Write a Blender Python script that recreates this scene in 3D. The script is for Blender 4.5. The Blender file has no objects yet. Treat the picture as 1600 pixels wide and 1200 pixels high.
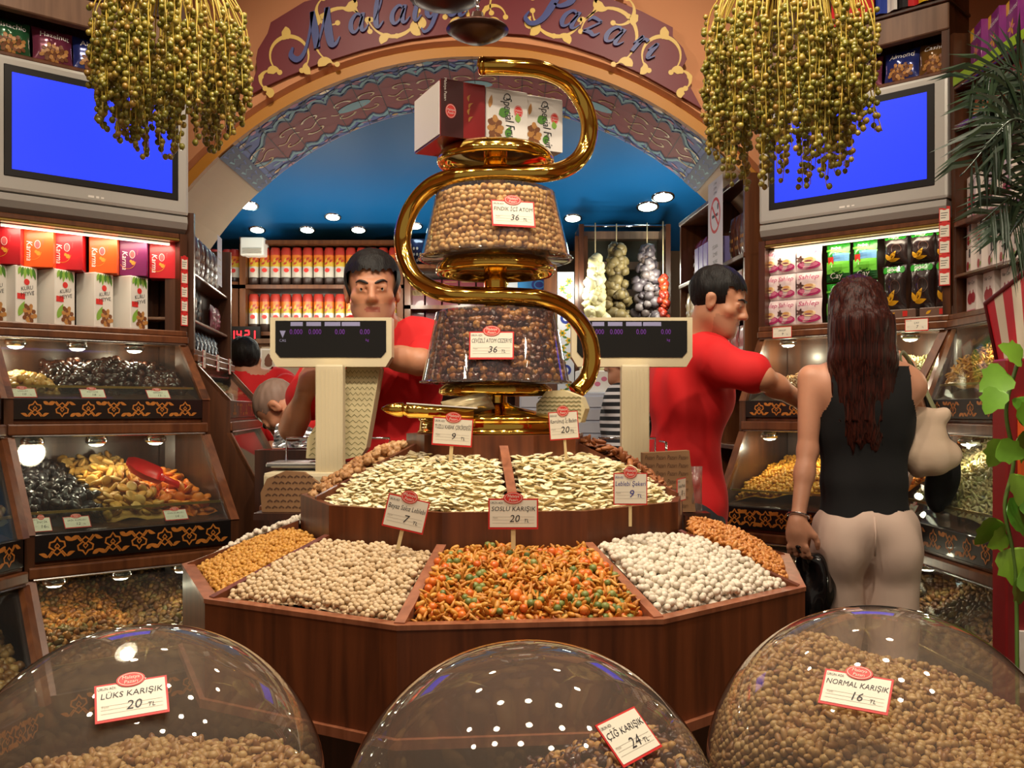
import bpy, bmesh, math, random
import numpy as np
from mathutils import Vector, Matrix, Euler, noise
R = math.radians
PI = math.pi
rnd = random.Random(7)
nrng = np.random.default_rng(11)
SC = bpy.context.scene
COL = SC.collection
F = 1500.0
CZ = 1.26
def P(px, py, D):
    return Vector(((px - 800) / F * D, D, CZ + (640 - py) / F * D))
def lin(c):
    return tuple((v / 12.92 if v <= 0.04045 else ((v + 0.055) / 1.055) ** 2.4) for v in [x / 255 for x in c])
# ------------------------------------------------------------------ materials
def newmat(name):
    m = bpy.data.materials.new(name); m.use_nodes = True
    nt = m.node_tree
    return m, nt, nt.nodes['Principled BSDF']
def mat(name, c, rough=0.5, metal=0.0, spec=0.5, emit=None, es=0.0, coat=0.0, noise_amt=0.0, nscale=40.0, bump=0.0, bscale=60.0, sub=0.0):
    m, nt, b = newmat(name)
    col = (*lin(c), 1)
    b.inputs['Base Color'].default_value = col
    b.inputs['Roughness'].default_value = rough
    b.inputs['Metallic'].default_value = metal
    b.inputs['Specular IOR Level'].default_value = spec
    b.inputs['Coat Weight'].default_value = coat
    if emit:
        b.inputs['Emission Color'].default_value = (*lin(emit), 1)
        b.inputs['Emission Strength'].default_value = es
    if noise_amt or bump:
        tc = nt.nodes.new('ShaderNodeTexCoord')
    if noise_amt:
        n = nt.nodes.new('ShaderNodeTexNoise'); n.inputs['Scale'].default_value = nscale; n.inputs['Detail'].default_value = 4
        nt.links.new(tc.outputs['Object'], n.inputs['Vector'])
        hs = nt.nodes.new('ShaderNodeMix'); hs.data_type = 'RGBA'
        hs.inputs['A'].default_value = tuple(x * (1 - noise_amt) for x in col[:3]) + (1,)
        hs.inputs['B'].default_value = tuple(min(1, x * (1 + noise_amt)) for x in col[:3]) + (1,)
        nt.links.new(n.outputs['Fac'], hs.inputs['Factor'])
        nt.links.new(hs.outputs['Result'], b.inputs['Base Color'])
    if bump:
        n2 = nt.nodes.new('ShaderNodeTexNoise'); n2.inputs['Scale'].default_value = bscale; n2.inputs['Detail'].default_value = 3
        nt.links.new(tc.outputs['Object'], n2.inputs['Vector'])
        bp = nt.nodes.new('ShaderNodeBump'); bp.inputs['Strength'].default_value = bump; bp.inputs['Distance'].default_value = 0.01
        nt.links.new(n2.outputs['Fac'], bp.inputs['Height']); nt.links.new(bp.outputs['Normal'], b.inputs['Normal'])
    return m
def wood(name, dark, light, scale=6.0, rough=0.35, coat=0.25, axis='Z'):
    m, nt, b = newmat(name)
    tc = nt.nodes.new('ShaderNodeTexCoord')
    mp = nt.nodes.new('ShaderNodeMapping')
    s = {'Z': (scale * 6, scale * 6, scale * 0.4), 'X': (scale * 0.4, scale * 6, scale * 6), 'Y': (scale * 6, scale * .4, scale * 6)}[axis]
    mp.inputs['Scale'].default_value = s
    nt.links.new(tc.outputs['Object'], mp.inputs['Vector'])
    n = nt.nodes.new('ShaderNodeTexNoise'); n.inputs['Scale'].default_value = 1.0; n.inputs['Detail'].default_value = 6; n.inputs['Distortion'].default_value = 0.6
    nt.links.new(mp.outputs['Vector'], n.inputs['Vector'])
    cr = nt.nodes.new('ShaderNodeValToRGB')
    cr.color_ramp.elements[0].position = 0.3; cr.color_ramp.elements[0].color = (*lin(dark), 1)
    cr.color_ramp.elements[1].position = 0.7; cr.color_ramp.elements[1].color = (*lin(light), 1)
    nt.links.new(n.outputs['Fac'], cr.inputs['Fac']); nt.links.new(cr.outputs['Color'], b.inputs['Base Color'])
    b.inputs['Roughness'].default_value = rough; b.inputs['Coat Weight'].default_value = coat; b.inputs['Coat Roughness'].default_value = 0.2
    return m
def nutmat(name, cols, rough=0.5, coat=0.0, mott=0.12, mscale=300.0, bump=0.0):
    """colour picked per piece (object random + island random) along a ramp of cols"""
    m, nt, b = newmat(name)
    oi = nt.nodes.new('ShaderNodeObjectInfo'); ge = nt.nodes.new('ShaderNodeNewGeometry')
    ad = nt.nodes.new('ShaderNodeMath'); ad.operation = 'ADD'
    fr = nt.nodes.new('ShaderNodeMath'); fr.operation = 'FRACT'
    nt.links.new(oi.outputs['Random'], ad.inputs[0]); nt.links.new(ge.outputs['Random Per Island'], ad.inputs[1]); nt.links.new(ad.outputs[0], fr.inputs[0])
    cr = nt.nodes.new('ShaderNodeValToRGB')
    while len(cr.color_ramp.elements) < len(cols):
        cr.color_ramp.elements.new(0.5)
    for i, c in enumerate(cols):
        e = cr.color_ramp.elements[i]; e.position = i / max(1, len(cols) - 1); e.color = (*lin(c), 1)
    nt.links.new(fr.outputs[0], cr.inputs['Fac'])
    tc = nt.nodes.new('ShaderNodeTexCoord')
    n = nt.nodes.new('ShaderNodeTexNoise'); n.inputs['Scale'].default_value = mscale; n.inputs['Detail'].default_value = 3
    nt.links.new(tc.outputs['Object'], n.inputs['Vector'])
    mr = nt.nodes.new('ShaderNodeMapRange'); mr.inputs['To Min'].default_value = 1 - mott * 2; mr.inputs['To Max'].default_value = 1 + mott
    nt.links.new(n.outputs['Fac'], mr.inputs['Value'])
    mx = nt.nodes.new('ShaderNodeVectorMath'); mx.operation = 'SCALE'
    nt.links.new(cr.outputs['Color'], mx.inputs[0]); nt.links.new(mr.outputs['Result'], mx.inputs['Scale'])
    nt.links.new(mx.outputs['Vector'], b.inputs['Base Color'])
    b.inputs['Roughness'].default_value = rough; b.inputs['Coat Weight'].default_value = coat
    if bump:
        bp = nt.nodes.new('ShaderNodeBump'); bp.inputs['Strength'].default_value = bump; bp.inputs['Distance'].default_value = 0.004
        nt.links.new(n.outputs['Fac'], bp.inputs['Height']); nt.links.new(bp.outputs['Normal'], b.inputs['Normal'])
    return m
def clear(name, tint=(255, 255, 255), refl=1.0, haze=0.0, rough=0.02, ior=1.45, hazecol=(200, 200, 200)):
    """thin clear acrylic / glass: transparent body with a Fresnel gloss and a little haze"""
    m = bpy.data.materials.new(name); m.use_nodes = True
    nt = m.node_tree
    for n in list(nt.nodes): nt.nodes.remove(n)
    out = nt.nodes.new('ShaderNodeOutputMaterial')
    tr = nt.nodes.new('ShaderNodeBsdfTransparent'); tr.inputs['Color'].default_value = (*lin(tint), 1)
    gl = nt.nodes.new('ShaderNodeBsdfGlossy'); gl.inputs['Roughness'].default_value = rough
    fr = nt.nodes.new('ShaderNodeFresnel')
    # both faces of the thin sheet reflect alike
    ge = nt.nodes.new('ShaderNodeNewGeometry'); mi = nt.nodes.new('ShaderNodeMix'); mi.data_type = 'FLOAT'
    mi.inputs['A'].default_value = ior; mi.inputs['B'].default_value = 1 / ior
    nt.links.new(ge.outputs['Backfacing'], mi.inputs['Factor']); nt.links.new(mi.outputs['Result'], fr.inputs['IOR'])
    ml = nt.nodes.new('ShaderNodeMath'); ml.operation = 'MULTIPLY'; ml.use_clamp = True; ml.inputs[1].default_value = refl
    nt.links.new(fr.outputs[0], ml.inputs[0])
    body = tr.outputs[0]
    if haze:
        df = nt.nodes.new('ShaderNodeBsdfDiffuse'); df.inputs['Color'].default_value = (*lin(hazecol), 1)
        mh = nt.nodes.new('ShaderNodeMixShader'); mh.inputs[0].default_value = haze
        nt.links.new(tr.outputs[0], mh.inputs[1]); nt.links.new(df.outputs[0], mh.inputs[2]); body = mh.outputs[0]
    mx = nt.nodes.new('ShaderNodeMixShader')
    nt.links.new(ml.outputs[0], mx.inputs[0]); nt.links.new(body, mx.inputs[1]); nt.links.new(gl.outputs[0], mx.inputs[2])
    nt.links.new(mx.outputs[0], out.inputs['Surface'])
    return m
# ------------------------------------------------------------------ mesh builder
def frame(o, x, up=(0, 0, 1)):
    x = Vector(x).normalized(); up = Vector(up).normalized(); n = x.cross(up).normalized(); up = n.cross(x)
    M = Matrix.Identity(4)
    for i in range(3):
        M[i][0] = x[i]; M[i][1] = up[i]; M[i][2] = n[i]; M[i][3] = o[i]
    return M
def tr(x, y, z): return Matrix.Translation((x, y, z))
def rot(a, ax): return Matrix.Rotation(a, 4, ax)
def sc(x, y=None, z=None):
    if y is None: y = z = x
    return Matrix.Diagonal((x, y, z, 1))
_txt = {}
def text_geo(s, shear=0.0, res=2):
    key = (s, shear, res)
    if key not in _txt:
        cu = bpy.data.curves.new('tmp', 'FONT'); cu.body = s; cu.size = 1; cu.shear = shear; cu.resolution_u = res
        cu.align_x = 'CENTER'; cu.align_y = 'CENTER'
        o = bpy.data.objects.new('tmp', cu); COL.objects.link(o)
        dg = bpy.context.evaluated_depsgraph_get()
        me = bpy.data.meshes.new_from_object(o.evaluated_get(dg))
        vs = [tuple(v.co) for v in me.vertices]; fs = [tuple(p.vertices) for p in me.polygons]
        bpy.data.objects.remove(o); bpy.data.curves.remove(cu); bpy.data.meshes.remove(me)
        w = (max(v[0] for v in vs) - min(v[0] for v in vs)) if vs else 1
        _txt[key] = (vs, fs, w)
    return _txt[key]
class MB:
    def __init__(s): s.V = []; s.Fc = []; s.M = []; s.S = []
    def add(s, vs, fs, m=0, T=None, smooth=False):
        b = len(s.V)
        if T is None: s.V.extend(tuple(v) for v in vs)
        else: s.V.extend(tuple(T @ Vector(v)) for v in vs)
        flip = T is not None and T.to_3x3().determinant() < 0
        for f in fs:
            g = tuple(b + i for i in f)
            s.Fc.append(g[::-1] if flip else g); s.M.append(m); s.S.append(smooth)
        return s
    def box(s, x0, y0, z0, x1, y1, z1, m=0, T=None, bev=0.0):
        if bev <= 0:
            v = [(x, y, z) for z in (z0, z1) for y in (y0, y1) for x in (x0, x1)]
            f = [(0, 2, 3, 1), (4, 5, 7, 6), (0, 1, 5, 4), (2, 6, 7, 3), (0, 4, 6, 2), (1, 3, 7, 5)]
            return s.add(v, f, m, T)
        b = min(bev, (x1 - x0) * .49, (y1 - y0) * .49, (z1 - z0) * .49)
        bm = bmesh.new()
        bmesh.ops.create_cube(bm, size=1)
        for v in bm.verts:
            v.co = Vector(((x0 + x1) / 2 + v.co.x * (x1 - x0), (y0 + y1) / 2 + v.co.y * (y1 - y0), (z0 + z1) / 2 + v.co.z * (z1 - z0)))
        bmesh.ops.bevel(bm, geom=bm.edges[:], offset=b, segments=2 if bev > .004 else 1, affect='EDGES', profile=0.6)
        bm.verts.index_update()
        vs = [v.co.copy() for v in bm.verts]; fs = [tuple(v.index for v in f.verts) for f in bm.faces]
        bm.free()
        return s.add(vs, fs, m, T)
    def tube(s, pts, r, seg=8, m=0, T=None, caps=True, flat=1.0, closed=False):
        pts = [Vector(p) for p in pts]; n = len(pts)
        rs = r if isinstance(r, (list, tuple)) else [r] * n
        t0 = (pts[1] - pts[0]).normalized()
        a = Vector((0, 0, 1)) if abs(t0.z) < .9 else Vector((1, 0, 0))
        nr = t0.cross(a).normalized()
        vs = []
        for i, p in enumerate(pts):
            if closed: t = (pts[(i + 1) % n] - pts[i - 1])
            else: t = (pts[min(i + 1, n - 1)] - pts[max(i - 1, 0)])
            t = t.normalized() if t.length > 1e-9 else t0
            nr = nr - t * nr.dot(t)
            nr = nr.normalized() if nr.length > 1e-6 else t.orthogonal().normalized()
            bn = t.cross(nr)
            for k in range(seg):
                an = 2 * PI * k / seg
                vs.append(p + (nr * math.cos(an) + bn * math.sin(an) * flat) * rs[i])
        fs = []
        for i in range(n if closed else n - 1):
            for k in range(seg):
                j = (i + 1) % n
                fs.append((i * seg + k, i * seg + (k + 1) % seg, j * seg + (k + 1) % seg, j * seg + k))
        if caps and not closed:
            fs.append(tuple(range(seg - 1, -1, -1))); fs.append(tuple((n - 1) * seg + k for k in range(seg)))
        return s.add(vs, fs, m, T, True)
    def lathe(s, prof, seg=32, m=0, T=None, smooth=True, a0=0.0, a1=2 * PI):
        full = abs(a1 - a0 - 2 * PI) < 1e-6
        k = seg if full else seg + 1
        vs = []; fs = []
        for (r, z) in prof:
            for i in range(k):
                an = a0 + (a1 - a0) * i / seg
                vs.append((r * math.cos(an), r * math.sin(an), z))
        for j in range(len(prof) - 1):
            for i in range(seg):
                i2 = (i + 1) % k
                fs.append((j * k + i, j * k + i2, (j + 1) * k + i2, (j + 1) * k + i))
        return s.add(vs, fs, m, T, smooth)
    def ball(s, c, r, m=0, seg=16, rings=10, T=None):
        r = r if isinstance(r, (tuple, list)) else (r, r, r)
        prof = [(math.sin(PI * i / rings), -math.cos(PI * i / rings)) for i in range(rings + 1)]
        M = tr(*c) @ sc(*r)
        return s.lathe(prof, seg, m, (T @ M) if T is not None else M)
    def poly(s, pts, z0, z1, m=0, T=None, mside=None):
        """2-D outline (x, y) extruded from z0 to z1"""
        n = len(pts)
        ar = sum(pts[i][0] * pts[(i + 1) % n][1] - pts[(i + 1) % n][0] * pts[i][1] for i in range(n))
        if ar < 0: pts = pts[::-1]
        vs = [(x, y, z0) for x, y in pts] + [(x, y, z1) for x, y in pts]
        s.add(vs, [tuple(range(n, 2 * n))], m, T)
        b = len(s.V) - 2 * n
        ms = m if mside is None else mside
        for i in range(n):
            j = (i + 1) % n
            s.Fc.append((b + i, b + j, b + n + j, b + n + i)); s.M.append(ms); s.S.append(False)
        s.Fc.append(tuple(b + i for i in range(n - 1, -1, -1))); s.M.append(ms); s.S.append(False)
        return s
    def rect(s, T, x0, y0, x1, y1, z, m=0):
        return s.add([(x0, y0, z), (x1, y0, z), (x1, y1, z), (x0, y1, z)], [(0, 1, 2, 3)], m, T)
    def quad(s, a, b, c, d, m=0, T=None): return s.add([a, b, c, d], [(0, 1, 2, 3)], m, T)
    def ell(s, T, cx, cy, rx, ry, z, m=0, seg=16, ang=0.0):
        ca, sa = math.cos(ang), math.sin(ang)
        v = []
        for i in range(seg):
            a = 2 * PI * i / seg; x = rx * math.cos(a); y = ry * math.sin(a)
            v.append((cx + x * ca - y * sa, cy + x * sa + y * ca, z))
        return s.add(v, [tuple(range(seg))], m, T)
    def ring(s, T, cx, cy, rx, ry, w, z, m=0, seg=24):
        v = []; f = []
        for i in range(seg):
            a = 2 * PI * i / seg
            v += [(cx + rx * math.cos(a), cy + ry * math.sin(a), z), (cx + (rx - w) * math.cos(a), cy + (ry - w) * math.sin(a), z)]
        for i in range(seg):
            j = (i + 1) % seg
            f.append((2 * i, 2 * j, 2 * j + 1, 2 * i + 1))
        return s.add(v, f, m, T)
    def leaf(s, T, x, y, L, w, ang, z, m=0, bend=0.0):
        n = 7; a = []; b = []
        for i in range(n + 1):
            t = i / n; ww = w * math.sin(PI * t ** 0.8) * .5
            px = t * L; py = bend * L * math.sin(PI * t)
            a.append((px, py + ww)); b.append((px, py - ww))
        pts = b + a[::-1]
        ca, sa = math.cos(ang), math.sin(ang)
        v = [(x + p * ca - q * sa, y + p * sa + q * ca, z) for p, q in pts]
        k = len(b)
        return s.add(v, [(i, i + 1, 2 * k - 2 - i, 2 * k - 1 - i) for i in range(k - 1)], m, T)
    def ribbon(s, T, pts, ws, z, m=0, zt=None):
        """flat stroke along pts (x, y) with width per point; extruded to zt if given"""
        n = len(pts); ws = ws if isinstance(ws, (list, tuple)) else [ws] * n
        L = []; Rr = []
        for i in range(n):
            a = pts[max(0, i - 1)]; b = pts[min(n - 1, i + 1)]
            dx, dy = b[0] - a[0], b[1] - a[1]; l = math.hypot(dx, dy) or 1
            nx, ny = -dy / l * ws[i] / 2, dx / l * ws[i] / 2
            L.append((pts[i][0] + nx, pts[i][1] + ny)); Rr.append((pts[i][0] - nx, pts[i][1] - ny))
        top = z if zt is None else zt
        v = [(x, y, top) for x, y in L] + [(x, y, top) for x, y in Rr]
        f = [(i + 1, i, n + i, n + i + 1) for i in range(n - 1)]
        if zt is not None:
            v += [(x, y, z) for x, y in L] + [(x, y, z) for x, y in Rr]
            f += [(i, i + 1, 2 * n + i + 1, 2 * n + i) for i in range(n - 1)]
            f += [(n + i + 1, n + i, 3 * n + i, 3 * n + i + 1) for i in range(n - 1)]
            f += [(0, 2 * n, 3 * n, n), (n - 1, 2 * n - 1, 4 * n - 1, 3 * n - 1)]
        return s.add(v, f, m, T)
    def text(s, T, txt, x, y, h, z, m=0, shear=0.0, maxw=None, ang=0.0, sx=1.0, res=2):
        vs, fs, w = text_geo(txt, shear, res)
        k = h / 0.72
        kx = k * sx
        if maxw and w * kx > maxw: kx = maxw / w
        ca, sa = math.cos(ang), math.sin(ang)
        v = [(x + a * kx * ca - b * k * sa, y + a * kx * sa + b * k * ca, z) for a, b, _ in vs]
        return s.add(v, fs, m, T)
    def build(s, name, mats, parent=None, inv=None):
        me = bpy.data.meshes.new(name)
        me.from_pydata(s.V, [], s.Fc)
        for mm in (mats if isinstance(mats, (list, tuple)) else [mats]): me.materials.append(mm)
        me.polygons.foreach_set('material_index', s.M)
        me.polygons.foreach_set('use_smooth', s.S)
        me.update()
        return link(name, me, parent)
_loc = {}
def link(name, me, parent=None):
    o = bpy.data.objects.new(name, me); COL.objects.link(o)
    if parent is not None:
        o.parent = parent
        if parent in _loc: o.matrix_parent_inverse = _loc[parent]
        elif parent.parent is not None and parent.type == 'MESH': pass
    return o
def tag(o, label=None, cat=None, group=None, kind=None):
    if label: o['label'] = label
    if cat: o['category'] = cat
    if group: o['group'] = group
    if kind: o['kind'] = kind
    return o
def struct(o, label=None):
    o['kind'] = 'structure'
    if label: o['label'] = label
    return o
def thing(name, label, cat, loc=(0, 0, 0), group=None):
    """Empty at the thing's base; parts given in world coordinates hang from it"""
    o = bpy.data.objects.new(name, None); COL.objects.link(o); o.empty_display_size = .02
    o.location = loc
    _loc[o] = Matrix.Translation(loc).inverted()
    return tag(o, label, cat, group)
def kids(o): return [c for c in bpy.data.objects if c.parent is o]
_tree = {}
def dup(root, M=None, label=None, group=None):
    """copy of a thing with its parts and sub-parts"""
    if root not in _tree:
        _tree[root] = [(c, kids(c)) for c in kids(root)]
    r = root.copy(); COL.objects.link(r)
    if M is not None: r.matrix_world = M
    if label: r['label'] = label
    if group: r['group'] = group
    for c, sub in _tree[root]:
        c2 = c.copy(); COL.objects.link(c2); c2.parent = r
        for d in sub:
            d2 = d.copy(); COL.objects.link(d2); d2.parent = c2
    return r
# ------------------------------------------------------------------ small round things
def proto(kind, sub=2, seed=0):
    bm = bmesh.new(); bmesh.ops.create_icosphere(bm, subdivisions=sub, radius=1)
    for v in bm.verts:
        p = v.co.normalized(); q = p.copy()
        nz = noise.noise(p * 2.2 + Vector((seed * 3.7, 1, 2)))
        if kind == 'lump': q = p * (1 + .10 * nz + .05 * noise.noise(p * 5))
        elif kind == 'hazel': q = Vector((p.x, p.y, p.z * 1.08 + .18 * max(0, p.z) ** 6)) * (1 + .05 * nz)
        elif kind == 'peanut': q = Vector((p.x * 1.5, p.y * .78 * (1 - .12 * math.exp(-(p.x * 4) ** 2)), p.z * .78)) * (1 + .06 * nz)
        elif kind == 'almond': q = Vector((p.x * 1.6 * (1 + .1 * p.x), p.y * (.75 - .3 * max(0, p.x)), p.z * .5)) * (1 + .05 * nz)
        elif kind == 'seed': q = Vector((p.x * 1.55, p.y * (.95 - .35 * p.x), p.z * .26))
        elif kind == 'stick': q = Vector((p.x * 2.0, p.y * .5 + .35 * p.x * p.x, p.z * .5)) * (1 + .1 * nz)
        elif kind == 'raisin': q = Vector((p.x * 1.35, p.y * .85, p.z * .7)) * (1 + .3 * noise.noise(p * 3.5 + Vector((seed, 0, 0))))
        elif kind == 'disc': q = Vector((p.x, p.y, p.z * .45 - .22 * math.exp(-4 * (p.x ** 2 + p.y ** 2)) * (1 if p.z > 0 else 0))) * (1 + .14 * nz)
        elif kind == 'chunk': q = p * (1 + .38 * noise.noise(p * 1.9 + Vector((seed, 3, 0))) + .15 * noise.noise(p * 5))
        v.co = q
    me = bpy.data.meshes.new('proto')
    bm.to_mesh(me); bm.free()
    for pl in me.polygons: pl.use_smooth = True
    return me
def mesh_np(me):
    n = len(me.vertices); v = np.empty(n * 3); me.vertices.foreach_get('co', v)
    f = np.array([p.vertices[:] for p in me.polygons], dtype=np.int64)
    return v.reshape(-1, 3), f
def rand_rots(n, flat=False, tilt=.5):
    if flat:
        a = nrng.uniform(0, 2 * PI, n); b = nrng.normal(0, tilt, n); c = nrng.normal(0, tilt, n)
        return [Euler((b[i], c[i], a[i])).to_matrix() for i in range(n)]
    q = nrng.normal(size=(n, 4)); q /= np.linalg.norm(q, axis=1)[:, None]
    from mathutils import Quaternion
    return [Quaternion(x).to_matrix() for x in q]
def merge_np(name, blocks, mats):
    """blocks: [(verts Nx3, tris Mx3, material index)] -> one mesh fast"""
    nv = sum(len(b[0]) for b in blocks); nf = sum(len(b[1]) for b in blocks)
    V = np.concatenate([b[0] for b in blocks]); off = 0; Fs = []
    MI = np.concatenate([np.full(len(b[1]), b[2], dtype=np.int32) for b in blocks])
    for b in blocks:
        Fs.append(b[1] + off); off += len(b[0])
    Fs = np.concatenate(Fs); k = Fs.shape[1]
    me = bpy.data.meshes.new(name)
    me.vertices.add(nv); me.vertices.foreach_set('co', V.astype(np.float32).ravel())
    me.loops.add(nf * k); me.loops.foreach_set('vertex_index', Fs.astype(np.int32).ravel())
    me.polygons.add(nf)
    me.polygons.foreach_set('loop_start', np.arange(0, nf * k, k, dtype=np.int32))
    me.polygons.foreach_set('loop_total', np.full(nf, k, dtype=np.int32))
    for m in mats: me.materials.append(m)
    me.polygons.foreach_set('material_index', MI)
    me.polygons.foreach_set('use_smooth', np.ones(nf, dtype=bool))
    me.update(calc_edges=True); me.validate()
    return me
CAM = np.array([0, 0, CZ])
def heap(pts, top, kinds, n_ind, stuff_name, stuff_label, stuff_cat, flat=False, tilt=.5, sheet=None, stuff=True, jit=.12, lowsub=2):
    """pts Nx3 centres, top bool mask (uppermost layer). kinds: list of dict(name,label,cat,group,mat,protos[meshes],size,w[,max]).
    The nearest n_ind of the top layer (per kind) become objects; everything else is one stuff mesh."""
    pts = np.asarray(pts); n = len(pts)
    w = np.array([k['w'] for k in kinds], float); w /= w.sum()
    kid = nrng.choice(len(kinds), size=n, p=w)
    d = np.linalg.norm(pts - CAM, axis=1); order = np.argsort(d + np.where(top, 0, 100))
    used = [0] * len(kinds)
    rots = rand_rots(n, flat, tilt)
    blocks = []; mats = [k['mat'] for k in kinds]
    low = [[mesh_np(proto(k['shape'], lowsub, s)) for s in range(3)] for k in kinds]
    hi = [[proto(k['shape'], 3, s) for s in range(3)] for k in kinds]
    for ki, k in enumerate(kinds):
        for me in hi[ki]: me.materials.append(k['mat'])
    for i in order:
        ki = kid[i]; k = kinds[ki]
        s = k['size'] * (1 + nrng.uniform(-jit, jit))
        lim = k.get('max', n_ind)
        if top[i] and used[ki] < lim:
            used[ki] += 1
            o = bpy.data.objects.new(k['name'], hi[ki][i % 3]); COL.objects.link(o)
            M = rots[i].to_4x4(); M.translation = pts[i]
            o.matrix_world = M @ sc(s)
            tag(o, k['label'], k['cat'], k['group'])
        else:
            v, f = low[ki][i % 3]
            A = np.array(rots[i]) * s
            blocks.append((v @ A.T + pts[i], f, ki))
    if sheet is not None:
        v, f, mi = sheet
        blocks.append((np.asarray(v, float), np.asarray(f), mi))
    if stuff and blocks:
        me = merge_np(stuff_name, blocks, mats)
        o = link(stuff_name, me)
        tag(o, stuff_label, stuff_cat, kind='stuff')
        return o
def inpoly(x, y, poly):
    ins = np.zeros(len(x), bool); j = len(poly) - 1
    for i in range(len(poly)):
        xi, yi = poly[i]; xj, yj = poly[j]
        c = ((yi > y) != (yj > y)) & (x < (xj - xi) * (y - yi) / (yj - yi + 1e-12) + xi)
        ins ^= c; j = i
    return ins
def inset(poly, d):
    """inset a convex polygon (CCW or CW) by d"""
    n = len(poly); cx = sum(p[0] for p in poly) / n; cy = sum(p[1] for p in poly) / n
    L = []
    for i in range(n):
        a = Vector(poly[i]); b = Vector(poly[(i + 1) % n]); e = (b - a).normalized(); nn = Vector((-e.y, e.x))
        if nn.dot(Vector((cx, cy)) - a) < 0: nn = -nn
        L.append((a + nn * d, e))
    out = []
    for i in range(n):
        p, e = L[i - 1]; q, g = L[i]
        den = e.x * g.y - e.y * g.x
        t = ((q.x - p.x) * g.y - (q.y - p.y) * g.x) / den if abs(den) > 1e-9 else 0
        out.append(tuple(p + e * t))
    return out
def heap_pts(poly, zf, d, layers=2, jx=.25, jz=.18, gap=.92):
    """hex grid of centres in polygon under surface z = zf(x, y); d = piece diameter"""
    xs = [p[0] for p in poly]; ys = [p[1] for p in poly]
    out = []; top = []
    for L in range(layers):
        a = d * gap
        gx = np.arange(min(xs) - a, max(xs) + a, a); gy = np.arange(min(ys) - a, max(ys) + a, a * .87)
        X, Y = np.meshgrid(gx, gy)
        X[1::2] += a / 2
        X = X + (L % 2) * a / 2; Y = Y + (L % 2) * a * .3
        X = X.ravel() + nrng.normal(0, jx * d * .5, X.size); Y = Y.ravel() + nrng.normal(0, jx * d * .5, Y.size)
        k = inpoly(X, Y, poly); X = X[k]; Y = Y[k]
        Z = zf(X, Y) - d * .5 - L * d * .62 + nrng.normal(0, jz * d, X.size)
        out.append(np.stack([X, Y, Z], 1)); top.append(np.full(X.size, L == 0))
    return np.concatenate(out), np.concatenate(top)
def sheet_tri(poly, zf, drop, mi, n=14):
    """triangulated surface under the heap between 4 corners"""
    a, b, c, dd = [np.array(p) for p in poly[:4]]
    V = []; Fc = []
    for j in range(n + 1):
        for i in range(n + 1):
            u, v = i / n, j / n
            q = (a * (1 - u) + b * u) * (1 - v) + (dd * (1 - u) + c * u) * v
            V.append((q[0], q[1], float(zf(np.array([q[0]]), np.array([q[1]]))[0]) - drop))
    for j in range(n):
        for i in range(n):
            k = j * (n + 1) + i
            Fc += [(k, k + 1, k + n + 2), (k, k + n + 2, k + n + 1)]
    return V, Fc, mi
# ================================================================== shared materials
M = {}
M['wood_dark'] = wood('dark walnut wood', (44, 22, 12), (74, 38, 20))
M['wood_mid'] = wood('brown wood', (78, 42, 22), (112, 66, 36))
M['wood_red'] = wood('reddish varnished wood', (76, 37, 18), (120, 64, 33), rough=.42, coat=.12)
M['wood_rim'] = wood('rubbed wood edge', (120, 68, 44), (165, 104, 74), rough=.4)
M['wood_pale'] = wood('pale grey-brown wood', (112, 84, 66), (140, 108, 86))
M['black'] = mat('black', (14, 12, 12), .4)
M['black_gloss'] = mat('black gloss', (16, 14, 13), .25, coat=.3)
M['gold_paint'] = mat('dull gold paint', (190, 122, 48), .45)
M['brass'] = mat('polished brass', (238, 196, 92), .10, 1.0)
M['brass_dull'] = mat('dull brass strip', (190, 160, 84), .3, .8)
M['chrome'] = mat('chrome', (220, 222, 226), .08, 1.0)
M['glass'] = clear('window glass', (238, 244, 240), refl=.9, haze=.012)
M['acrylic'] = clear('clear acrylic', (244, 242, 240), refl=1.25, haze=.03, hazecol=(225, 215, 225))
M['dome'] = clear('clear acrylic dome', (240, 238, 236), refl=1.7, haze=.10, ior=1.5, hazecol=(205, 190, 175))  # diffuse haze paints in the milky reflections on the shell
M['white'] = mat('white paper', (236, 232, 224), .6)
M['cream'] = mat('cream plastic', (222, 208, 172), .45)
M['red'] = mat('price tag red', (205, 40, 36), .5)
M['ink'] = mat('black ink', (28, 28, 34), .6)
M['orange_wall'] = mat('orange plaster', (212, 146, 100), .75, noise_amt=.06, nscale=3)
M['cream_wall'] = mat('cream plaster', (226, 196, 158), .7, noise_amt=.08, nscale=5)
M['steel'] = mat('brushed steel', (178, 178, 176), .25, 1.0)
# ================================================================== camera
cam_d = bpy.data.cameras.new('camera'); cam = bpy.data.objects.new('camera', cam_d); COL.objects.link(cam)
cam.location = (0, 0, CZ); cam.rotation_euler = (PI / 2, 0, 0)
cam_d.sensor_width = 36; cam_d.lens = F / 1600 * 36; cam_d.shift_y = 40 / 1600; cam_d.clip_start = .05
SC.camera = cam
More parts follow.
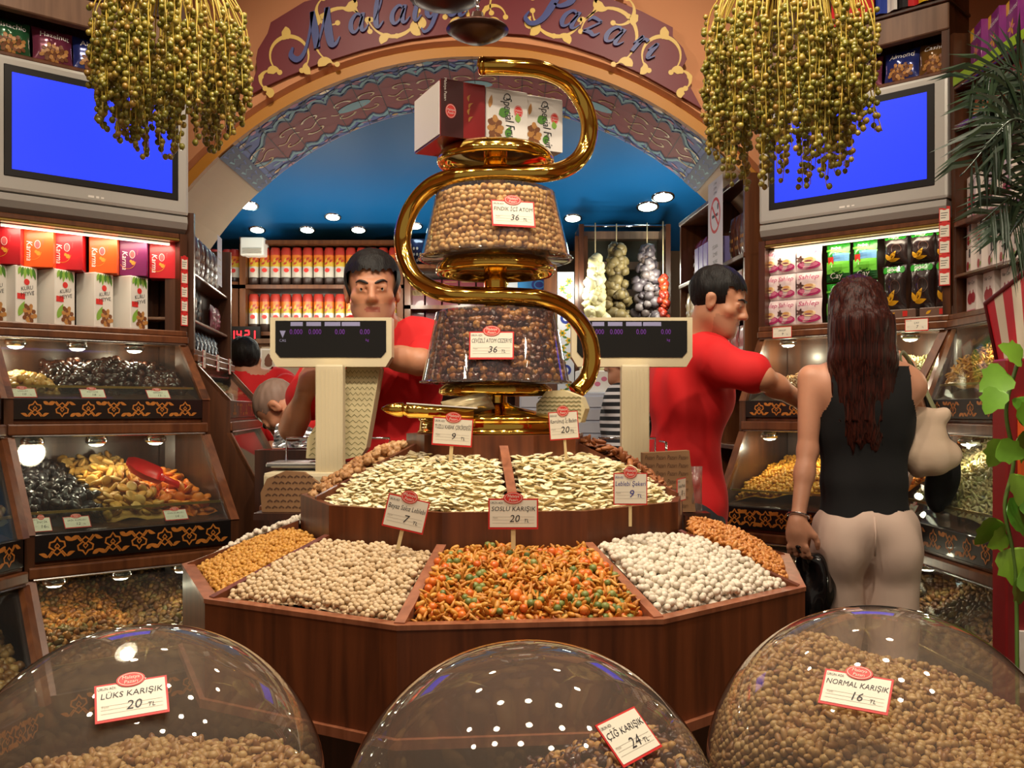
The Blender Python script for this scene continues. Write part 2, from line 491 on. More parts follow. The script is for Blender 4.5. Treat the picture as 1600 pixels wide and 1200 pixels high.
# ================================================================== room
XL, XR = -3.2, 3.2
m_floor, nt, b = newmat('brown stone floor tiles')
bk = nt.nodes.new('ShaderNodeTexBrick'); tc = nt.nodes.new('ShaderNodeTexCoord')
bk.offset = 0; bk.inputs['Scale'].default_value = 1; bk.inputs['Brick Width'].default_value = .4; bk.inputs['Row Height'].default_value = .4; bk.inputs['Mortar Size'].default_value = .006
bk.inputs['Color1'].default_value = (*lin((96, 78, 62)), 1); bk.inputs['Color2'].default_value = (*lin((84, 68, 54)), 1); bk.inputs['Mortar'].default_value = (*lin((40, 34, 30)), 1)
nt.links.new(tc.outputs['Object'], bk.inputs['Vector']); nt.links.new(bk.outputs['Color'], b.inputs['Base Color']); b.inputs['Roughness'].default_value = .3
mb = MB(); mb.box(XL, -1.5, -.05, XR, 7.2, 0)
struct(mb.build('floor', m_floor))
mb = MB(); mb.box(XL, -1.5, 3.3, XR, 4.30, 3.36)
struct(mb.build('ceiling', mat('hall ceiling paint', (190, 140, 100), .8)))
mb = MB(); mb.box(XL - .1, -1.5, 0, XL, 7.2, 3.3); struct(mb.build('wall_left', M['orange_wall']))
mb = MB(); mb.box(XR, -1.5, 0, XR + .1, 7.2, 3.3); struct(mb.build('wall_right', M['orange_wall']))
# arch wall -----------------------------------------------------------------
AX, AZ, AR, AY0, AY1 = -.178, 1.171, 1.671, 4.30, 5.0
NA = 64
def arc_pt(r, a): return (AX + r * math.cos(a), AZ + r * math.sin(a))
def arc_band(mb, r0, r1, y, m, a0=0, a1=PI, n=NA, y2=None):
    for i in range(n):
        p = a0 + (a1 - a0) * i / n; q = a0 + (a1 - a0) * (i + 1) / n
        A, B, C2, D2 = arc_pt(r0, p), arc_pt(r1, p), arc_pt(r1, q), arc_pt(r0, q)
        mb.quad((A[0], y, A[1]), (B[0], y, B[1]), (C2[0], y, C2[1]), (D2[0], y, D2[1]), m)
# front face of the wall with the arch cut out (strips from arch to top)
mb = MB()
top = 3.3
for yy, fl in ((AY0, False), (AY1, True)):
    for i in range(NA):
        p = PI * i / NA; q = PI * (i + 1) / NA
        A = arc_pt(AR, p); B = arc_pt(AR, q)
        mb.quad((A[0], yy, A[1]), (A[0], yy, top), (B[0], yy, top), (B[0], yy, B[1]), 0)
    mb.quad((XL, yy, 0), (AX - AR, yy, 0), (AX - AR, yy, top), (XL, yy, top), 0)
    mb.quad((AX + AR, yy, 0), (XR, yy, 0), (XR, yy, top), (AX + AR, yy, top), 0)
struct(mb.build('wall_back', M['orange_wall']))
# soffit: plain cream plaster, and over it the tile band
mb = MB()
for i in range(NA):
    p = PI * i / NA; q = PI * (i + 1) / NA
    A = arc_pt(AR, p); B = arc_pt(AR, q)
    mb.quad((A[0], AY0, A[1]), (B[0], AY0, B[1]), (B[0], AY1, B[1]), (A[0], AY1, A[1]), 0)
for sx in (-1, 1):
    x = AX + sx * AR
    mb.quad((x, AY0, 0), (x, AY1, 0), (x, AY1, AZ), (x, AY0, AZ), 0)
for f in range(len(mb.S)): mb.S[f] = True
struct(mb.build('trim_1', M['cream_wall']))
# raised orange moulding and ochre bead round the front of the arch
mb = MB()
def arc_mould(mb, prof, m, a0=.0, a1=PI, n=NA):
    k = len(prof)
    vs = []
    for i in range(n + 1):
        a = a0 + (a1 - a0) * i / n
        for (r, y) in prof:
            x, z = arc_pt(r, a); vs.append((x, y, z))
    fs = [(i * k + j, i * k + j + 1, (i + 1) * k + j + 1, (i + 1) * k + j) for i in range(n) for j in range(k - 1)]
    mb.add(vs, fs, m, None, False)
arc_mould(mb, [(AR + .155, AY0), (AR + .15, AY0 - .03), (AR + .06, AY0 - .035), (AR + .045, AY0)], 0)
arc_mould(mb, [(AR + .045, AY0 - .004), (AR + .04, AY0 - .012), (AR - .004, AY0 - .012), (AR - .006, AY0 + .02)], 1)
struct(mb.build('trim_2', [M['orange_wall'], mat('ochre edge tile', (190, 128, 40), .5)]))
# painted tile band under the arch
m_tile_b = mat('blue painted tile', (84, 104, 184), .6, noise_amt=.3, nscale=30)
m_tile_r = mat('dark red painted tile', (150, 40, 42), .6)
m_tile_g = mat('gold line on tile', (214, 168, 84), .35)
m_tile_t = mat('pale turquoise tile', (140, 190, 204), .6)
m_tile_p = mat('pink tile', (206, 136, 166), .6)
m_tile_n = mat('navy tile', (34, 40, 96), .6)
m_grout = mat('tile joint', (46, 30, 34), .6)
TA0, TA1 = R(47), R(133)
tw = AY1 - AY0 - .02
mb = MB()
def soff(u, v, lift=.004):
    """u along the arc 0..1, v across 0 (front)..1 (back) -> point just under the soffit"""
    a = TA1 + (TA0 - TA1) * u
    x, z = arc_pt(AR - lift, a)
    return (x, AY0 + .004 + tw * v, z)
def soff_poly(pts, m, lift):
    """outline in (u*L, v*tw) metres, triangulated fan about its middle so that it follows the curve"""
    mb.add([soff(p[0] / ALEN, p[1] / tw, lift) for p in pts], [tuple(range(len(pts)))], m)
ALEN = AR * (TA1 - TA0)
def soff_strip(u0, u1, v0, v1, m, lift, n=40):
    vs = []; fs = []
    for i in range(n + 1):
        u = u0 + (u1 - u0) * i / n
        vs += [soff(u, v0, lift), soff(u, v1, lift)]
    for i in range(n): fs.append((2 * i, 2 * i + 2, 2 * i + 3, 2 * i + 1))
    mb.add(vs, fs, m)
def soff_rib(pts, ws, m, lift):
    n = len(pts); ws = ws if isinstance(ws, list) else [ws] * n
    L = []; Q = []
    for i in range(n):
        a = pts[max(0, i - 1)]; b2 = pts[min(n - 1, i + 1)]; dx, dy = b2[0] - a[0], b2[1] - a[1]; l = math.hypot(dx, dy) or 1
        L.append((pts[i][0] - dy / l * ws[i] / 2, pts[i][1] + dx / l * ws[i] / 2)); Q.append((pts[i][0] + dy / l * ws[i] / 2, pts[i][1] - dx / l * ws[i] / 2))
    vs = [soff(p[0] / ALEN, p[1] / tw, lift) for p in L + Q]
    mb.add(vs, [(i, i + 1, n + i + 1, n + i) for i in range(n - 1)], m)
soff_strip(0, 1, 0, 1, 0, .004)
# scalloped red field
nw = 7
up = []; lo = []
for i in range(141):
    u = .035 + .93 * i / 140
    ph = (u * nw * 2) % 1
    e = .5 - abs(ph - .5)
    h = tw * (.22 + .12 * math.sin(PI * min(1, e * 2)) ** .7)
    end = min(1, (u - .035) * 16, (.965 - u) * 16)
    h *= max(.02, end)
    up.append((u * ALEN, tw * .5 - h)); lo.append((u * ALEN, tw * .5 + h))
vs = [soff(p[0] / ALEN, p[1] / tw, .006) for p in up + lo]; n = len(up)
mb.add(vs, [(i, i + 1, n + i + 1, n + i) for i in range(n - 1)], 1)
for line in (up, lo):
    soff_rib(line, .012, 5, .0075)
    soff_rib([(p[0], p[1] + (.03 if line is lo else -.03)) for p in line], .022, 3, .0068)
# gold arabesques and medallions inside the red field
tr_ = random.Random(3)
for i in range(16):
    cx = ALEN * (.06 + .88 * i / 15)
    for sgn in (-1, 1):
        pts = []
        for k in range(15):
            t = k / 14; an = t * 4.2
            rr = .055 * (1 - t * .75)
            pts.append((cx + rr * math.cos(an) * (1 if i % 2 else -1), tw * .5 + sgn * (.075 + rr * math.sin(an) * .9)))
        soff_rib(pts, [.010 * (1 - .5 * k / 14) + .003 for k in range(15)], 2, .008)
    pts = [(cx - .06 + .12 * k / 10, tw * .5 + .03 * math.sin(k / 10 * 2 * PI)) for k in range(11)]
    soff_rib(pts, .008, 2, .008)
for i in range(7):
    cx = ALEN * (.14 + .72 * i / 6)
    pts = [(cx + .085 * math.cos(a), tw * .5 + .05 * math.sin(a)) for a in [2 * PI * k / 16 for k in range(16)]]
    if i % 2: soff_poly(pts, 3, .0082); soff_poly([(cx + (p[0] - cx) * .7, tw * .5 + (p[1] - tw * .5) * .6) for p in pts], 2, .0086)
# flowered borders
for row, v0 in ((0, .07), (1, .93)):
    for i in range(64):
        cx = ALEN * (.03 + .94 * i / 63); cy = tw * (v0 + .04 * math.sin(i * 1.9))
        m = [3, 4, 5, 4, 3, 2][(i * 5 + row) % 6]
        rx = tr_.uniform(.016, .03); ry = tr_.uniform(.012, .02)
        soff_poly([(cx + rx * math.cos(a), cy + ry * math.sin(a)) for a in [2 * PI * k / 8 for k in range(8)]], m, .0066)
    soff_rib([(ALEN * (.03 + .94 * k / 120), tw * (v0 + .05 * math.sin(k * .8))) for k in range(121)], .008, 5, .0072)
for (row, v0) in ((0, .18), (1, .82)):
    for i in range(50):
        cx = ALEN * (.03 + .94 * i / 49); cy = tw * (v0 + .03 * math.sin(i * 2.3))
        soff_poly([(cx + .024 * math.cos(a), cy + .014 * math.sin(a + .5)) for a in [2 * PI * k / 7 for k in range(7)]], [3, 5, 3, 4][i % 4], .0056)
for u0, u1 in ((0, .035), (.965, 1)):
    soff_strip(u0, u1, 0, 1, 5, .0084, 3)
    for k in range(7):
        cy = tw * (k + .5) / 7; cx = ALEN * (u0 + u1) / 2
        soff_rib([(cx - .026, cy - .03), (cx - .018, cy + .022), (cx, cy - .022), (cx + .018, cy + .022), (cx + .026, cy - .03)], .012, 3 if k % 2 else 0, .0092)
for i in range(1, 22):
    soff_strip(i / 22 - .0006, i / 22 + .0006, 0, 1, 6, .0096, 1)
soff_strip(0, 1, .335, .338, 6, .0096); soff_strip(0, 1, .665, .668, 6, .0096)
struct(mb.build('trim_3', [m_tile_b, m_tile_r, m_tile_g, m_tile_t, m_tile_p, m_tile_n, m_grout]), 'painted tile band under the arch')
# back room ---------------------------------------------------------------
BY = 6.6
m_blue = mat('blue back-room ceiling', (18, 100, 164), .5, spec=.3)
mb = MB(); mb.add([(XL, AY1, 2.84), (XR, AY1, 2.84), (XR, BY + .3, 2.40), (XL, BY + .3, 2.40), (XL, AY1, 2.90), (XR, AY1, 2.90), (XR, BY + .3, 2.46), (XL, BY + .3, 2.46)],
                  [(0, 3, 2, 1), (4, 5, 6, 7), (0, 1, 5, 4), (2, 3, 7, 6), (1, 2, 6, 5), (3, 0, 4, 7)])
struct(mb.build('ceiling_back', m_blue))
mb = MB(); mb.box(XL, BY + .3, 0, XR, BY + .4, 2.6); struct(mb.build('wall_far', mat('brown back wall', (120, 92, 66), .7)))
def blue_z(y): return 2.84 - (y - AY1) * .44 / (BY + .3 - AY1)
# ================================================================== ten-sided nut stand
DCX, DCY, DROT = -.037, 2.165, R(6)
R1, R2, R3 = .685, .432, .20
Z1, Z2, Z2B, Z3 = .924, 1.073, 1.012, 1.174
def corner(r, i, z=None, half=0):
    """corner i: 0 = front-left C, counted counter-clockwise seen from above going right"""
    a = -PI / 2 - PI / 10 + (i + half) * PI / 5 + DROT
    x, y = DCX + r * math.cos(a), DCY + r * math.sin(a)
    return (x, y) if z is None else (x, y, z)
stand = thing('nut_display_stand', 'ten-sided reddish wooden stand with divided trays of nuts in two tiers', 'display stand', (DCX, DCY, 0))
for i in range(10):
    mb = MB()
    a, b = corner(R1, i), corner(R1, i + 1); c, d = corner(R1 - .022, i), corner(R1 - .022, i + 1)
    mb.add([(*a, .745), (*b, .745), (*b, Z1 - .006), (*a, Z1 - .006), (*c, .745), (*d, .745), (*d, Z1 - .006), (*c, Z1 - .006)],
           [(0, 1, 2, 3), (5, 4, 7, 6), (0, 3, 7, 4), (1, 5, 6, 2), (4, 5, 1, 0), (3, 2, 6, 7)])
    mb.build('side_panel', M['wood_red'], stand)
mb = MB()
def ringband(mb, r0, r1, z0, z1, m=0):
    for i in range(10):
        a, b, c, d = corner(r0, i), corner(r0, i + 1), corner(r1, i), corner(r1, i + 1)
        mb.add([(*a, z1), (*b, z1), (*d, z1), (*c, z1), (*a, z0), (*b, z0), (*d, z0), (*c, z0)],
               [(0, 1, 2, 3) if r0 > r1 else (3, 2, 1, 0), (4, 5, 1, 0), (3, 2, 6, 7), (7, 6, 5, 4)], m)
ringband(mb, R1 + .002, R1 - .025, Z1 - .008, Z1); mb.build('rim', M['wood_rim'], stand)
mb = MB(); ringband(mb, R1 + .010, R1 - .03, .732, .748); mb.build('lower_trim', M['wood_rim'], stand)
mb = MB(); 
for i in range(10):
    a, b = corner(R1 - .09, i), corner(R1 - .09, i + 1)
    mb.quad((*a, 0), (*b, 0), (*b, .735), (*a, .735))
mb.add([corner(R1, i, .740) for i in range(10)], [tuple(range(10))])
mb.build('plinth', M['wood_dark'], stand)
mb = MB()
for i in range(10):
    a, b, c, d = corner(R1 - .02, i), corner(R1 - .02, i + 1), corner(R2 - .01, i), corner(R2 - .01, i + 1)
    mb.quad((*a, .80), (*b, .80), (*d, .90), (*c, .90))
mb.build('tray_floor', M['wood_dark'], stand)
def bar(mb, p, q, w, h, m=0):
    """upright board from p to q (top edge points), width w, height h"""
    p, q = Vector(p), Vector(q); e = (q - p); n = Vector((-e.y, e.x, 0)).normalized() * w / 2; dz = Vector((0, 0, -h))
    v = [p + n, p - n, q - n, q + n]; v += [x + dz for x in v]
    mb.add(v, [(3, 2, 1, 0), (4, 5, 6, 7), (0, 1, 5, 4), (1, 2, 6, 5), (2, 3, 7, 6), (3, 0, 4, 7)], m)
for i in range(10):
    mb = MB(); bar(mb, corner(R1 - .012, i, Z1 + .002), corner(R2 + .004, i, Z2B + .004), .018, .12)
    mb.build('divider', M['wood_rim'] if i in (0, 1) else M['wood_red'], stand)
for i in range(10):
    mb = MB(); a, b = corner(R2, i), corner(R2, i + 1); c, d = corner(R2 - .014, i), corner(R2 - .014, i + 1)
    mb.add([(*a, .88), (*b, .88), (*b, Z2), (*a, Z2), (*c, .88), (*d, .88), (*d, Z2), (*c, Z2)],
           [(0, 1, 2, 3), (5, 4, 7, 6), (0, 3, 7, 4), (1, 5, 6, 2), (4, 5, 1, 0), (3, 2, 6, 7)])
    mb.build('upper_panel', M['wood_red'], stand)
mb = MB(); mb.add([corner(R2 - .01, i, Z2 - .06) for i in range(10)], [tuple(range(10))]); mb.build('upper_tray_floor', M['wood_dark'], stand)
for i in range(5):
    mb = MB(); h = .5 + 2 * i
    bar(mb, corner((R2 - .004) * math.cos(PI / 10), 0, Z2 + .006, h), corner(R3 * math.cos(PI / 10), 0, Z3 + .012, h), .018, .10)
    mb.build('upper_divider', M['wood_rim'] if i == 0 else M['wood_red'], stand)
mb = MB()
for i in range(10):
    a, b = corner(R3, i), corner(R3, i + 1)
    mb.quad((*a, .9), (*b, .9), (*b, 1.207), (*a, 1.207))
mb.add([corner(R3, i, 1.207) for i in range(10)], [tuple(range(10))])
mb.build('top_block', M['wood_red'], stand)
# ------------------------------------------------------------------ heaps in the trays
def bay(r_out, r_in, i, ins):
    q = [corner(r_out, i), corner(r_out, i + 1), corner(r_in, i + 1), corner(r_in, i)]
    return q, inset(q, ins)
def bayz(i, r_out, r_in, z_out, z_in, bulge=.012, half=0, ph=0):
    am = -PI / 2 - PI / 10 + (i + half + .5) * PI / 5 + DROT
    ax, ay = math.cos(am), math.sin(am)
    ro, ri = r_out * math.cos(PI / 10), r_in * math.cos(PI / 10)
    def zf(x, y):
        d = (x - DCX) * ax + (y - DCY) * ay; l = -(x - DCX) * ay + (y - DCY) * ax
        t = np.clip((ro - d) / (ro - ri), 0, 1)
        return z_out + (z_in - z_out) * t + bulge * np.sin(PI * t) + .006 * np.cos(l * 10) + .003 * np.sin(x * 31 + ph) * np.cos(y * 27)
    return zf
N = {}
N['white'] = nutmat('white sugar coating', [(224, 212, 192), (208, 196, 176), (232, 222, 204)], .55, mott=.06)
N['beige'] = nutmat('roasted beige chickpea', [(206, 180, 142), (190, 162, 122), (218, 194, 158), (202, 178, 144)], .65, mott=.1)
N['corn'] = nutmat('yellow roasted corn', [(206, 150, 62), (186, 126, 44), (218, 166, 82)], .5, mott=.12)
N['amber'] = nutmat('amber coated peanut', [(208, 138, 68), (190, 118, 52), (216, 154, 88)], .4, coat=.2, mott=.1)
N['seed'] = nutmat('pale pumpkin seed', [(240, 226, 184), (232, 216, 170), (246, 236, 204), (222, 202, 156)], .55, mott=.05, mscale=120)
N['orange'] = nutmat('orange coated peanut', [(226, 122, 40), (212, 98, 30), (232, 146, 62)], .4, coat=.2)
N['green'] = nutmat('green coated pea', [(124, 134, 66), (98, 112, 52), (140, 148, 80)], .45, coat=.1)
N['cracker'] = nutmat('golden cracker', [(206, 142, 48), (186, 118, 34), (220, 164, 74), (176, 104, 36)], .5)
N['pecan'] = nutmat('brown almond', [(150, 88, 44), (128, 70, 34), (168, 104, 56)], .5)
N['walnut'] = nutmat('light walnut piece', [(188, 142, 92), (166, 116, 68), (206, 166, 118)], .55)
N['mixnut'] = nutmat('roasted mixed nut', [(190, 150, 90), (162, 116, 64), (208, 174, 116), (138, 90, 50), (182, 138, 80)], .4, coat=.15)
N['mixpea'] = nutmat('roasted chickpea in mix', [(192, 158, 98), (172, 132, 76), (206, 174, 116)], .45, coat=.1)
N['mixnut2'] = nutmat('brown mixed nut', [(166, 118, 66), (134, 88, 48), (190, 146, 92), (120, 70, 40)], .4, coat=.15)
N['raisin_d'] = nutmat('dark raisin', [(66, 26, 20), (48, 20, 16), (88, 38, 24)], .35, coat=.2)
N['hazel'] = nutmat('roasted hazelnut', [(214, 170, 98), (196, 146, 76), (224, 186, 120), (186, 132, 66)], .45, coat=.1)
N['caramel'] = nutmat('dark glazed walnut cluster', [(104, 54, 28), (78, 38, 22), (150, 92, 44), (186, 132, 66)], .3, coat=.4)
def K(name, label, cat, group, m, shape, size, w=1.0, **kw):
    return dict(name=name, label=label, cat=cat, group=group, mat=N[m], shape=shape, size=size, w=w, **kw)
def tray_heap(i, r_out, r_in, z_out, z_in, d, kinds, n, sname, slabel, scat, bulge=.012, flat=False, layers=2, ins=None, half=0, ph=0, sheet=True, tilt=.5, gap=.92):
    z_out += .006; z_in += .010
    q, qi = bay(r_out, r_in, i + half, ins if ins else d * .5 + .009)
    zf = bayz(i, r_out, r_in, z_out, z_in, bulge, half, ph)
    pts, top = heap_pts(qi, zf, d, layers, gap=gap)
    heap(pts, top, kinds, n, sname, slabel, scat, flat=flat, tilt=tilt, sheet=sheet_tri(qi, zf, d * 1.5, 0) if sheet else None)
RO, RI = R1 - .014, R2 + .006
# bay 0 = front (mixed snacks), 1 = white, 2 = amber, 9 = beige, 8 = corn, 7 = white
tray_heap(9, RO, RI, .921, 1.0, .0102, [K('roasted_chickpea', 'beige roasted chickpea in the wide front tray beside the snack mix', 'chickpea', 'beige chickpeas near the tray rim', 'beige', 'lump', .0051)], 300,
          'roasted_chickpeas', 'heap of beige roasted chickpeas filling the front tray under the 7 TL tag', 'chickpeas', layers=3)
tray_heap(0, RO, RI, .918, 1.004, .0112, [
    K('coated_peanut', 'orange coated peanut in the front tray of mixed snacks', 'peanut', 'orange coated peanuts in the snack mix', 'orange', 'lump', .0078, .11),
    K('coated_pea', 'green coated pea in the front tray of mixed snacks', 'pea', 'green coated peas in the snack mix', 'green', 'lump', .0064, .10),
    K('cracker_stick', 'golden curved cracker in the front tray of mixed snacks', 'cracker', 'golden crackers in the snack mix', 'cracker', 'stick', .0055, .47),
    K('seasoned_peanut', 'golden brown peanut in the front tray of mixed snacks', 'peanut', 'golden peanuts in the snack mix', 'cracker', 'peanut', .0056, .30)], 300,
    'snack_mix', 'lower layers of orange, green and golden snack mix in the front tray', 'snack mix', bulge=.018, layers=3)
tray_heap(1, RO, RI, .919, 1.008, .0126, [K('sugared_chickpea', 'white sugar-coated chickpea in the tray to the right of the snack mix', 'sweet', 'white sugar-coated chickpeas near the tray rim', 'white', 'lump', .0064)], 300,
          'sugared_chickpeas', 'heap of white sugar-coated chickpeas in the tray under the blue-inked 9 TL tag', 'sweets', bulge=.016)
tray_heap(2, RO, RI, .915, 1.01, .0125, [K('glazed_peanut', 'amber glazed peanut in the far right outer tray', 'peanut', 'amber glazed peanuts nearest the rim', 'amber', 'peanut', .0056)], 300,
          'glazed_peanuts', 'heap of amber glazed peanuts in the outer tray behind the white chickpeas', 'peanuts', bulge=.02)
tray_heap(8, RO, RI, .912, .995, .0098, [K('roasted_corn_kernel', 'yellow roasted corn kernel in the narrow-looking outer tray on the left', 'corn kernel', 'yellow corn kernels nearest the rim', 'corn', 'lump', .0049)], 300,
          'roasted_corn', 'heap of yellow roasted corn kernels between beige and white chickpeas', 'corn')
tray_heap(7, RO, RI, .915, 1.01, .0120, [K('puffed_chickpea', 'white chickpea in the leftmost outer tray of the stand', 'chickpea', 'white chickpeas in the leftmost tray', 'white', 'lump', .0060)], 200,
          'puffed_chickpeas', 'heap of white chickpeas in the leftmost outer tray behind yellow corn', 'chickpeas')
tray_heap(3, RO, RI, .90, .95, .016, [K('glazed_almond', 'x', 'nut', 'x', 'amber', 'lump', .008)], 0, 'far_side_nuts', 'nuts in the outer tray on the far right side of the stand', 'nuts', layers=1)
# upper tier: two wide bays of pumpkin seeds (each spans two sides), walnuts and almonds further round
def upper_heap(h0, d, kinds, n, sname, slabel, scat, zo=1.072, zi=1.168, layers=3, **kw):
    """bay between dividers at half-corners h0 and h0+2"""
    ro, ri = R2 - .016, R3 + .004
    A0 = -PI / 2 - PI / 10 + h0 * PI / 5 + DROT
    def pt(r, k): 
        a = A0 + k * PI / 5
        return (DCX + r * math.cos(a), DCY + r * math.sin(a))
    ca = math.cos(PI / 10)
    poly = [pt(ro * ca, 0), pt(ro, .5), pt(ro, 1.5), pt(ro * ca, 2), pt(ri * ca, 2), pt(ri, 1.5), pt(ri, .5), pt(ri * ca, 0)]
    def zf(x, y):
        dx, dy = x - DCX, y - DCY; rr = np.hypot(dx, dy)
        an = np.arctan2(dy, dx) - (A0 + PI / 10 - PI / 10)
        k = np.mod(an + PI / 10, PI / 5) - PI / 10
        e = rr * np.cos(k)     # distance measured square to the side
        t = np.clip((ro * ca - e) / (ro * ca - ri * ca), 0, 1)
        return zo + (zi - zo) * t + .022 * np.sin(PI * t) + .004 * np.sin(x * 40) * np.sin(y * 33)
    # inset polygon by shrinking about the centroid line
    pts, top = heap_pts(poly, zf, d, layers, **{k: v for k, v in kw.items() if k in ('gap', 'jz', 'jx')})
    e0 = math.cos(A0), math.sin(A0); e1 = math.cos(A0 + 2 * PI / 5), math.sin(A0 + 2 * PI / 5)
    s0 = -(pts[:, 0] - DCX) * e0[1] + (pts[:, 1] - DCY) * e0[0]; s1 = (pts[:, 0] - DCX) * e1[1] - (pts[:, 1] - DCY) * e1[0]
    k = (s0 > .016) & (s1 > .016)
    pts, top = pts[k], top[k]
    n2 = 10; V = []; Fc = []
    for j in range(n2 + 1):
        for i2 in range(n2 + 1):
            a = A0 + .06 + (2 * PI / 5 - .12) * i2 / n2; r_ = (ri + (ro * ca - ri) * j / n2)
            x, y = DCX + r_ * math.cos(a), DCY + r_ * math.sin(a)
            V.append((x, y, float(zf(np.array([x]), np.array([y]))[0]) - d * .9))
    for j in range(n2):
        for i2 in range(n2):
            q = j * (n2 + 1) + i2; Fc += [(q, q + 1, q + n2 + 2), (q, q + n2 + 2, q + n2 + 1)]
    heap(pts, top, kinds, n, sname, slabel, scat, flat=kw.get('flat', False), tilt=kw.get('tilt', .5), sheet=(V, Fc, 0))
upper_heap(-1.5, .0125, [K('pumpkin_seed', 'pale pumpkin seed in the upper tray under the 9 TL tag, left of the divider', 'seed', 'pumpkin seeds left of the upper divider', 'seed', 'seed', .0062)], 150,
           'pumpkin_seeds', 'heap of pale pumpkin seeds in the upper tray left of the short divider', 'pumpkin seeds', flat=True, tilt=.24, gap=.80, jz=.25)
upper_heap(.5, .0150, [K('pumpkin_seed', 'large pale pumpkin seed in the upper tray right of the divider', 'seed', 'pumpkin seeds right of the upper divider', 'seed', 'seed', .0078)], 150,
           'pumpkin_seeds', 'heap of large pale pumpkin seeds in the upper tray right of the short divider', 'pumpkin seeds', flat=True, tilt=.24, gap=.80, jz=.25)
upper_heap(2.5, .020, [K('roasted_almond', 'brown almond heaped in the upper tray behind the pumpkin seeds, right side', 'almond', 'brown almonds in the upper tray', 'pecan', 'almond', .0095)], 120,
           'roasted_almonds', 'brown almonds heaped in the upper tray beyond the pumpkin seeds under the 20 TL tag', 'almonds', layers=2, flat=True, tilt=.6, zi=1.2)
upper_heap(-3.5, .018, [K('walnut_piece', 'light walnut piece in the upper tray behind the pumpkin seeds, left side', 'walnut', 'walnut pieces in the upper tray', 'walnut', 'chunk', .0092)], 120,
           'walnut_pieces', 'light walnut pieces in the upper tray beyond the pumpkin seeds on the left', 'walnuts', layers=2, zi=1.19)
# ================================================================== price tags
m_tagw = mat('tag paper', (232, 226, 208), .5)
m_oval = mat('tag oval red', (214, 52, 46), .45)
m_pen = mat('pen ink', (40, 38, 44), .6)
m_pen_b = mat('blue pen ink', (52, 54, 140), .6)
m_rule = mat('grey rule line', (180, 174, 160), .6)
m_stick = mat('tag stick', (214, 190, 140), .6)
def price_tag(T, w, h, name, price, label, stick=0.0, pen=None, group=None, oval=True, tilt=0.0, num=None, no_oval_text=False):
    """T: frame at the middle of the tag; x right, y up, z towards the viewer"""
    pen = pen or m_pen
    c = T @ Vector((0, 0, 0))
    t = thing('price_tag', label, 'price tag', c, group)
    th = .0012
    mb = MB()
    mb.box(-w / 2, -h / 2, -th, w / 2, h / 2, 0, 0, T)
    bw = w * .03
    mb.rect(T, -w / 2 + bw, -h / 2 + bw * 1.4, w / 2 - bw, h / 2 - bw, .0003, 1)
    for k in range(3):
        y = -h * .10 - k * h * .1
        mb.rect(T, -w * .42, y, w * .42, y + h * .008, .0005, 3)
    mb.text(T, 'ÜRÜN ADI:', -w * .33, h * .36, h * .07, .0006, 2, maxw=w * .25)
    mb.text(T, name, 0, h * .16, h * .15, .0006, 2, shear=.15, maxw=w * .90)
    mb.text(T, price, w * .02, -h * .16, h * .24, .0006, 2, shear=.2, maxw=w * .30)
    mb.text(T, 'TL', w * .26, -h * .22, h * .11, .0006, 2, shear=.2)
    mb.text(T, 'Fiyat', -w * .36, -h * .12, h * .06, .0006, 3)
    mb.build('card', [M['red'], m_tagw, pen, m_rule], t)
    if oval:
        mb = MB(); oy = h * .5 + h * .02
        pts = [(w * .20 * math.cos(2 * PI * k / 24), oy + h * .19 * math.sin(2 * PI * k / 24)) for k in range(24)]
        mb.poly(pts, -th, .0012, 0, T)
        mb.ring(T, 0, oy, w * .175, h * .165, w * .008, .0014, 1)
        mb.text(T, 'Malatya', 0, oy + h * .055, h * .09, .0015, 1, shear=.15, maxw=w * .28)
        mb.text(T, 'Pazarı', 0, oy - h * .065, h * .09, .0015, 1, shear=.15, maxw=w * .22)
        mb.build('oval_badge', [m_oval, m_tagw], t)
    if stick:
        mb = MB(); mb.box(-w * .045, -h / 2 - stick, -th - .0022, w * .045, h * .3, -th - .0002, 0, T); mb.build('stick', m_stick, t)
    return t
def tagT(px, py, D, yaw=0.0, roll=0.0, pitch=0.0):
    return tr(*P(px, py, D)) @ rot(yaw, 'Z') @ frame((0, 0, 0), (1, 0, 0)) @ rot(roll, 'Z') @ rot(pitch, 'X')
def wpx(n, D): return n * D / F
price_tag(tagT(634, 803, 1.70, roll=R(-13)), wpx(66, 1.70), wpx(52, 1.70), 'Beyaz Sakız Leblebi', '7', 'white price tag reading 7 TL on a stick in the beige chickpeas', .035)
price_tag(tagT(802, 803, 1.68), wpx(78, 1.68), wpx(48, 1.68), 'SOSLU KARIŞIK', '20', 'shaded price tag reading 20 TL on a stick in the orange and green snack mix', .035)
price_tag(tagT(985, 764, 1.78), wpx(53, 1.78), wpx(50, 1.78), 'Leblebi Şekeri', '9', 'price tag with blue handwriting on a stick in the white chickpeas', .04, pen=m_pen_b)
price_tag(tagT(707, 675, 1.93, roll=R(-4)), wpx(63, 1.93), wpx(44, 1.93), 'TUZLU KABAK ÇEKİRDEĞİ', '9', 'price tag reading 9 TL in the upper pumpkin seeds below the brass base', .035)
price_tag(tagT(881, 665, 1.95, roll=R(4)), wpx(46, 1.95), wpx(44, 1.95), 'Kavrulmuş İç Badem', '20', 'price tag reading 20 TL beside the almonds in front of the paper bag', .04)
price_tag(tagT(1065, 765, 2.10, yaw=R(62)), .06, .05, 'Soslu Fıstık', '8', 'price tag seen edge-on at the top of the amber peanuts', .03, oval=False)
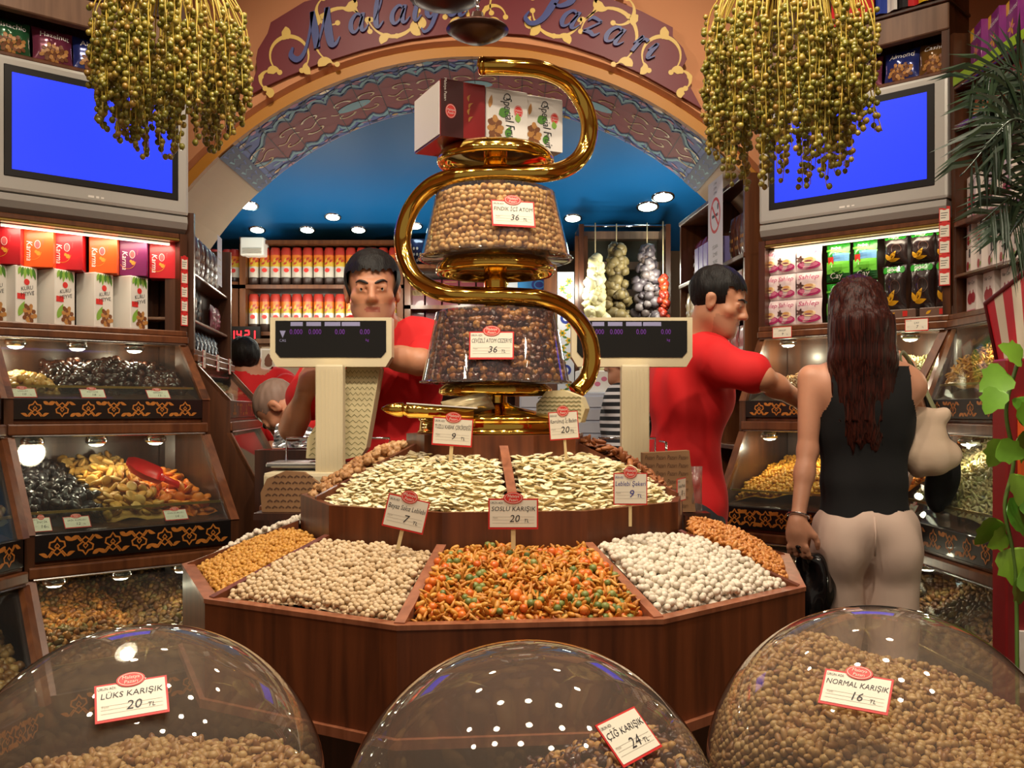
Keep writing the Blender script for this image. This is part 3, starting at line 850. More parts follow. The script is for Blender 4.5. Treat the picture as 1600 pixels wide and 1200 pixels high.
# ================================================================== brass tower
AXP = (DCX, DCY)
def zt(py, D=DCY): return CZ + (640 - py) / F * D
tower = thing('brass_display_tower', 'tall polished brass stand with round dishes and a curling brass tube', 'display stand', (DCX, DCY, 1.207))
TT = tr(DCX, DCY, 0)
mb = MB(); mb.lathe([(.0001, 1.2075), (.172, 1.2075), (.176, 1.211), (.172, 1.2145), (.170, 1.234), (.174, 1.238), (.172, 1.243), (.150, 1.250), (.085, 1.258), (.040, 1.268), (.030, 1.275)], 48, 0, TT)
mb.build('base', M['brass'], tower)
mb = MB(); mb.lathe([(.026, 1.262), (.026, 1.842)], 24, 0, TT); mb.build('stem', M['brass'], tower)
def dish(zb, r=.128, h=.026, name='dish'):
    mb = MB()
    mb.lathe([(.026, zb + h - .006), (.06, zb + h - .006), (r * .86, zb + h - .008), (r * .95, zb + .008), (r * .97, zb), (r * 1.0, zb - .003), (r * 1.035, zb + .004), (r * 1.03, zb + .012), (r * .97, zb + h * .8), (r * .92, zb + h), (.026, zb + h)], 56, 0, TT)
    mb.build(name, M['brass'], tower)
dish(1.294, .124, .024); dish(1.566, .130, .030); dish(1.812, .128, .030)
def spline(pts, n=10):
    out = []
    P4 = [Vector(p) for p in pts]; P4 = [P4[0] * 2 - P4[1]] + P4 + [P4[-1] * 2 - P4[-2]]
    for i in range(1, len(P4) - 2):
        a, b, c, d = P4[i - 1:i + 3]
        for k in range(n):
            t = k / n
            out.append(.5 * ((2 * b) + (c - a) * t + (2 * a - 5 * b + 4 * c - d) * t * t + (3 * b - a - 3 * c + d) * t ** 3))
    out.append(P4[-2]); return out
tp = [(752, 103, 2.06), (800, 104, 2.08), (845, 109, 2.11), (885, 128, 2.15), (911, 162, 2.17), (921, 200, 2.17), (913, 236, 2.165), (890, 260, 2.14), (850, 271, 2.105), (775, 271, 2.09), (715, 276, 2.10), (675, 290, 2.14), (645, 322, 2.17), (630, 362, 2.18), (633, 402, 2.17), (653, 438, 2.14), (695, 458, 2.105), (745, 462, 2.09), (800, 463, 2.09), (850, 468, 2.11), (890, 487, 2.15), (917, 522, 2.17), (925, 560, 2.17), (917, 592, 2.165), (900, 612, 2.15)]
path = spline([P(*q) for q in tp], 8)
mb = MB(); mb.tube(path, .0195, 20, 0)
mb.ball(path[0], (.010, .0195, .0195), 0, 16, 10)
mb.build('tube', M['brass'], tower)
mb = MB()
q0 = P(608, 639, 1.98); q1 = P(740, 648, 1.99)
ax = (q1 - q0).normalized()
mb.tube([q0 - ax * .016, q0 - ax * .004, q0 + ax * .012, q0 + ax * .028, q0 + ax * .03, q0 + ax * .036, q0 + ax * .04, q0 + ax * .06, q1], [.002, .009, .014, .0155, .012, .012, .0155, .0155, .0155], 18, 0)
mb.build('lower_tube', M['brass'], tower)
# acrylic containers --------------------------------------------------------
def container(zb, zt_, rb, rt_, label, nuts):
    t = thing('acrylic_nut_container', label, 'container', (DCX, DCY, zb))
    mb = MB()
    mb.lathe([(.03, zt_), (rt_ - .006, zt_), (rt_, zt_ - .004), (rb, zb + .006), (rb + .006, zb + .004), (rb + .006, zb), (rb, zb)], 64, 0, TT)
    mb.build('body', M['acrylic'], t)
    mb = MB(); mb.lathe([(.03, zb + .001), (rb - .002, zb + .001), (rb - .002, zb + .004), (.03, zb + .004)], 64, 0, TT)
    mb.build('base_plate', M['acrylic'], t)
    return t
CB1, CT1, CB2, CT2 = 1.319, 1.480, 1.597, 1.748
container(CB1, CT1, .166, .134, 'lower clear acrylic container full of dark glazed walnut clusters', None)
container(CB2, CT2, .168, .135, 'upper clear acrylic container full of roasted hazelnuts', None)
def cone_fill(zb, zt_, rb, rt_, d, fill_to=1.0):
    """piece centres lining the inside of the container and its top"""
    out = []; top = []
    z = zb + d * .5
    row = 0
    while z < zb + (zt_ - zb) * fill_to - d * .4:
        t = (z - zb) / (zt_ - zb); r = rb + (rt_ - rb) * t - d * .55 - .003
        n = int(2 * PI * r / (d * .92))
        for i in range(n):
            a = 2 * PI * (i + .5 * (row % 2)) / n + nrng.normal(0, .012)
            rr = r - abs(nrng.normal(0, d * .22))
            out.append((DCX + rr * math.cos(a), DCY + rr * math.sin(a), z + nrng.normal(0, d * .12))); top.append(math.sin(a) < -.05)
        n2 = int(2 * PI * (r - d) / (d * 1.1))
        for i in range(n2):
            a = 2 * PI * i / n2 + .3 * row
            out.append((DCX + (r - d * .8) * math.cos(a), DCY + (r - d * .8) * math.sin(a), z + d * .3)); top.append(False)
        z += d * .82; row += 1
    return np.array(out), np.array(top)
def cone_core(zb, zt_, rb, rt_, d):
    V = []; Fc = []; n = 40
    for j, t in enumerate((0, 1)):
        for i in range(n):
            a = 2 * PI * i / n; r = (rb + (rt_ - rb) * t) - d * 1.7
            V.append((DCX + r * math.cos(a), DCY + r * math.sin(a), zb + .004 + (zt_ - zb - d * 1.2) * t))
    for i in range(n):
        k = (i + 1) % n; Fc += [(i, k, n + k), (i, n + k, n + i)]
    return V, Fc, 0
p, tp_ = cone_fill(CB2 + .004, CT2, .168, .135, .0138)
heap(p, tp_, [K('roasted_hazelnut', 'roasted hazelnut behind the clear wall of the upper container', 'hazelnut', 'hazelnuts in the upper container', 'hazel', 'hazel', .0072)], 300, 'hazelnuts', 'roasted hazelnuts filling the upper acrylic container', 'hazelnuts', sheet=cone_core(CB2, CT2, .168, .135, .0185))
p, tp_ = cone_fill(CB1 + .004, CT1, .166, .134, .0150)
heap(p, tp_, [K('glazed_walnut', 'dark glazed walnut piece behind the clear wall of the lower container', 'walnut', 'glazed walnuts in the lower container', 'caramel', 'chunk', .0086, .8),
              K('glazed_walnut', 'dark glazed walnut piece behind the clear wall of the lower container', 'walnut', 'glazed walnuts in the lower container', 'raisin_d', 'raisin', .0080, .2)], 150, 'glazed_walnuts', 'dark glazed walnut clusters filling the lower acrylic container', 'walnuts', sheet=cone_core(CB1, CT1, .166, .134, .015))
def on_cone(px, py, zb, zt_, rb, rt_):
    """frame on the front of a container wall seen at pixel (px, py)"""
    z = zt(py, DCY - rb); t = (z - zb) / (zt_ - zb); r = rb + (rt_ - rb) * t + .003
    x = (px - 800) / F * (DCY - r); dx = x - DCX
    a = math.asin(max(-1, min(1, dx / r)))
    y = DCY - r * math.cos(a)
    lean = math.atan((rb - rt_) / (zt_ - zb))
    return tr(x, y, z) @ rot(a, 'Z') @ rot(-lean, 'X') @ frame((0, 0, 0), (1, 0, 0))
price_tag(on_cone(802, 331, CB2, CT2, .168, .135), .094, .058, 'FINDIK İÇİ ATOM', '36', 'price tag reading 36 TL on the upper container of hazelnuts')
price_tag(on_cone(768, 539, CB1, CT1, .166, .134), .094, .060, 'CEVİZLİ ATOM CEZERYE', '36', 'price tag reading 36 TL on the lower container of dark walnuts')
# boxes on the top dish -------------------------------------------------------
m_box_red = mat('deep red carton', (132, 20, 22), .35, coat=.3)
m_box_dk = mat('dark maroon carton', (58, 12, 14), .35, coat=.3)
m_box_w = mat('white carton', (228, 222, 214), .45)
m_leafg = mat('printed green leaf', (78, 132, 44), .45)
m_leafl = mat('printed light green leaf', (134, 178, 70), .45)
m_nutbr = mat('printed brown nuts', (122, 74, 40), .45, noise_amt=.4, nscale=120)
m_nutlt = mat('printed light nuts', (186, 132, 70), .45, noise_amt=.4, nscale=120)
m_gilt = mat('gilt print', (168, 116, 48), .4)
m_txt_d = mat('dark print', (34, 40, 46), .5)
BX = frame((-.152, 2.045, 1.844), (.275, .13, 0))     # x along the fronts, z towards viewer
def carton(T, x0, w, h, d, mats_front, label, art, side_m=1, group=None, name='nut_carton', cat='box'):
    t = thing(name, label, cat, T @ Vector((x0 + w / 2, 0, -d / 2)), group)
    mb = MB(); mb.box(x0, 0, -d, x0 + w, h, 0, 0, T, bev=.0015); mb.build('carton', mats_front[0], t)
    mb = MB(); art(mb, T @ tr(x0, 0, .0004), w, h); mb.build('printed_front', mats_front[1:], t)
    return t
def seal(mb, T, cx, cy, r, m_bg, m_fg, ang=0.0):
    mb.ell(T, cx, cy, r, r * 1.25, .0004, m_bg, 20); mb.ring(T, cx, cy, r * .9, r * 1.12, r * .07, .0006, m_fg)
    mb.text(T, 'Malatya', cx, cy + r * .22, r * .40, .0007, m_fg, shear=.2, maxw=r * 1.4)
    mb.text(T, 'Pazarı', cx, cy - r * .32, r * .40, .0007, m_fg, shear=.2, maxw=r * 1.2)
def art_red(mb, T, w, h):
    mb.rect(T, 0, 0, w * .5, h, .0002, 0)
    seal(mb, T, w * .22, h * .45, w * .12, 1, 2)
    mb.text(T, 'Malatya Pazarı', w * .10, h * .82, w * .06, .0005, 2, ang=-PI / 2, maxw=h * .4)
    for k in range(4):
        mb.leaf(T, w * .62, h * (.3 + .12 * k), w * .16, w * .05, R(50 + 25 * (k % 2)), .0004, 3, .2)
carton(BX, 0, .104, .122, .165, [m_box_red, m_box_dk, m_oval, m_box_w, m_gilt], 'dark red carton standing on the top brass dish, at its left end', art_red)
mb = MB(); Ts = BX @ rot(-PI / 2, 'Y')
def art_fruit(mb, T, w, h):
    mb.rect(T, w * .02, 0, w, h * .98, .0002, 0)
    for k in range(24):
        a = k * 2.4; r = .5 * (k / 24) ** .5
        mb.ell(T, w * (.22 + .34 * r * math.cos(a) * .8), h * (.25 + .42 * r * math.sin(a)), w * .085, w * .065, .0004 + k * .00001, 2 + k % 2, 10, a)
    mb.leaf(T, w * .30, h * .52, w * .30, w * .22, R(25), .0009, 1); mb.leaf(T, w * .5, h * .12, w * .25, w * .16, R(75), .0009, 1); mb.leaf(T, w * .78, h * .42, w * .2, w * .14, R(100), .0009, 4)
    mb.leaf(T, w * .08, h * .62, w * .3, w * .1, R(80), .0009, 3)
    seal(mb, T, w * .78, h * .62, w * .11, 5, 0)
    mb.text(T, 'Special Fruit', w * .55, h * .46, w * .22, .001, 6, shear=.25, ang=-PI / 2 + .12, maxw=h * .82)
    pts = [(w * (.52 - .09 * math.cos(t) * (1 - t / 9)), h * .85 + w * .1 * math.sin(t) * (1 - t / 9)) for t in [k * .4 for k in range(16)]]
    mb.ribbon(T, pts, w * .022, .001, 6)
fr = [m_box_w, m_box_w, m_leafg, m_nutbr, m_nutlt, m_leafl, m_oval, m_txt_d]
carton(BX, .1055, .100, .120, .165, fr, 'white carton printed with leaves and nuts beside the dark red one on the top dish', art_fruit)
carton(BX @ tr(0, 0, -.01), .2075, .092, .120, .155, fr, 'white carton printed with leaves and nuts at the right end of the top dish', art_fruit)
mb = MB(); mb.box(-.0022, .004, -.160, -.0008, .118, -.004, 0, BX); mb.build('white_flap', m_box_w, [o for o in COL.objects if o.name == 'nut_carton'][0])
# things on the brass base -----------------------------------------------------
m_foil = mat('clear candy wrap', (206, 190, 150), .15, .35, coat=.5)
def pillow(mb, T, w, h, d, m=0, nx=10, ny=10, crimp=.08, seed=0, wr=.06):
    """sealed bag: x right, y up from 0, bulging to +z and -z"""
    for s in (1, -1):
        vs = []; fs = []
        for j in range(ny + 1):
            for i in range(nx + 1):
                u, v = i / nx, j / ny
                e = max(0, math.sin(PI * u)) ** .55 * max(0, math.sin(PI * v)) ** .55
                nz = noise.noise(Vector((u * 5 + seed, v * 5, s))) * wr * d
                pin = 1 - .06 * math.sin(PI * v)
                vs.append(((u - .5) * w * pin, v * h, s * (d * .5 * e + nz * e)))
        for j in range(ny):
            for i in range(nx):
                q = j * (nx + 1) + i; f = (q, q + 1, q + nx + 2, q + nx + 1)
                fs.append(f if s > 0 else f[::-1])
        mb.add(vs, fs, m, T, True)
t = thing('wrapped_candy_bag', 'small clear wrapped bag lying on the brass base in front of the stem', 'bag', P(745, 640, 2.03))
mb = MB(); pillow(mb, tr(*P(735, 648, 2.05)) @ rot(R(-14), 'Y') @ frame((0, 0, 0), (1, 0, 0)), .11, .042, .05, seed=4, wr=.3); mb.build('wrapper', m_foil, t)
mb = MB(); T_ = tr(*P(690, 634, 2.0)) @ rot(R(4), 'Y') @ frame((0, 0, 0), (1, 0, 0)); mb.box(-.07, -.001, -.03, .075, .0015, .03, 0, T_); mb.build('paper_slip', M['white'], t)
m_pap = mat('printed beige paper bag', (208, 194, 150), .7)
m_papp = mat('olive zigzag print', (128, 124, 84), .7)
def zigzag(mb, T, w, h, nx, ny, m, z=.0006, x0=0, y0=0, amp=.3, lw=None):
    for j in range(ny):
        y = y0 + h * (j + .5) / ny
        pts = [(x0 + w * i / (nx * 2), y + (amp if i % 2 else -amp) * h / ny * .5) for i in range(nx * 2 + 1)]
        mb.ribbon(T, pts, lw or h / ny * .28, z, m)
t = thing('paper_bag', 'small folded beige paper bag standing on the brass base behind the 20 TL tag', 'paper bag', P(872, 655, 2.06))
Tb = tr(*P(838, 660, 2.085)) @ rot(R(-16), 'Z') @ frame((0, 0, 0), (1, 0, 0))
mb = MB()
sd = [(0, 0), (.098, 0), (.108, .03), (.098, .055), (.06, .07), (.022, .068), (.0, .04)]
mb.poly(sd, -.05, 0, 0, Tb); mb.build('sack', m_pap, t)
mb = MB(); zigzag(mb, Tb, .095, .052, 9, 6, 0, .0008, .004, .006); mb.build('zigzag_print', m_papp, t)
# ================================================================== acrylic domes in front
m_bowl = mat('white plastic bowl', (220, 214, 204), .4)
DR = .2
def dome(c, label):
    t = thing('acrylic_dome_bin', label, 'nut bin', (c[0], c[1], c[2] - DR))
    T = tr(*c)
    prof = [(math.sin(a) * DR, math.cos(a) * DR) for a in [PI * .86 * k / 40 for k in range(41)]]; prof[0] = (.0001, DR)
    mb = MB(); mb.lathe(prof, 96, 0, T); mb.build('dome_shell', M['dome'], t)
    mb = MB(); r0 = math.sin(PI * .86) * DR; z0 = math.cos(PI * .86) * DR
    mb.lathe([(r0 + .004, z0 + .006), (r0 + .006, z0 - .002), (r0 * .98, -DR - .012), (.001, -DR - .012)], 48, 0, T); mb.build('base_ring', m_bowl, t)
    return t
DL, DM, DRt = (-.404, 1.048, .822), (.0184, .992, .817), (.425, 1.102, .832)
dome(DL, 'clear acrylic dome of mixed nuts filled to the middle, tag reading 20 TL')
dome(DM, 'clear acrylic dome of dark mixed nuts and raisins, tag reading 24 TL')
dome(DRt, 'clear acrylic dome heaped high with pale mixed nuts, tag reading 16 TL')
t = thing('front_counter', 'low dark wooden counter carrying the three clear domes', 'counter', (0, 1.0, 0))
mb = MB(); mb.box(-.80, .80, .0, .84, 1.32, .575, 0); mb.build('body', M['wood_dark'], t)
mb = MB(); mb.box(-.82, .78, .575, .86, 1.34, .604, 0, bev=.004); mb.build('counter_top', M['wood_red'], t)
def dome_fill(c, zf, d):
    """surface heap inside the sphere plus a lining against the shell below it"""
    r = DR - .006 - d * .5
    n = 28
    disc = [(c[0] + r * math.cos(2 * PI * k / n), c[1] + r * math.sin(2 * PI * k / n)) for k in range(n)]
    pts, top = heap_pts(disc, zf, d, 2, jz=.22)
    k = np.linalg.norm(pts - np.array(c), axis=1) < r
    pts, top = pts[k], top[k]
    # lining
    L = []
    m = int(4 * PI * r * r / (d * d * .80)); ga = PI * (3 - 5 ** .5)
    for i in range(m):
        zz = 1 - 2 * (i + .5) / m; rr = math.sqrt(1 - zz * zz); a = ga * i
        q = np.array([c[0] + r * rr * math.cos(a), c[1] + r * rr * math.sin(a), c[2] + r * zz]) + nrng.normal(0, d * .06, 3)
        if q[2] < zf(q[0:1], q[1:2])[0] - d * .5 and q[2] > c[2] - DR * .95: L.append(q)
    L = np.array(L) if L else np.zeros((0, 3))
    vis = np.array([((q - np.array(c)) @ (CAM - np.array(c))) > 0 for q in L], bool) if len(L) else np.zeros(0, bool)
    allp = np.concatenate([pts, L]); at = np.concatenate([top, vis])
    # only what the frame can show (above the lower edge) becomes single objects
    py = 640 - (allp[:, 2] - CZ) / allp[:, 1] * F; px = 800 + allp[:, 0] / allp[:, 1] * F
    at &= (py < 1204) & (px > -5) & (px < 1605)
    V = []; Fc = []
    return allp, at
def flat_z(z0, ax=0, ay=0, c=(0, 0, 0), bump=.006, peak=0.0, pr=.08, pxo=0.0, pyo=0.0):
    def zf(x, y):
        z = z0 + ax * (x - c[0]) + ay * (y - c[1]) + bump * np.sin(x * 37) * np.cos(y * 31)
        return z + peak * np.exp(-(((x - c[0] - pxo) ** 2 + (y - c[1] - pyo) ** 2) / pr ** 2))
    return zf
lab = lambda a: dict(label=a, group=a)
p, tp_ = dome_fill(DL, flat_z(.842, .02, 0, DL), .0112)
heap(p, tp_, [K('mixed_nut', 'roasted nut lying in the half-filled dome with the 20 TL tag', 'nut', 'nuts in the half-filled dome', 'mixnut', 'peanut', .0057, .55),
              K('mixed_chickpea', 'round roasted chickpea in the half-filled dome with the 20 TL tag', 'chickpea', 'chickpeas in the half-filled dome', 'mixpea', 'lump', .0058, .45)], 260, 'mixed_nuts', 'mixed roasted nuts deeper in the half-filled dome on the left', 'nuts')
p, tp_ = dome_fill(DM, flat_z(.818, .50, .0, DM, peak=.035, pr=.10, pxo=.06, pyo=.06), .0105)
heap(p, tp_, [K('dark_raisin', 'dark raisin in the middle dome with the 24 TL tag', 'raisin', 'raisins in the middle dome', 'raisin_d', 'raisin', .0056, .45),
              K('brown_nut', 'brown nut in the middle dome with the 24 TL tag', 'nut', 'brown nuts in the middle dome', 'mixnut2', 'peanut', .0053, .35),
              K('pale_hazelnut', 'pale hazelnut in the middle dome with the 24 TL tag', 'hazelnut', 'hazelnuts in the middle dome', 'hazel', 'hazel', .0053, .20)], 260, 'dark_mixed_nuts', 'dark mixed nuts and raisins deeper in the middle dome', 'nuts')
p, tp_ = dome_fill(DRt, flat_z(.925, -.12, .15, DRt, peak=.035, pr=.11, pxo=-.06, pyo=.05), .0092)
heap(p, tp_, [K('plain_mixed_nut', 'pale roasted nut in the full dome with the 16 TL tag', 'nut', 'nuts in the full dome', 'mixnut', 'peanut', .0046, .45),
              K('plain_chickpea', 'round pale chickpea in the full dome with the 16 TL tag', 'chickpea', 'chickpeas in the full dome', 'mixpea', 'lump', .0048, .55)], 300, 'pale_mixed_nuts', 'pale mixed nuts deeper in the full dome on the right', 'nuts')
def on_dome(c, px, py, roll=0.0):
    d = np.array([(px - 800) / F, 1, (640 - py) / F]); d /= np.linalg.norm(d)
    v = np.array(c) - CAM; b = v @ d; disc = b * b - v @ v + (DR + .004) ** 2
    q = CAM + d * (b - math.sqrt(max(0, disc)))
    n = Vector(q - np.array(c)).normalized()
    x = Vector((0, 0, 1)).cross(n).normalized()
    return frame(q, x, n.cross(x)) @ rot(roll, 'Z')
def dome_tag(c, px, py, roll, w, h, *a, **k): return price_tag(on_dome(c, px, py, roll), w, h, *a, **k)
dome_tag(DL, 206, 1092, R(6), .066, .043, 'LÜKS KARIŞIK', '20', 'price tag reading 20 TL stuck inside the half-filled dome')
dome_tag(DM, 983, 1150, R(8), .056, .044, 'ÇİĞ KARIŞIK', '24', 'tilted price tag reading 24 TL on the middle dome', oval=False)
dome_tag(DRt, 1337, 1080, R(-2), .068, .040, 'NORMAL KARIŞIK', '16', 'price tag reading 16 TL on the full dome of pale nuts')
# ================================================================== display cases along the walls
m_orn = mat('black lacquer band', (18, 13, 12), .35, coat=.3)
m_orn_g = mat('gold stencil', (176, 108, 40), .45, noise_amt=.2, nscale=30)
m_case_in = wood('case inner wood', (52, 28, 15), (84, 48, 26))
m_mirror = mat('smoky mirror back', (70, 58, 52), .12, .9)
def motif(mb, T, cx, cy, h, up, m=1, z=.0006):
    """one lotus-and-knot figure of the gold stencil, h high"""
    s = 1 if up else -1
    Q = T @ tr(cx, cy, 0) @ sc(h, h * s, 1)
    w = .085
    mb.ribbon(Q, [(-.42, -.42), (-.22, -.18), (0, -.36), (.22, -.18), (.42, -.42)], [.05, w, w, w, .05], z, m)
    mb.ribbon(Q, [(-.34, -.44), (0, -.02), (.34, -.44)], w * .8, z + .0001, m)
    mb.ribbon(Q, [(-.12, -.14), (-.34, .02), (-.30, .22), (-.12, .26), (0, .44), (.12, .26), (.30, .22), (.34, .02), (.12, -.14)], [w * .7, w, w, w, w * 1.1, w, w, w, w * .7], z + .0002, m)
    mb.ribbon(Q, [(-.10, .02), (0, .16), (.10, .02), (0, -.08), (-.10, .02)], w * .7, z + .0003, m)
    for sg in (-1, 1):
        mb.leaf(Q, sg * .40, -.44, .42, .17, R(90 - sg * 62), z + .0004, m, .1 * sg)
def ornament(mb, T, x0, x1, y0, y1, n=7):
    """gold pattern within a rectangle"""
    h = (y1 - y0) * .86; cy = (y0 + y1) / 2
    for i in range(n):
        cx = x0 + (x1 - x0) * (i + .5) / n
        motif(mb, T, cx, cy, h, i % 2 == 0)
        if i < n - 1:
            xx = x0 + (x1 - x0) * (i + 1) / n; sg = 1 if i % 2 == 0 else -1
            mb.leaf(T, xx - h * .30, cy + sg * h * .44, h * .42, h * .2, R(-sg * 30), .0005, 1)
            mb.leaf(T, xx + h * .30, cy + sg * h * .44, h * .42, h * .2, R(180 + sg * 30), .0005, 1)
def obox(mb, T, x0, x1, z0, z1, o0, o1, m=0, bev=.003): mb.box(x0, z0, o0, x1, z1, o1, m, T, bev)
class Case:
    def __init__(s, name, label, T, W, k, zshelf, ztop, depth=.30, nmot=7, m0=0.0, m1=0.0, tv=None, rows=3):
        s.T, s.W, s.k, s.m0, s.m1 = T, W, k, m0, m1      # m0, m1: mitre where two cases meet in an inner corner
        A = lambda o, e=0.0: e + m0 * max(0, o)
        B = lambda o, e=0.0: W - e - m1 * max(0, o)
        c = T @ Vector((W / 2, 0, 0)); s.t = t = thing(name, label, 'display case', c)
        o1, o2, o3 = .20 * k, .43 * k, .63 * k
        s.rows = [(.0, zshelf - .05, o1, 1.295), (o1, 1.172, o2, .888), (o2, .752, o3, .46)][:rows]
        s.bands = [(o1, 1.228, 1.292), (o2, .806, .884), (o3, .38, .455)]
        outline = [(-depth, 0), (o3 - .03, 0), (o3 - .02, .37), (o3 + .012, .37), (o3 + .012, .46), (o2 + .014, .752), (o2 + .014, .89), (o1 + .014, 1.172), (o1 + .014, 1.30), (.014, zshelf - .05)] + ([(.014, tv[0]), (-.092, tv[0]), (-.092, tv[1]), (.014, tv[1])] if tv else []) + [(.014, ztop), (-depth, ztop)]
        flat = [(-depth, 0), (0, 0), (0, zshelf - .05)] + outline[10:]
        for x, mi_ in ((0, m0), (W - .028, m1)):
            mb = MB(); mb.poly([(-o, z) for o, z in (flat if mi_ else outline)], 0, .028, 0, T @ tr(x, 0, 0) @ rot(PI / 2, 'Y'))
            mb.build('side_panel', m_case_in, t)
        mb = MB(); obox(mb, T, .028, W - .028, .02, ztop, -depth, -depth + .015); mb.build('back_panel', m_case_in, t)
        mb = MB(); obox(mb, T, .0, W, zshelf - .05, zshelf - .022, -depth + .015, .03, 0, .004); obox(mb, T, 0, W, zshelf - .022, zshelf, -depth + .015, .018, 0, .004)
        mb.build('shelf', M['wood_mid'], t)
        mb = MB(); obox(mb, T, .01, W - .01, zshelf - .056, zshelf - .05, .0, .034, 0); mb.build('chrome_strip', M['steel'], t)
        for i, (ot, zt_, ob, zb) in enumerate(s.rows):
            # leaning pane
            mb = MB(); th = .004
            mb.add([T @ Vector(v) for v in ((A(ob, .03), zb, ob), (B(ob, .03), zb, ob), (B(ot, .03), zt_, ot), (A(ot, .03), zt_, ot), (A(ob, .03), zb, ob - th), (B(ob, .03), zb, ob - th), (B(ot, .03), zt_, ot - th), (A(ot, .03), zt_, ot - th))],
                   [(0, 1, 2, 3), (7, 6, 5, 4), (0, 4, 5, 1), (1, 5, 6, 2), (2, 6, 7, 3), (3, 7, 4, 0)])
            mb.build('glass_pane', M['glass'], t)
            # edge frames of the pane
            for X in (A, lambda o: B(o, .03)):
                mb = MB(); mb.add([T @ Vector((X(o) + a, z, o + b)) for (o, z) in ((ob, zb), (ot, zt_)) for a, b in ((0, 0.018), (.03, .018), (.03, .0), (0, .0))],
                                  [(0, 1, 5, 4), (1, 2, 6, 5), (2, 3, 7, 6), (3, 0, 4, 7), (3, 2, 1, 0), (4, 5, 6, 7)])
                mb.build('pane_frame', M['wood_mid'], t)
            # tilted floor, lip with brass strip
            mb = MB(); mb.add([T @ Vector(v) for v in ((A(ob, .028), zb, ob - .02), (B(ob, .028), zb, ob - .02), (W - .028, zb + .10, -depth + .02), (.028, zb + .10, -depth + .02))], [(0, 1, 2, 3)]); mb.build('tray_floor', m_case_in, t)
            tl = .80; lo, lz = ot + (ob - ot) * tl - .022, zt_ + (zb - zt_) * tl
            mb = MB(); mb.box(A(lo, .03), lz - .004, lo - .004, B(lo, .03), lz + .004, lo + .004, 0, T); mb.build('brass_strip', M['brass_dull'], t)
            mb = MB(); mb.add([T @ Vector(v) for v in ((A(ob, .03), zb + .002, ob - .014), (B(ob, .03), zb + .002, ob - .014), (B(lo, .03), lz, lo), (A(lo, .03), lz, lo))], [(0, 1, 2, 3)]); mb.build('lip_glass', M['glass'], t)
            # ornament band and moulding under it
            o, b0, b1 = s.bands[i]
            mb = MB(); obox(mb, T, A(o, .02), B(o, .02), b0, b1 + .004, o - .03, o + .012, 0, .002)
            ornament(mb, T @ tr(0, 0, o + .012), A(o, .05), B(o, .05), b0 + .002, b1 + .002, nmot)
            mb.build('ornamental_band', [m_orn, m_orn_g], t)
            if i < 2:
                zt2 = s.rows[i + 1][1] if i + 1 < len(s.rows) else b0 - .05
                mb = MB(); obox(mb, T, A(o, .01), B(o, .01), b0 - .014, b0, o - .05, o + .002, 0, .002); obox(mb, T, A(o, .01), B(o, .01), zt2 + .006, b0 - .014, o - .05, o + .022, 0, .005)
                mb.build('moulding', M['wood_mid'], t)
                mb = MB(); obox(mb, T, A(o, .02), B(o, .02), zt2, zt2 + .006, o - .05, o + .024); mb.build('chrome_strip', M['steel'], t)
        o3 = s.bands[-1][0]
        mb = MB(); obox(mb, T, A(o3, .028), B(o3, .028), .0, .37, o3 - .06, o3 - .035); mb.build('plinth', M['wood_dark'], t)
    def lamp(s, x, row, power=2.2, label=None):
        ot, zt_, ob, zb = s.rows[row]
        x = min(max(x, s.m0 * ot + .07), s.W - s.m1 * ot - .07); p = s.T @ Vector((x, zt_ - .016, ot - .05))
        t = thing('case_lamp', label or 'small round chrome lamp under the top of a display case row', 'lamp', p, 'round chrome lamps inside the display cases')
        mb = MB(); mb.lathe([(.001, .016), (.03, .014), (.036, .004), (.036, -.006), (.028, -.012)], 24, 0, tr(*p)); hs_ = mb.build('housing', M['chrome'], t)
        mb = MB(); mb.lathe([(.028, -.010), (.018, -.018), (.0005, -.021)], 24, 0, tr(*p)); mb.build('bulb', m_case_bulb, hs_)
        l = bpy.data.lights.new('case_light', 'POINT'); l.energy = power; l.color = lin((255, 236, 206)); l.shadow_soft_size = .012
        o = bpy.data.objects.new('case_light', l); COL.objects.link(o); o.location = p - Vector((0, 0, .05))
    def goods(s, row, x0, x1, d, kinds, n, sname, slabel, scat, hf=.09, back=-.2, flat=False, layers=2, hump=.02, tilt=.5, fx=0.0, stuff=True):
        """heap from the lip up to the back between x0 and x1"""
        ot, zt_, ob, zb = s.rows[row]
        tl = .80; lo, lz = ot + (ob - ot) * tl - .022, zt_ + (zb - zt_) * tl
        o_f, z_f = lo - .012, lz + .004
        xm, xw = (x0 + x1) / 2, (x1 - x0) / 2
        def zf(x, o):
            t = np.clip((o_f - o) / (o_f - back), 0, 1)
            return z_f + hf * t ** .8 + hump * np.cos((x - xm) / xw * PI / 2) * np.sin(PI * np.clip(t, 0, 1)) + fx * (x - xm) + .008 * np.sin(x * 41) * np.cos(o * 37)
        pts, top = heap_pts([(x0, back), (x1, back), (x1, o_f - d * .3), (x0, o_f - d * .3)], zf, d, layers)
        k = (pts[:, 0] > s.m0 * np.maximum(pts[:, 1], 0) + .03 + d * .5) & (pts[:, 0] < s.W - s.m1 * np.maximum(pts[:, 1], 0) - .03 - d * .5); pts, top = pts[k], top[k]
        Wd = np.array([list(s.T @ Vector((p[0], p[2], p[1]))) for p in pts])
        q = [(x0, back), (x1, back), (x1, o_f), (x0, o_f)]
        V, Fc, mi = sheet_tri(q, zf, d * 1.3, 0)
        V = [list(s.T @ Vector((min(max(v[0], s.m0 * max(0, v[1]) + .032), s.W - s.m1 * max(0, v[1]) - .032), v[2], v[1]))) for v in V]
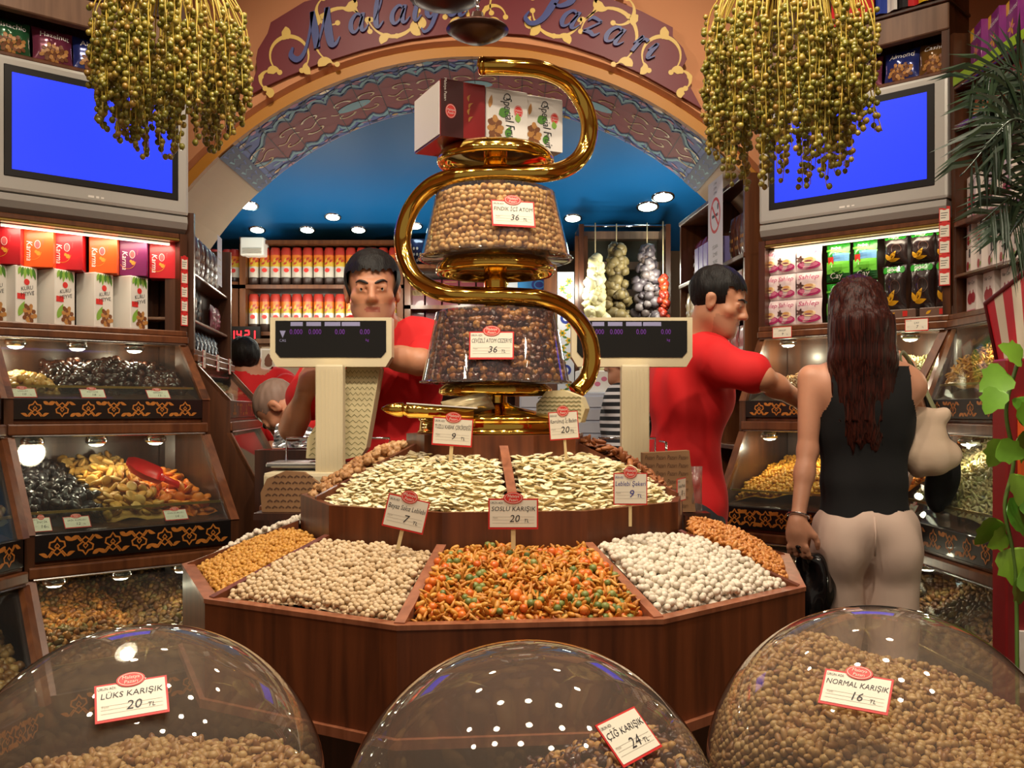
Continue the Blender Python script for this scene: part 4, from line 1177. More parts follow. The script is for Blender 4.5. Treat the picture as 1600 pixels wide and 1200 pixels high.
        heap(Wd, top, kinds, n, sname, slabel, scat, flat=flat, tilt=tilt, sheet=(V, Fc, 0), stuff=stuff)
        # wooden wall of the heap's front below the lip
    def tagin(s, x, row, w=.062, h=.042, name='Kayısı', price='14', label='x', group=None):
        ot, zt_, ob, zb = s.rows[row]
        t = .91; o, z = ot + (ob - ot) * t - .006, zt_ + (zb - zt_) * t
        lean = math.atan2(ob - ot, zt_ - zb)
        price_tag(s.T @ tr(x, z, o) @ rot(-lean, 'X'), w, h, name, price, label, group=group)
m_case_bulb = mat('lit case bulb', (255, 255, 255), .3, emit=(255, 240, 214), es=9)
uL = Vector((.749, .662, 0)); P0 = Vector((-1.224, 3.60, 0)); WL = .672
TL = frame(P0 - uL * WL, uL)
uR = Vector((.733, -.68, 0)); Q0 = Vector((1.04, 4.02, 0)); WR = .764
TR_ = frame(Q0, uR)
caseL = Case('display_case', 'dark wooden display case on the left with gold-stencilled bands under a television', TL, WL, 1.0, 1.553, 3.0, depth=.20, tv=(1.914, 2.436))
caseR = Case('display_case', 'dark wooden display case behind the woman with green and dark tea packs on its shelf', TR_, WR, .80, 1.605, 3.0, nmot=8, depth=.20, m1=.41, tv=(1.961, 2.489))
uS = Vector((-.136, .99, 0)).normalized()
TS = frame(P0 + Vector((.012, .012, 0)), uS); WS = .93
caseS = Case('display_case', 'narrow dark display case turned sideways at the left edge of the arch', TS, WS, .66, 1.49, 2.0, nmot=5, depth=.09)
uLL = Vector((.12, 1, 0)).normalized()
TLL = frame(TL @ Vector((0, 0, 0)) - uLL * .995, uLL)
caseLL = Case('display_case', 'dark display case cut by the left edge nearest the camera', TLL, .99, .82, 1.553, 2.2, nmot=8, m1=.92)
TRR = frame(Q0 + uR * WR + Vector((.006, -.006, 0)), (0.04, -1, 0)); WRR = 1.15
caseRR = Case('display_case', 'dark display case on the far right with pistachios below white boxes', TRR, WRR, .62, 1.605, 2.62, nmot=9, m0=.41, depth=.2)
TSR = frame((.935, 5.35, 0), Vector((.095, -1.29, 0))); WSR = 1.15
for cs, xs in ((caseL, (.10, .30, .50)), (caseR, (.10, .34, .60)), (caseRR, (.25, .75)), (caseS, (.4,)), (caseLL, (.25,))):
    for rw in (0, 1, 2):
        for x in xs: cs.lamp(x, rw, (1.7, 1.0, .45)[rw])
# ---- goods -----------------------------------------------------------------
N['date'] = nutmat('glossy dark chestnut', [(58, 26, 14), (38, 18, 12), (84, 42, 22)], .22, coat=.5)
N['apricot'] = nutmat('orange dried apricot', [(224, 122, 24), (206, 98, 18), (232, 146, 44)], .45, coat=.1)
N['fig'] = nutmat('pale golden dried fruit', [(206, 156, 70), (186, 130, 52), (216, 176, 104)], .5)
N['prune'] = nutmat('black prune', [(36, 34, 36), (26, 24, 28), (58, 46, 42)], .35, coat=.2)
N['raisin'] = nutmat('golden brown raisin', [(158, 92, 34), (186, 122, 46), (122, 66, 26), (112, 96, 38)], .45)
N['sultana'] = nutmat('mixed dry raisins', [(122, 74, 34), (88, 52, 28), (150, 104, 48), (100, 92, 50)], .5)
N['cornk'] = nutmat('yellow corn', [(222, 156, 30), (204, 132, 22), (232, 176, 60)], .5)
N['pist'] = nutmat('pistachio shell', [(206, 186, 140), (186, 164, 112), (164, 160, 96), (216, 200, 160)], .5)
N['sweet'] = nutmat('pale sweets', [(206, 150, 70), (222, 190, 130), (190, 110, 50), (216, 206, 170)], .4)
N['orangepeel'] = nutmat('orange nuts', [(230, 140, 30), (214, 104, 26), (236, 170, 70)], .45)
caseL.goods(0, .20, .655, .030, [K('glazed_chestnut', 'dark glossy chestnut heaped in the top row of the case under the television', 'chestnut', 'dark chestnuts in the top row', 'date', 'lump', .0155)], 150, 'glazed_chestnuts', 'dark glossy chestnuts heaped in the top row of the case', 'chestnuts', hf=.10, back=-.15, hump=.03)
caseL.goods(0, .03, .19, .026, [K('wrapped_sweet', 'pale brown sweet in the top row of the case beside dark chestnuts', 'sweet', 'pale sweets in the top row', 'fig', 'lump', .013)], 60, 'wrapped_sweets', 'brown sweets in the top row of the case', 'sweets', hf=.04, back=-.12)
caseL.goods(1, .035, .26, .034, [K('prune', 'black prune heaped in the middle row beside pale dried figs', 'prune', 'black prunes in the middle row', 'prune', 'raisin', .0165)], 120, 'prunes', 'black prunes heaped in the middle row of the case', 'prunes', hf=.13, back=-.15, hump=.035)
caseL.goods(1, .27, .46, .036, [K('dried_fig', 'pale golden dried fruit in the middle row beside black prunes', 'dried fruit', 'golden dried fruit in the middle row', 'fig', 'disc', .020)], 90, 'dried_figs', 'golden dried fruit heaped in the middle row of the case', 'dried fruit', hf=.15, back=-.15, hump=.04, flat=True, tilt=.7)
caseL.goods(1, .47, .645, .036, [K('dried_apricot', 'bright orange dried apricot in the middle row beside the red scoop', 'apricot', 'orange dried apricots in the middle row', 'apricot', 'disc', .020)], 80, 'dried_apricots', 'orange dried apricots heaped in the middle row of the case', 'apricots', hf=.09, back=-.1, hump=.03, flat=True, tilt=.7)
caseL.goods(2, .035, .34, .019, [K('golden_raisin', 'golden brown raisin in the lowest row of the case', 'raisin', 'golden raisins in the lowest row', 'raisin', 'raisin', .0105)], 200, 'golden_raisins', 'golden brown raisins heaped in the lowest row of the case', 'raisins', hf=.16, back=-.15, hump=.04)
caseL.goods(2, .345, .645, .020, [K('dark_sultana', 'dull brown and green raisin in the lowest row of the case', 'raisin', 'dull raisins in the lowest row', 'sultana', 'raisin', .0105)], 200, 'dark_sultanas', 'dull brown and green raisins heaped in the lowest row of the case', 'raisins', hf=.14, back=-.15, hump=.04)
caseR.goods(0, .42, .74, .014, [K('pale_grain', 'pale green pistachio kernel in the lit top row behind the woman', 'pistachio', 'pale kernels in the top row', 'pist', 'almond', .0065)], 200, 'pale_grains', 'pale kernels heaped in the lit top row behind the woman', 'kernels', hf=.12, back=-.15)
caseR.goods(0, .04, .40, .014, [K('brown_grain', 'x', 'kernel', 'x', 'mixnut2', 'almond', .0065)], 0, 'brown_grains', 'brown seeds in the top row between the two people on the right', 'seeds', hf=.05, back=-.15, layers=1)
caseR.goods(1, .04, .44, .015, [K('yellow_corn_kernel', 'yellow corn kernel in the middle row between the man and the woman', 'corn kernel', 'yellow corn kernels in the middle row', 'cornk', 'lump', .0072)], 250, 'yellow_corn', 'yellow corn kernels heaped in the middle row behind the woman', 'corn', hf=.14, back=-.15, fx=.12)
caseR.goods(1, .46, .73, .016, [K('orange_nut', 'orange coated nut in the middle row under the white handbag', 'nut', 'orange nuts in the middle row', 'orangepeel', 'lump', .008)], 120, 'orange_nuts', 'orange coated nuts in the middle row behind the handbag', 'nuts', hf=.12, back=-.15)
caseR.goods(2, .04, .73, .022, [K('brown_seed', 'x', 'nut', 'x', 'mixnut2', 'lump', .011)], 0, 'brown_seeds', 'brown nuts in the lowest row behind the woman', 'nuts', hf=.12, back=-.1, layers=1)
caseRR.goods(1, .04, .60, .017, [K('pistachio_nut', 'pale pistachio in the middle row of the far right case beside the vine', 'pistachio', 'pale pistachios in the far right case', 'pist', 'almond', .0082)], 280, 'pistachio_nuts', 'pale pistachios heaped in the middle row of the far right case', 'pistachios', hf=.22, back=-.15, fx=-.05)
caseRR.goods(0, .04, .50, .018, [K('golden_snack', 'golden curved snack in the top row of the far right case', 'snack', 'golden snacks in the far right case', 'cracker', 'stick', .008)], 150, 'golden_snacks', 'golden curved snacks heaped in the top row of the far right case', 'snacks', hf=.16, back=-.15, fx=-.1)
caseRR.goods(2, .04, .80, .020, [K('brown_pulse', 'x', 'nut', 'x', 'sultana', 'raisin', .0105)], 0, 'brown_pulses', 'brown raisins in the lowest row of the far right case', 'raisins', hf=.2, back=-.15, layers=1)
caseS.goods(0, .04, .88, .022, [K('caramel_sweet', 'x', 'sweet', 'x', 'sweet', 'lump', .011)], 0, 'caramel_sweets', 'brown sweets in the sideways case at the arch', 'sweets', hf=.05, back=-.06, layers=1)
caseS.goods(1, .04, .45, .022, [K('green_sweet', 'x', 'sweet', 'x', 'pist', 'lump', .011)], 0, 'green_sweets', 'pale green sweets in the lower part of the sideways case', 'sweets', hf=.16, back=-.06, layers=1)
caseLL.goods(1, .3, .95, .02, [K('green_raisin', 'x', 'raisin', 'x', 'sultana', 'raisin', .011)], 0, 'green_raisins', 'greenish raisins in the case at the left edge', 'raisins', hf=.1, back=-.1, layers=1)
caseLL.goods(2, .3, .95, .026, [K('brown_walnut', 'x', 'nut', 'x', 'mixnut2', 'chunk', .014)], 0, 'brown_walnuts', 'brown walnuts in the lowest row at the left edge', 'walnuts', hf=.12, back=-.1, layers=1)
for x, nm, pr, l in ((.16, 'ERİK KURUSU', '12', 'price tag in front of the black prunes'), (.47, 'GÜN KURUSU', '14', 'price tag below the dried apricots')):
    caseL.tagin(x, 1, .078, .042, nm, pr, l)
caseL.tagin(.06, 1, .05, .05, 'İNCİR', '16', 'price tag at the bottom corner of the prunes row')
for x, nm, pr, l in ((.065, 'LOKUM', '10', 'price tag at the near end of the top row'), (.28, 'KESTANE', '18', 'price tag under the dark chestnuts'), (.50, 'ŞEKERLİ', '12', 'price tag at the far end of the top row')):
    caseL.tagin(x, 0, .08, .042, nm, pr, l)
caseRR.tagin(.20, 1, .06, .05, 'Antep', '24', 'price tag in front of the pistachios'); caseR.tagin(.52, 0, .10, .05, 'Badem İçi', '22', 'price tag in the lit top row behind the woman'); caseR.tagin(.69, 1, .045, .05, 'Portakal', '15', 'price tag in front of the orange nuts')
# red scoop in the apricots
m_scoop = mat('red plastic scoop', (214, 22, 18), .35, coat=.2)
t = thing('plastic_scoop', 'red plastic scoop lying on the dried apricots', 'scoop', TL @ Vector((.50, 1.0, .26)))
Ms = TL @ tr(.49, 1.036, .25) @ rot(R(-24), 'Z') @ rot(R(35), 'X')
mb = MB(); n = 10
prof = [(.0, .020), (.025, .040), (.06, .047), (.12, .044), (.13, .030)]
vs = []; fs = []
for i, (x, r) in enumerate(prof):
    for k in range(n + 1):
        a = PI + PI * k / n; vs.append((x - .13, r * math.sin(a) * .8, r * math.cos(a)))
for i in range(len(prof) - 1):
    for k in range(n): q = i * (n + 1) + k; fs.append((q, q + 1, q + n + 2, q + n + 1))
fs.append(tuple((len(prof) - 1) * (n + 1) + k for k in range(n + 1)))
mb.add(vs, fs, 0, Ms, True); mb.build('bowl', m_scoop, t)
mb = MB(); mb.tube([(-.005, -.012, 0), (.05, -.014, 0), (.11, -.018, 0)], [.012, .011, .013], 10, 0, Ms); mb.build('handle', m_scoop, t)
# ---- televisions ---------------------------------------------------------------
m_tvs = mat('silver television plastic', (186, 184, 178), .4, .3)
m_tvk = mat('television speaker grey', (150, 146, 140), .45, .2)
m_scr = mat('blue television picture', (20, 40, 255), .4, emit=(34, 62, 255), es=1.0)
def television(T, W, x0, z0, z1, o, label):
    t = thing('television', label, 'television', T @ Vector((x0 + W / 2, z0, o - .06)))
    H = z1 - z0; sp = H * .13
    mb = MB(); mb.box(x0, z0 + sp, o - .10, x0 + W, z1, o, 0, T, bev=.012); cb = mb.build('cabinet', m_tvs, t)
    mb = MB()
    n = 8; pr = [(o - .10, z0 + sp - .004), (o - .002, z0 + sp - .004), (o + .002, z0 + sp * .6), (o - .006, z0 + sp * .25), (o - .03, z0), (o - .10, z0)]
    mb.poly([(-a, b) for a, b in pr], 0, W - .012, 0, T @ tr(x0 + .006, 0, 0) @ rot(PI / 2, 'Y'))
    mb.build('speaker_bar', m_tvk, t)
    bx, bt, bb = W * .062, H * .058, sp + H * .10
    mb = MB(); mb.box(x0 + bx, z0 + bb, o - .002, x0 + W - bx, z1 - bt, o + .003, 0, T, bev=.002); bz = mb.build('black_bezel', M['black'], t)
    k = W * .036
    mb = MB(); mb.rect(T, x0 + bx + k, z0 + bb + k, x0 + W - bx - k, z1 - bt - k, o + .0036, 0); mb.build('screen', m_scr, bz)
    mb = MB(); mb.rect(T, x0 + W * .46, z0 + sp + H * .035, x0 + W * .49, z0 + sp + H * .05, o + .001, 0); mb.rect(T, x0 + W * .50, z0 + sp + H * .035, x0 + W * .515, z0 + sp + H * .05, o + .001, 0); mb.rect(T, x0 + W * .525, z0 + sp + H * .037, x0 + W * .54, z0 + sp + H * .048, o + .001, 0); mb.build('badge', M['white'], cb)
    return t
television(TL, WL + .0, .005, 1.915, 2.435, .02, 'silver television with a plain blue picture above the red and orange boxes')
television(TR_, WR - .006, .003, 1.962, 2.488, .02, 'silver television with a plain blue picture above the tea packs')
def in_case(T, W, z, name_z, label_pre):
    pass
m_fill_tube = mat('added glowing fill tube', (255, 255, 255), .3, emit=(255, 238, 205), es=1.3)
def shelf_fill_light(T, W, z, o, t, power):  # made-up tube and area light, added to brighten the cartons and packs below
    mb = MB(); mb.tube([T @ Vector((.05, z - .006, o)), T @ Vector((W - .05, z - .006, o))], .005, 8); mb.build('added_fill_tube', m_fill_tube, t)
    l = bpy.data.lights.new('shelf_fill_area', 'AREA'); l.shape = 'RECTANGLE'; l.size = W - .1; l.size_y = .03; l.energy = power; l.color = lin((255, 236, 206))
    ob = bpy.data.objects.new('shelf_fill_area', l); COL.objects.link(ob); p = T @ Vector((W / 2, z - .016, o + .02)); ob.location = p
    d = T.to_3x3() @ Vector((0, -1, -.55)); ob.rotation_euler = d.to_track_quat('-Z', 'Y').to_euler()
# shelves the televisions stand on, brass-lit edge, top shelf, frieze: parts of the cases; the glowing tube is added fill
for cs, z0, z1, ztop2 in ((caseL, 1.915, 2.435, 2.592), (caseR, 1.962, 2.488, 2.645)):
    T, W, t = cs.T, cs.W, cs.t
    mb = MB(); obox(mb, T, .028, W - .028, z0 - .020, z0 - .001, -.185, .012); mb.build('shelf', M['wood_mid'], t)
    mb = MB(); obox(mb, T, .028, W - .028, z0 - .030, z0 - .020, -.02, .016); mb.build('brass_strip', M['brass_dull'], t)
    shelf_fill_light(T, W, z0 - .031, -.03, t, 1.0)
    mb = MB(); obox(mb, T, .028, W - .028, z1 + .003, z1 + .018, -.185, .0); mb.build('shelf', M['wood_mid'], t)
    mb = MB(); obox(mb, T, .0, W, ztop2, ztop2 + .098, -.02, .022, 0, .004); mb.build('frieze', M['wood_pale'], t)
    mb = MB(); obox(mb, T, -.01, W + .01, ztop2 + .098, ztop2 + .112, -.19, .03, 0, .003); mb.build('cornice', M['wood_dark'], t)
# ================================================================== packs on the shelves
I4 = Matrix.Identity(4)
def case_x(T, px, o):
    """x on a case (at depth o) that the frame shows in column px"""
    k = (px - 800) / F
    a = T @ Vector((0, 0, o)); d = T.to_3x3() @ Vector((1, 0, 0))
    return (k * a.y - a.x) / (d.x - k * d.y)
def at(T, x, z, o, yaw=0.0): return T @ tr(x, z, o) @ rot(yaw, 'Y')
class Pack:
    """a pack built once (x right, y up from its foot, front at z = 0) and then copied"""
    def __init__(s, name, cat, build): s.name, s.cat, s.build, s.root = name, cat, build, None
    def put(s, Mx, label, group=None):
        if s.root is None:
            s.root = thing(s.name, label, s.cat, (0, 0, 0), group); s.build(s.root); s.root.matrix_world = Mx
            return s.root
        r = dup(s.root, Mx, label)
        if group: r['group'] = group
        return r
def boxpack(w, h, d, m, mats_art, art, bev=.002, side=None):
    def f(root):
        mb = MB(); mb.box(-w / 2, 0, -d, w / 2, h, 0, 0, None, bev)
        if side: side(mb, w, h, d)
        mb.build('carton', [m] + (mats_art if side else []), root)
        mb = MB(); art(mb, tr(-w / 2, 0, .0005), w, h); mb.build('printed_front', mats_art, root)
    return f
def bagpack(w, h, d, m, mats_art, art, crimp=True):
    def f(root):
        mb = MB(); pillow(mb, tr(0, 0, -d / 2), w, h, d, 0, 12, 12, seed=w * 50, wr=.18); mb.build('pouch', m, root)
        mb = MB()
        tmp = MB(); art(tmp, I4, w, h)
        # lay the print on the bulging front
        for v in tmp.V:
            u = min(1, max(0, v[0] / w)); q = min(1, max(0, v[1] / h))
            e = max(0, math.sin(PI * u)) ** .55 * max(0, math.sin(PI * q)) ** .55
            nz = noise.noise(Vector((u * 5 + w * 50, q * 5, 1))) * .18 * d
            mb.V.append((v[0] - w / 2, v[1], -d / 2 + d * .5 * e + nz * e + .0012 + v[2]))
        mb.Fc, mb.M, mb.S = tmp.Fc, tmp.M, tmp.S
        mb.build('printed_front', mats_art, root)
    return f
def grid_rect(mb, T, x0, y0, x1, y1, z, m, n=8):
    for j in range(n):
        for i in range(n):
            mb.rect(T, x0 + (x1 - x0) * i / n, y0 + (y1 - y0) * j / n, x0 + (x1 - x0) * (i + 1) / n, y0 + (y1 - y0) * (j + 1) / n, z, m)
# ---- red / orange / purple cartons with an oval and a word ----
m_ora = mat('bright orange carton', (236, 88, 16), .4, coat=.2); m_crd = mat('bright red carton', (188, 14, 28), .4, coat=.2); m_pur = mat('purple carton', (112, 18, 82), .4, coat=.2)
m_sidew = mat('pale carton side', (206, 190, 180), .5); m_dot = mat('pink-brown seal', (196, 82, 84), .45); m_hz = mat('printed hazelnuts', (214, 140, 40), .5); m_wh = mat('white print', (242, 240, 236), .5)
def art_word(mb, T, w, h):
    mb.text(T, 'Karma', w * .19, h * .40, w * .20, .0004, 0, shear=.2, ang=-PI / 2, maxw=h * .5)
    mb.ell(T, w * .47, h * .56, w * .11, h * .11, .0004, 1, 18); mb.ring(T, w * .47, h * .56, w * .10, h * .10, w * .01, .0006, 0)
    mb.ell(T, w * .50, h * .34, w * .07, h * .055, .0004, 2, 12); mb.ell(T, w * .42, h * .38, w * .05, h * .04, .0005, 2, 12)
    mb.ribbon(T, [(w * (.30 + .30 * math.cos(a)), h * (.40 + .22 * math.sin(a))) for a in [R(-150 + 13 * k) for k in range(12)]], w * .016, .0005, 2)
    mb.text(T, 'Malatya', w * .66, h * .62, w * .05, .0005, 1, ang=-PI / 2)
def karma(m, key):
    def side(mb, w, h, d): mb.rect(frame((w / 2 + .0004, 0, 0), (0, 0, -1)), 0.002, .002, d - .002, h - .002, 0, 4)
    return Pack('gift_carton', 'box', boxpack(.094, .140, .08, m, [m_wh, m_dot, m_hz, m_hz, m_sidew], art_word, side=side))
kr, ko, kp = karma(m_crd, 'r'), karma(m_ora, 'o'), karma(m_pur, 'p')
for px, pk, l in ((8, kr, 'red carton at the near end of the upper row, beside an orange one'), (60, ko, 'orange carton in the upper row between two red ones'), (106, kr, 'red carton in the upper row between two orange ones'),
                  (161, ko, 'orange carton in the upper row beside the purple one'), (208, kp, 'purple carton in the upper row under the blue television'), (254, kr, 'red carton at the far end of the upper row beside the purple one')):
    pk.put(at(TL, case_x(TL, px, -.05), 1.7505, -.050, R(-27)), l, 'cartons in the upper row under the television')
# ---- white cartons with leaves ----
m_wc = mat('white printed carton', (226, 222, 212), .45)
def art_leafy(mb, T, w, h):
    for k in range(6): mb.leaf(T, w * (.22 + .11 * k), h * .99, h * (.16 + .03 * (k % 3)), w * .16, R(-108 + 7 * k), .0004 + k * .00002, 0 if k % 2 else 1)
    mb.text(T, 'KURU', w * .5, h * .62, h * .07, .0005, 2, ang=.2, shear=.2, maxw=w * .7); mb.text(T, 'MEYVE', w * .52, h * .52, h * .07, .0005, 2, ang=.2, shear=.2, maxw=w * .7)
    mb.ell(T, w * .5, h * .73, w * .13, h * .055, .0005, 3, 16); mb.rect(T, w * .06, h * .42, w * .42, h * .52, .0005, 3)
    for k in range(16):
        a = k * 2.4; r = (k / 16) ** .5 * .3
        mb.ell(T, w * (.62 + r * math.cos(a)), h * (.18 + .55 * r * math.sin(a)), w * .1, h * .04, .0005 + k * .00001, 4 + k % 2, 10, a)
    mb.leaf(T, w * .12, h * .12, h * .3, w * .26, R(65), .0004, 1)
def side_leafy(mb, w, h, d):
    T = frame((-w / 2 - .0004, 0, -d), (0, 0, 1))
    mb.text(T, 'Malatya', d * .5, h * .36, h * .07, .0003, 3, ang=PI / 2); mb.ell(T, d * .62, h * .38, d * .12, h * .04, .0004, 4, 14)
    mb.add([(d * .3, h * .62, .0004), (d * .62, h * .56, .0004), (d * .78, h * .76, .0004), (d * .46, h * .82, .0004)], [(0, 1, 2, 3)], 4, T)
    for k in range(7): mb.ell(T, d * (.12 + .07 * k), h * (.93 - .05 * (k % 3)), d * .11, h * .035, .0005, 5 + k % 2, 10)
    mb.leaf(T, d * .1, h * .04, h * .3, d * .3, R(80), .0004, 2); mb.leaf(T, d * .3, h * .02, h * .24, d * .3, R(60), .0004, 1)
wl = Pack('fruit_carton', 'box', boxpack(.088, .195, .088, m_wc, [m_leafg, m_leafl, m_txt_d, m_oval, m_nutbr, m_nutlt], art_leafy, side=side_leafy))
for px, l in ((-8, 'white leaf-printed carton cut by the left edge'), (40, 'white leaf-printed carton, second from the near end of the lower row'), (100, 'white leaf-printed carton in the middle of the lower row'), (161, 'white leaf-printed carton, second from the far end of the lower row'), (216, 'white leaf-printed carton at the far end of the lower row')):
    wl.put(at(TL, case_x(TL, px + 1, -.055), 1.554, -.050, R(27)), l, 'white cartons on the shelf above the left case')
# ---- glossy pouches over the televisions ----
def pouch(word, m_col, key):
    mm = mat(key + ' glossy pouch', m_col, .18, .25, coat=.6)
    def art(mb, T, w, h):
        mb.text(T, word, w * .52, h * .80, h * .15, .0004, 0, shear=.1, maxw=w * .7, sx=1.1)
        for k in range(30):
            a = k * 2.4; r = (k / 30) ** .5 * .34
            mb.ell(T, w * (.5 + r * math.cos(a)), h * (.32 + .7 * r * math.sin(a)), w * .06, h * .05, .0004 + k * .00001, 1 + k % 2, 9, a)
    return Pack('nut_pouch', 'pouch', bagpack(.135, .132, .045, mm, [m_wh, m_nutbr, m_nutlt], art))
pp, ph, pa = pouch('Pistachio', (46, 96, 62), 'green'), pouch('Hazelnut', (118, 52, 76), 'mauve'), pouch('Almond', (40, 52, 118), 'blue')
pc = pouch('Cashew', (120, 84, 40), 'brown')
for pk, T, px, z, l in ((pp, TL, 18, 2.453, 'green pistachio pouch on top of the left television'), (ph, TL, 86, 2.453, 'mauve hazelnut pouch on top of the left television'), (pa, TL, 148, 2.453, 'blue almond pouch half hidden by dates above the left television'), (pc, TL, 215, 2.453, 'brown nut pouch behind the hanging dates above the left television'),
                        (ph, TR_, 1348, 2.507, 'mauve pouch beside the dates above the right television'), (pa, TR_, 1405, 2.507, 'blue almond pouch above the right television'), (pc, TR_, 1460, 2.507, 'brown clear pouch at the near end above the right television'), (pp, TR_, 1225, 2.507, 'green pouch behind the hanging dates above the right television'), (pc, TR_, 1290, 2.507, 'brown pouch behind the hanging dates above the right television')):
    x = case_x(T, px, -.03)
    pk.put(at(T, x, z, -.03) @ rot(R(-6), 'X'), l, 'glossy pouches above the televisions')
# ---- right shelf ----
m_pinkbag = mat('white glossy sachet', (226, 206, 206), .3, coat=.4); m_mag = mat('magenta print', (176, 46, 104), .4); m_pinkl = mat('pink print', (214, 120, 150), .4); m_cup = mat('cream cup print', (222, 196, 150), .4); m_starb = mat('brown star print', (88, 56, 50), .5)
def art_cup(mb, T, w, h):
    mb.ell(T, w * .52, h * .24, w * .44, h * .16, .0004, 0, 18); mb.ell(T, w * .52, h * .27, w * .36, h * .11, .0005, 1, 18)
    mb.ell(T, w * .56, h * .42, w * .24, h * .12, .0006, 2, 18); mb.ell(T, w * .56, h * .47, w * .2, h * .05, .0007, 4, 14)
    for k in range(5): mb.leaf(T, w * .2, h * .48, w * .2, w * .1, k * 2 * PI / 5, .0006, 3)
    mb.text(T, 'Sahlep', w * .5, h * .80, h * .18, .0006, 0, shear=.2, maxw=w * .85)
sah = Pack('drink_sachet', 'sachet', bagpack(.085, .106, .03, m_pinkbag, [m_mag, m_pinkl, m_cup, m_starb, m_nutlt], art_cup))
cols = (1203, 1228, 1263); rowsn = ('bottom', 'middle', 'top')
for ci, px in enumerate(cols):
    for r_ in range(3):
        wi = (1.0, 1.0, 1.35)[ci]
        sah.put(at(TR_, case_x(TR_, px, -.03), 1.607 + .108 * r_, -.02 - .001 * ci) @ sc(wi, 1, 1), f'pink and white sachet in the {rowsn[r_]} row of the ' + ('far-end stack on the tea shelf', 'middle stack of pink sachets', 'stack beside the green tea packs')[ci], 'pink and white sachets stacked on the tea shelf')
m_grn = mat('green glossy tea pack', (34, 132, 34), .25, coat=.5); m_grl = mat('light green print', (108, 196, 60), .35); m_sky = mat('sky blue print', (110, 168, 220), .4); m_dkg = mat('dark green print', (14, 70, 26), .35); m_tea = mat('tea red print', (190, 36, 26), .4)
def art_tea(mb, T, w, h):
    mb.ribbon(T, [(w * t, h * (.80 - .12 * t * t)) for t in [k / 8 for k in range(9)]], h * .05, .0004, 1)
    mb.rect(T, w * .16, h * .80, w * .76, h * .89, .0004, 0); mb.text(T, 'Doğuş', w * .46, h * .845, h * .06, .0008, 5, maxw=w * .5)
    grid_rect(mb, T, w * .36, h * .50, w * .98, h * .70, .0004, 2, 4); grid_rect(mb, T, w * .04, h * .20, w * .98, h * .50, .0004, 1, 4)
    mb.rect(T, w * .14, h * .42, w * .40, h * .62, .0009, 3); mb.rect(T, w * .2, h * .36, w * .34, h * .42, .0009, 5)
    grid_rect(mb, T, w * .0, h * .02, w * 1, h * .24, .0006, 0, 4); mb.text(T, 'Çay', w * .45, h * .14, h * .14, .001, 5, shear=.2)
tea = Pack('tea_pack', 'tea pack', bagpack(.098, .170, .05, m_grn, [m_dkg, m_grl, m_sky, m_tea, m_wh, m_wh], art_tea))
for px, z, l in ((1306, 1.772, 'bright green tea pack in the top row beside the pink sachets'), (1348, 1.772, 'bright green tea pack in the top row beside the dark packs'), (1306, 1.607, 'green tea pack in the lower row behind the long hair, far one'), (1348, 1.607, 'green tea pack in the lower row behind the long hair, near one')):
    tea.put(at(TR_, case_x(TR_, px, -.03), z, -.03) @ sc(1, .93, 1), l, 'green tea packs')
m_blk = mat('black-brown glossy tea pack', (38, 27, 26), .25, coat=.5); m_gld = mat('golden leaf print', (206, 152, 26), .4); m_brn = mat('brown print', (84, 52, 40), .4)
def art_dark(mb, T, w, h):
    mb.leaf(T, w * .3, h * .14, h * .34, w * .22, R(62), .0006, 1); mb.leaf(T, w * .3, h * .14, h * .24, w * .2, R(110), .0006, 1); mb.leaf(T, w * .28, h * .12, h * .26, w * .2, R(15), .0007, 1)
    mb.ring(T, w * .6, h * .5, w * .2, h * .16, w * .02, .0006, 2)
    for k in range(6): mb.ell(T, w * (.15 + .14 * k), h * .90, w * .10, h * .08, .0005, 0, 12)
    mb.text(T, 'Doğuş', w * .45, h * .90, h * .06, .0009, 3, maxw=w * .5)
dk = Pack('tea_pack', 'tea pack', bagpack(.092, .170, .05, m_blk, [m_grn, m_gld, m_brn, m_wh], art_dark))
for px, z, sy, l in ((1394, 1.643, 1, 'dark tea pack with gold leaves in the lower row beside the green packs'), (1437, 1.643, 1, 'dark tea pack with gold leaves in the middle of the lower row'), (1478, 1.643, 1, 'dark tea pack with gold leaves at the near end of the lower row'),
                     (1396, 1.816, .68, 'dark tea pack lying in the top row beside the green packs'), (1438, 1.816, .68, 'dark tea pack in the middle of the top row'), (1478, 1.816, .68, 'dark tea pack at the near end of the top row')):
    dk.put(at(TR_, case_x(TR_, px, -.03), z, -.03) @ sc(1, sy, 1), l, 'dark tea packs with gold leaves')
m_tray = mat('clear wrapped brown tray', (108, 84, 72), .25, coat=.5)
tri = Pack('tea_tray', 'box', boxpack(.12, .034, .09, m_tray, [m_gld, m_tea, m_grn], lambda mb, T, w, h: (mb.leaf(T, w * .2, h * .3, w * .2, h * .3, .6, .0004, 0), mb.rect(T, w * .6, h * .2, w * .75, h * .8, .0004, 1))))
for px, l in ((1405, 'flat clear-wrapped tray under the dark tea packs, far one'), (1462, 'flat clear-wrapped tray under the dark tea packs, near one')):
    tri.put(at(TR_, case_x(TR_, px, -.01), 1.6055, -.012), l)
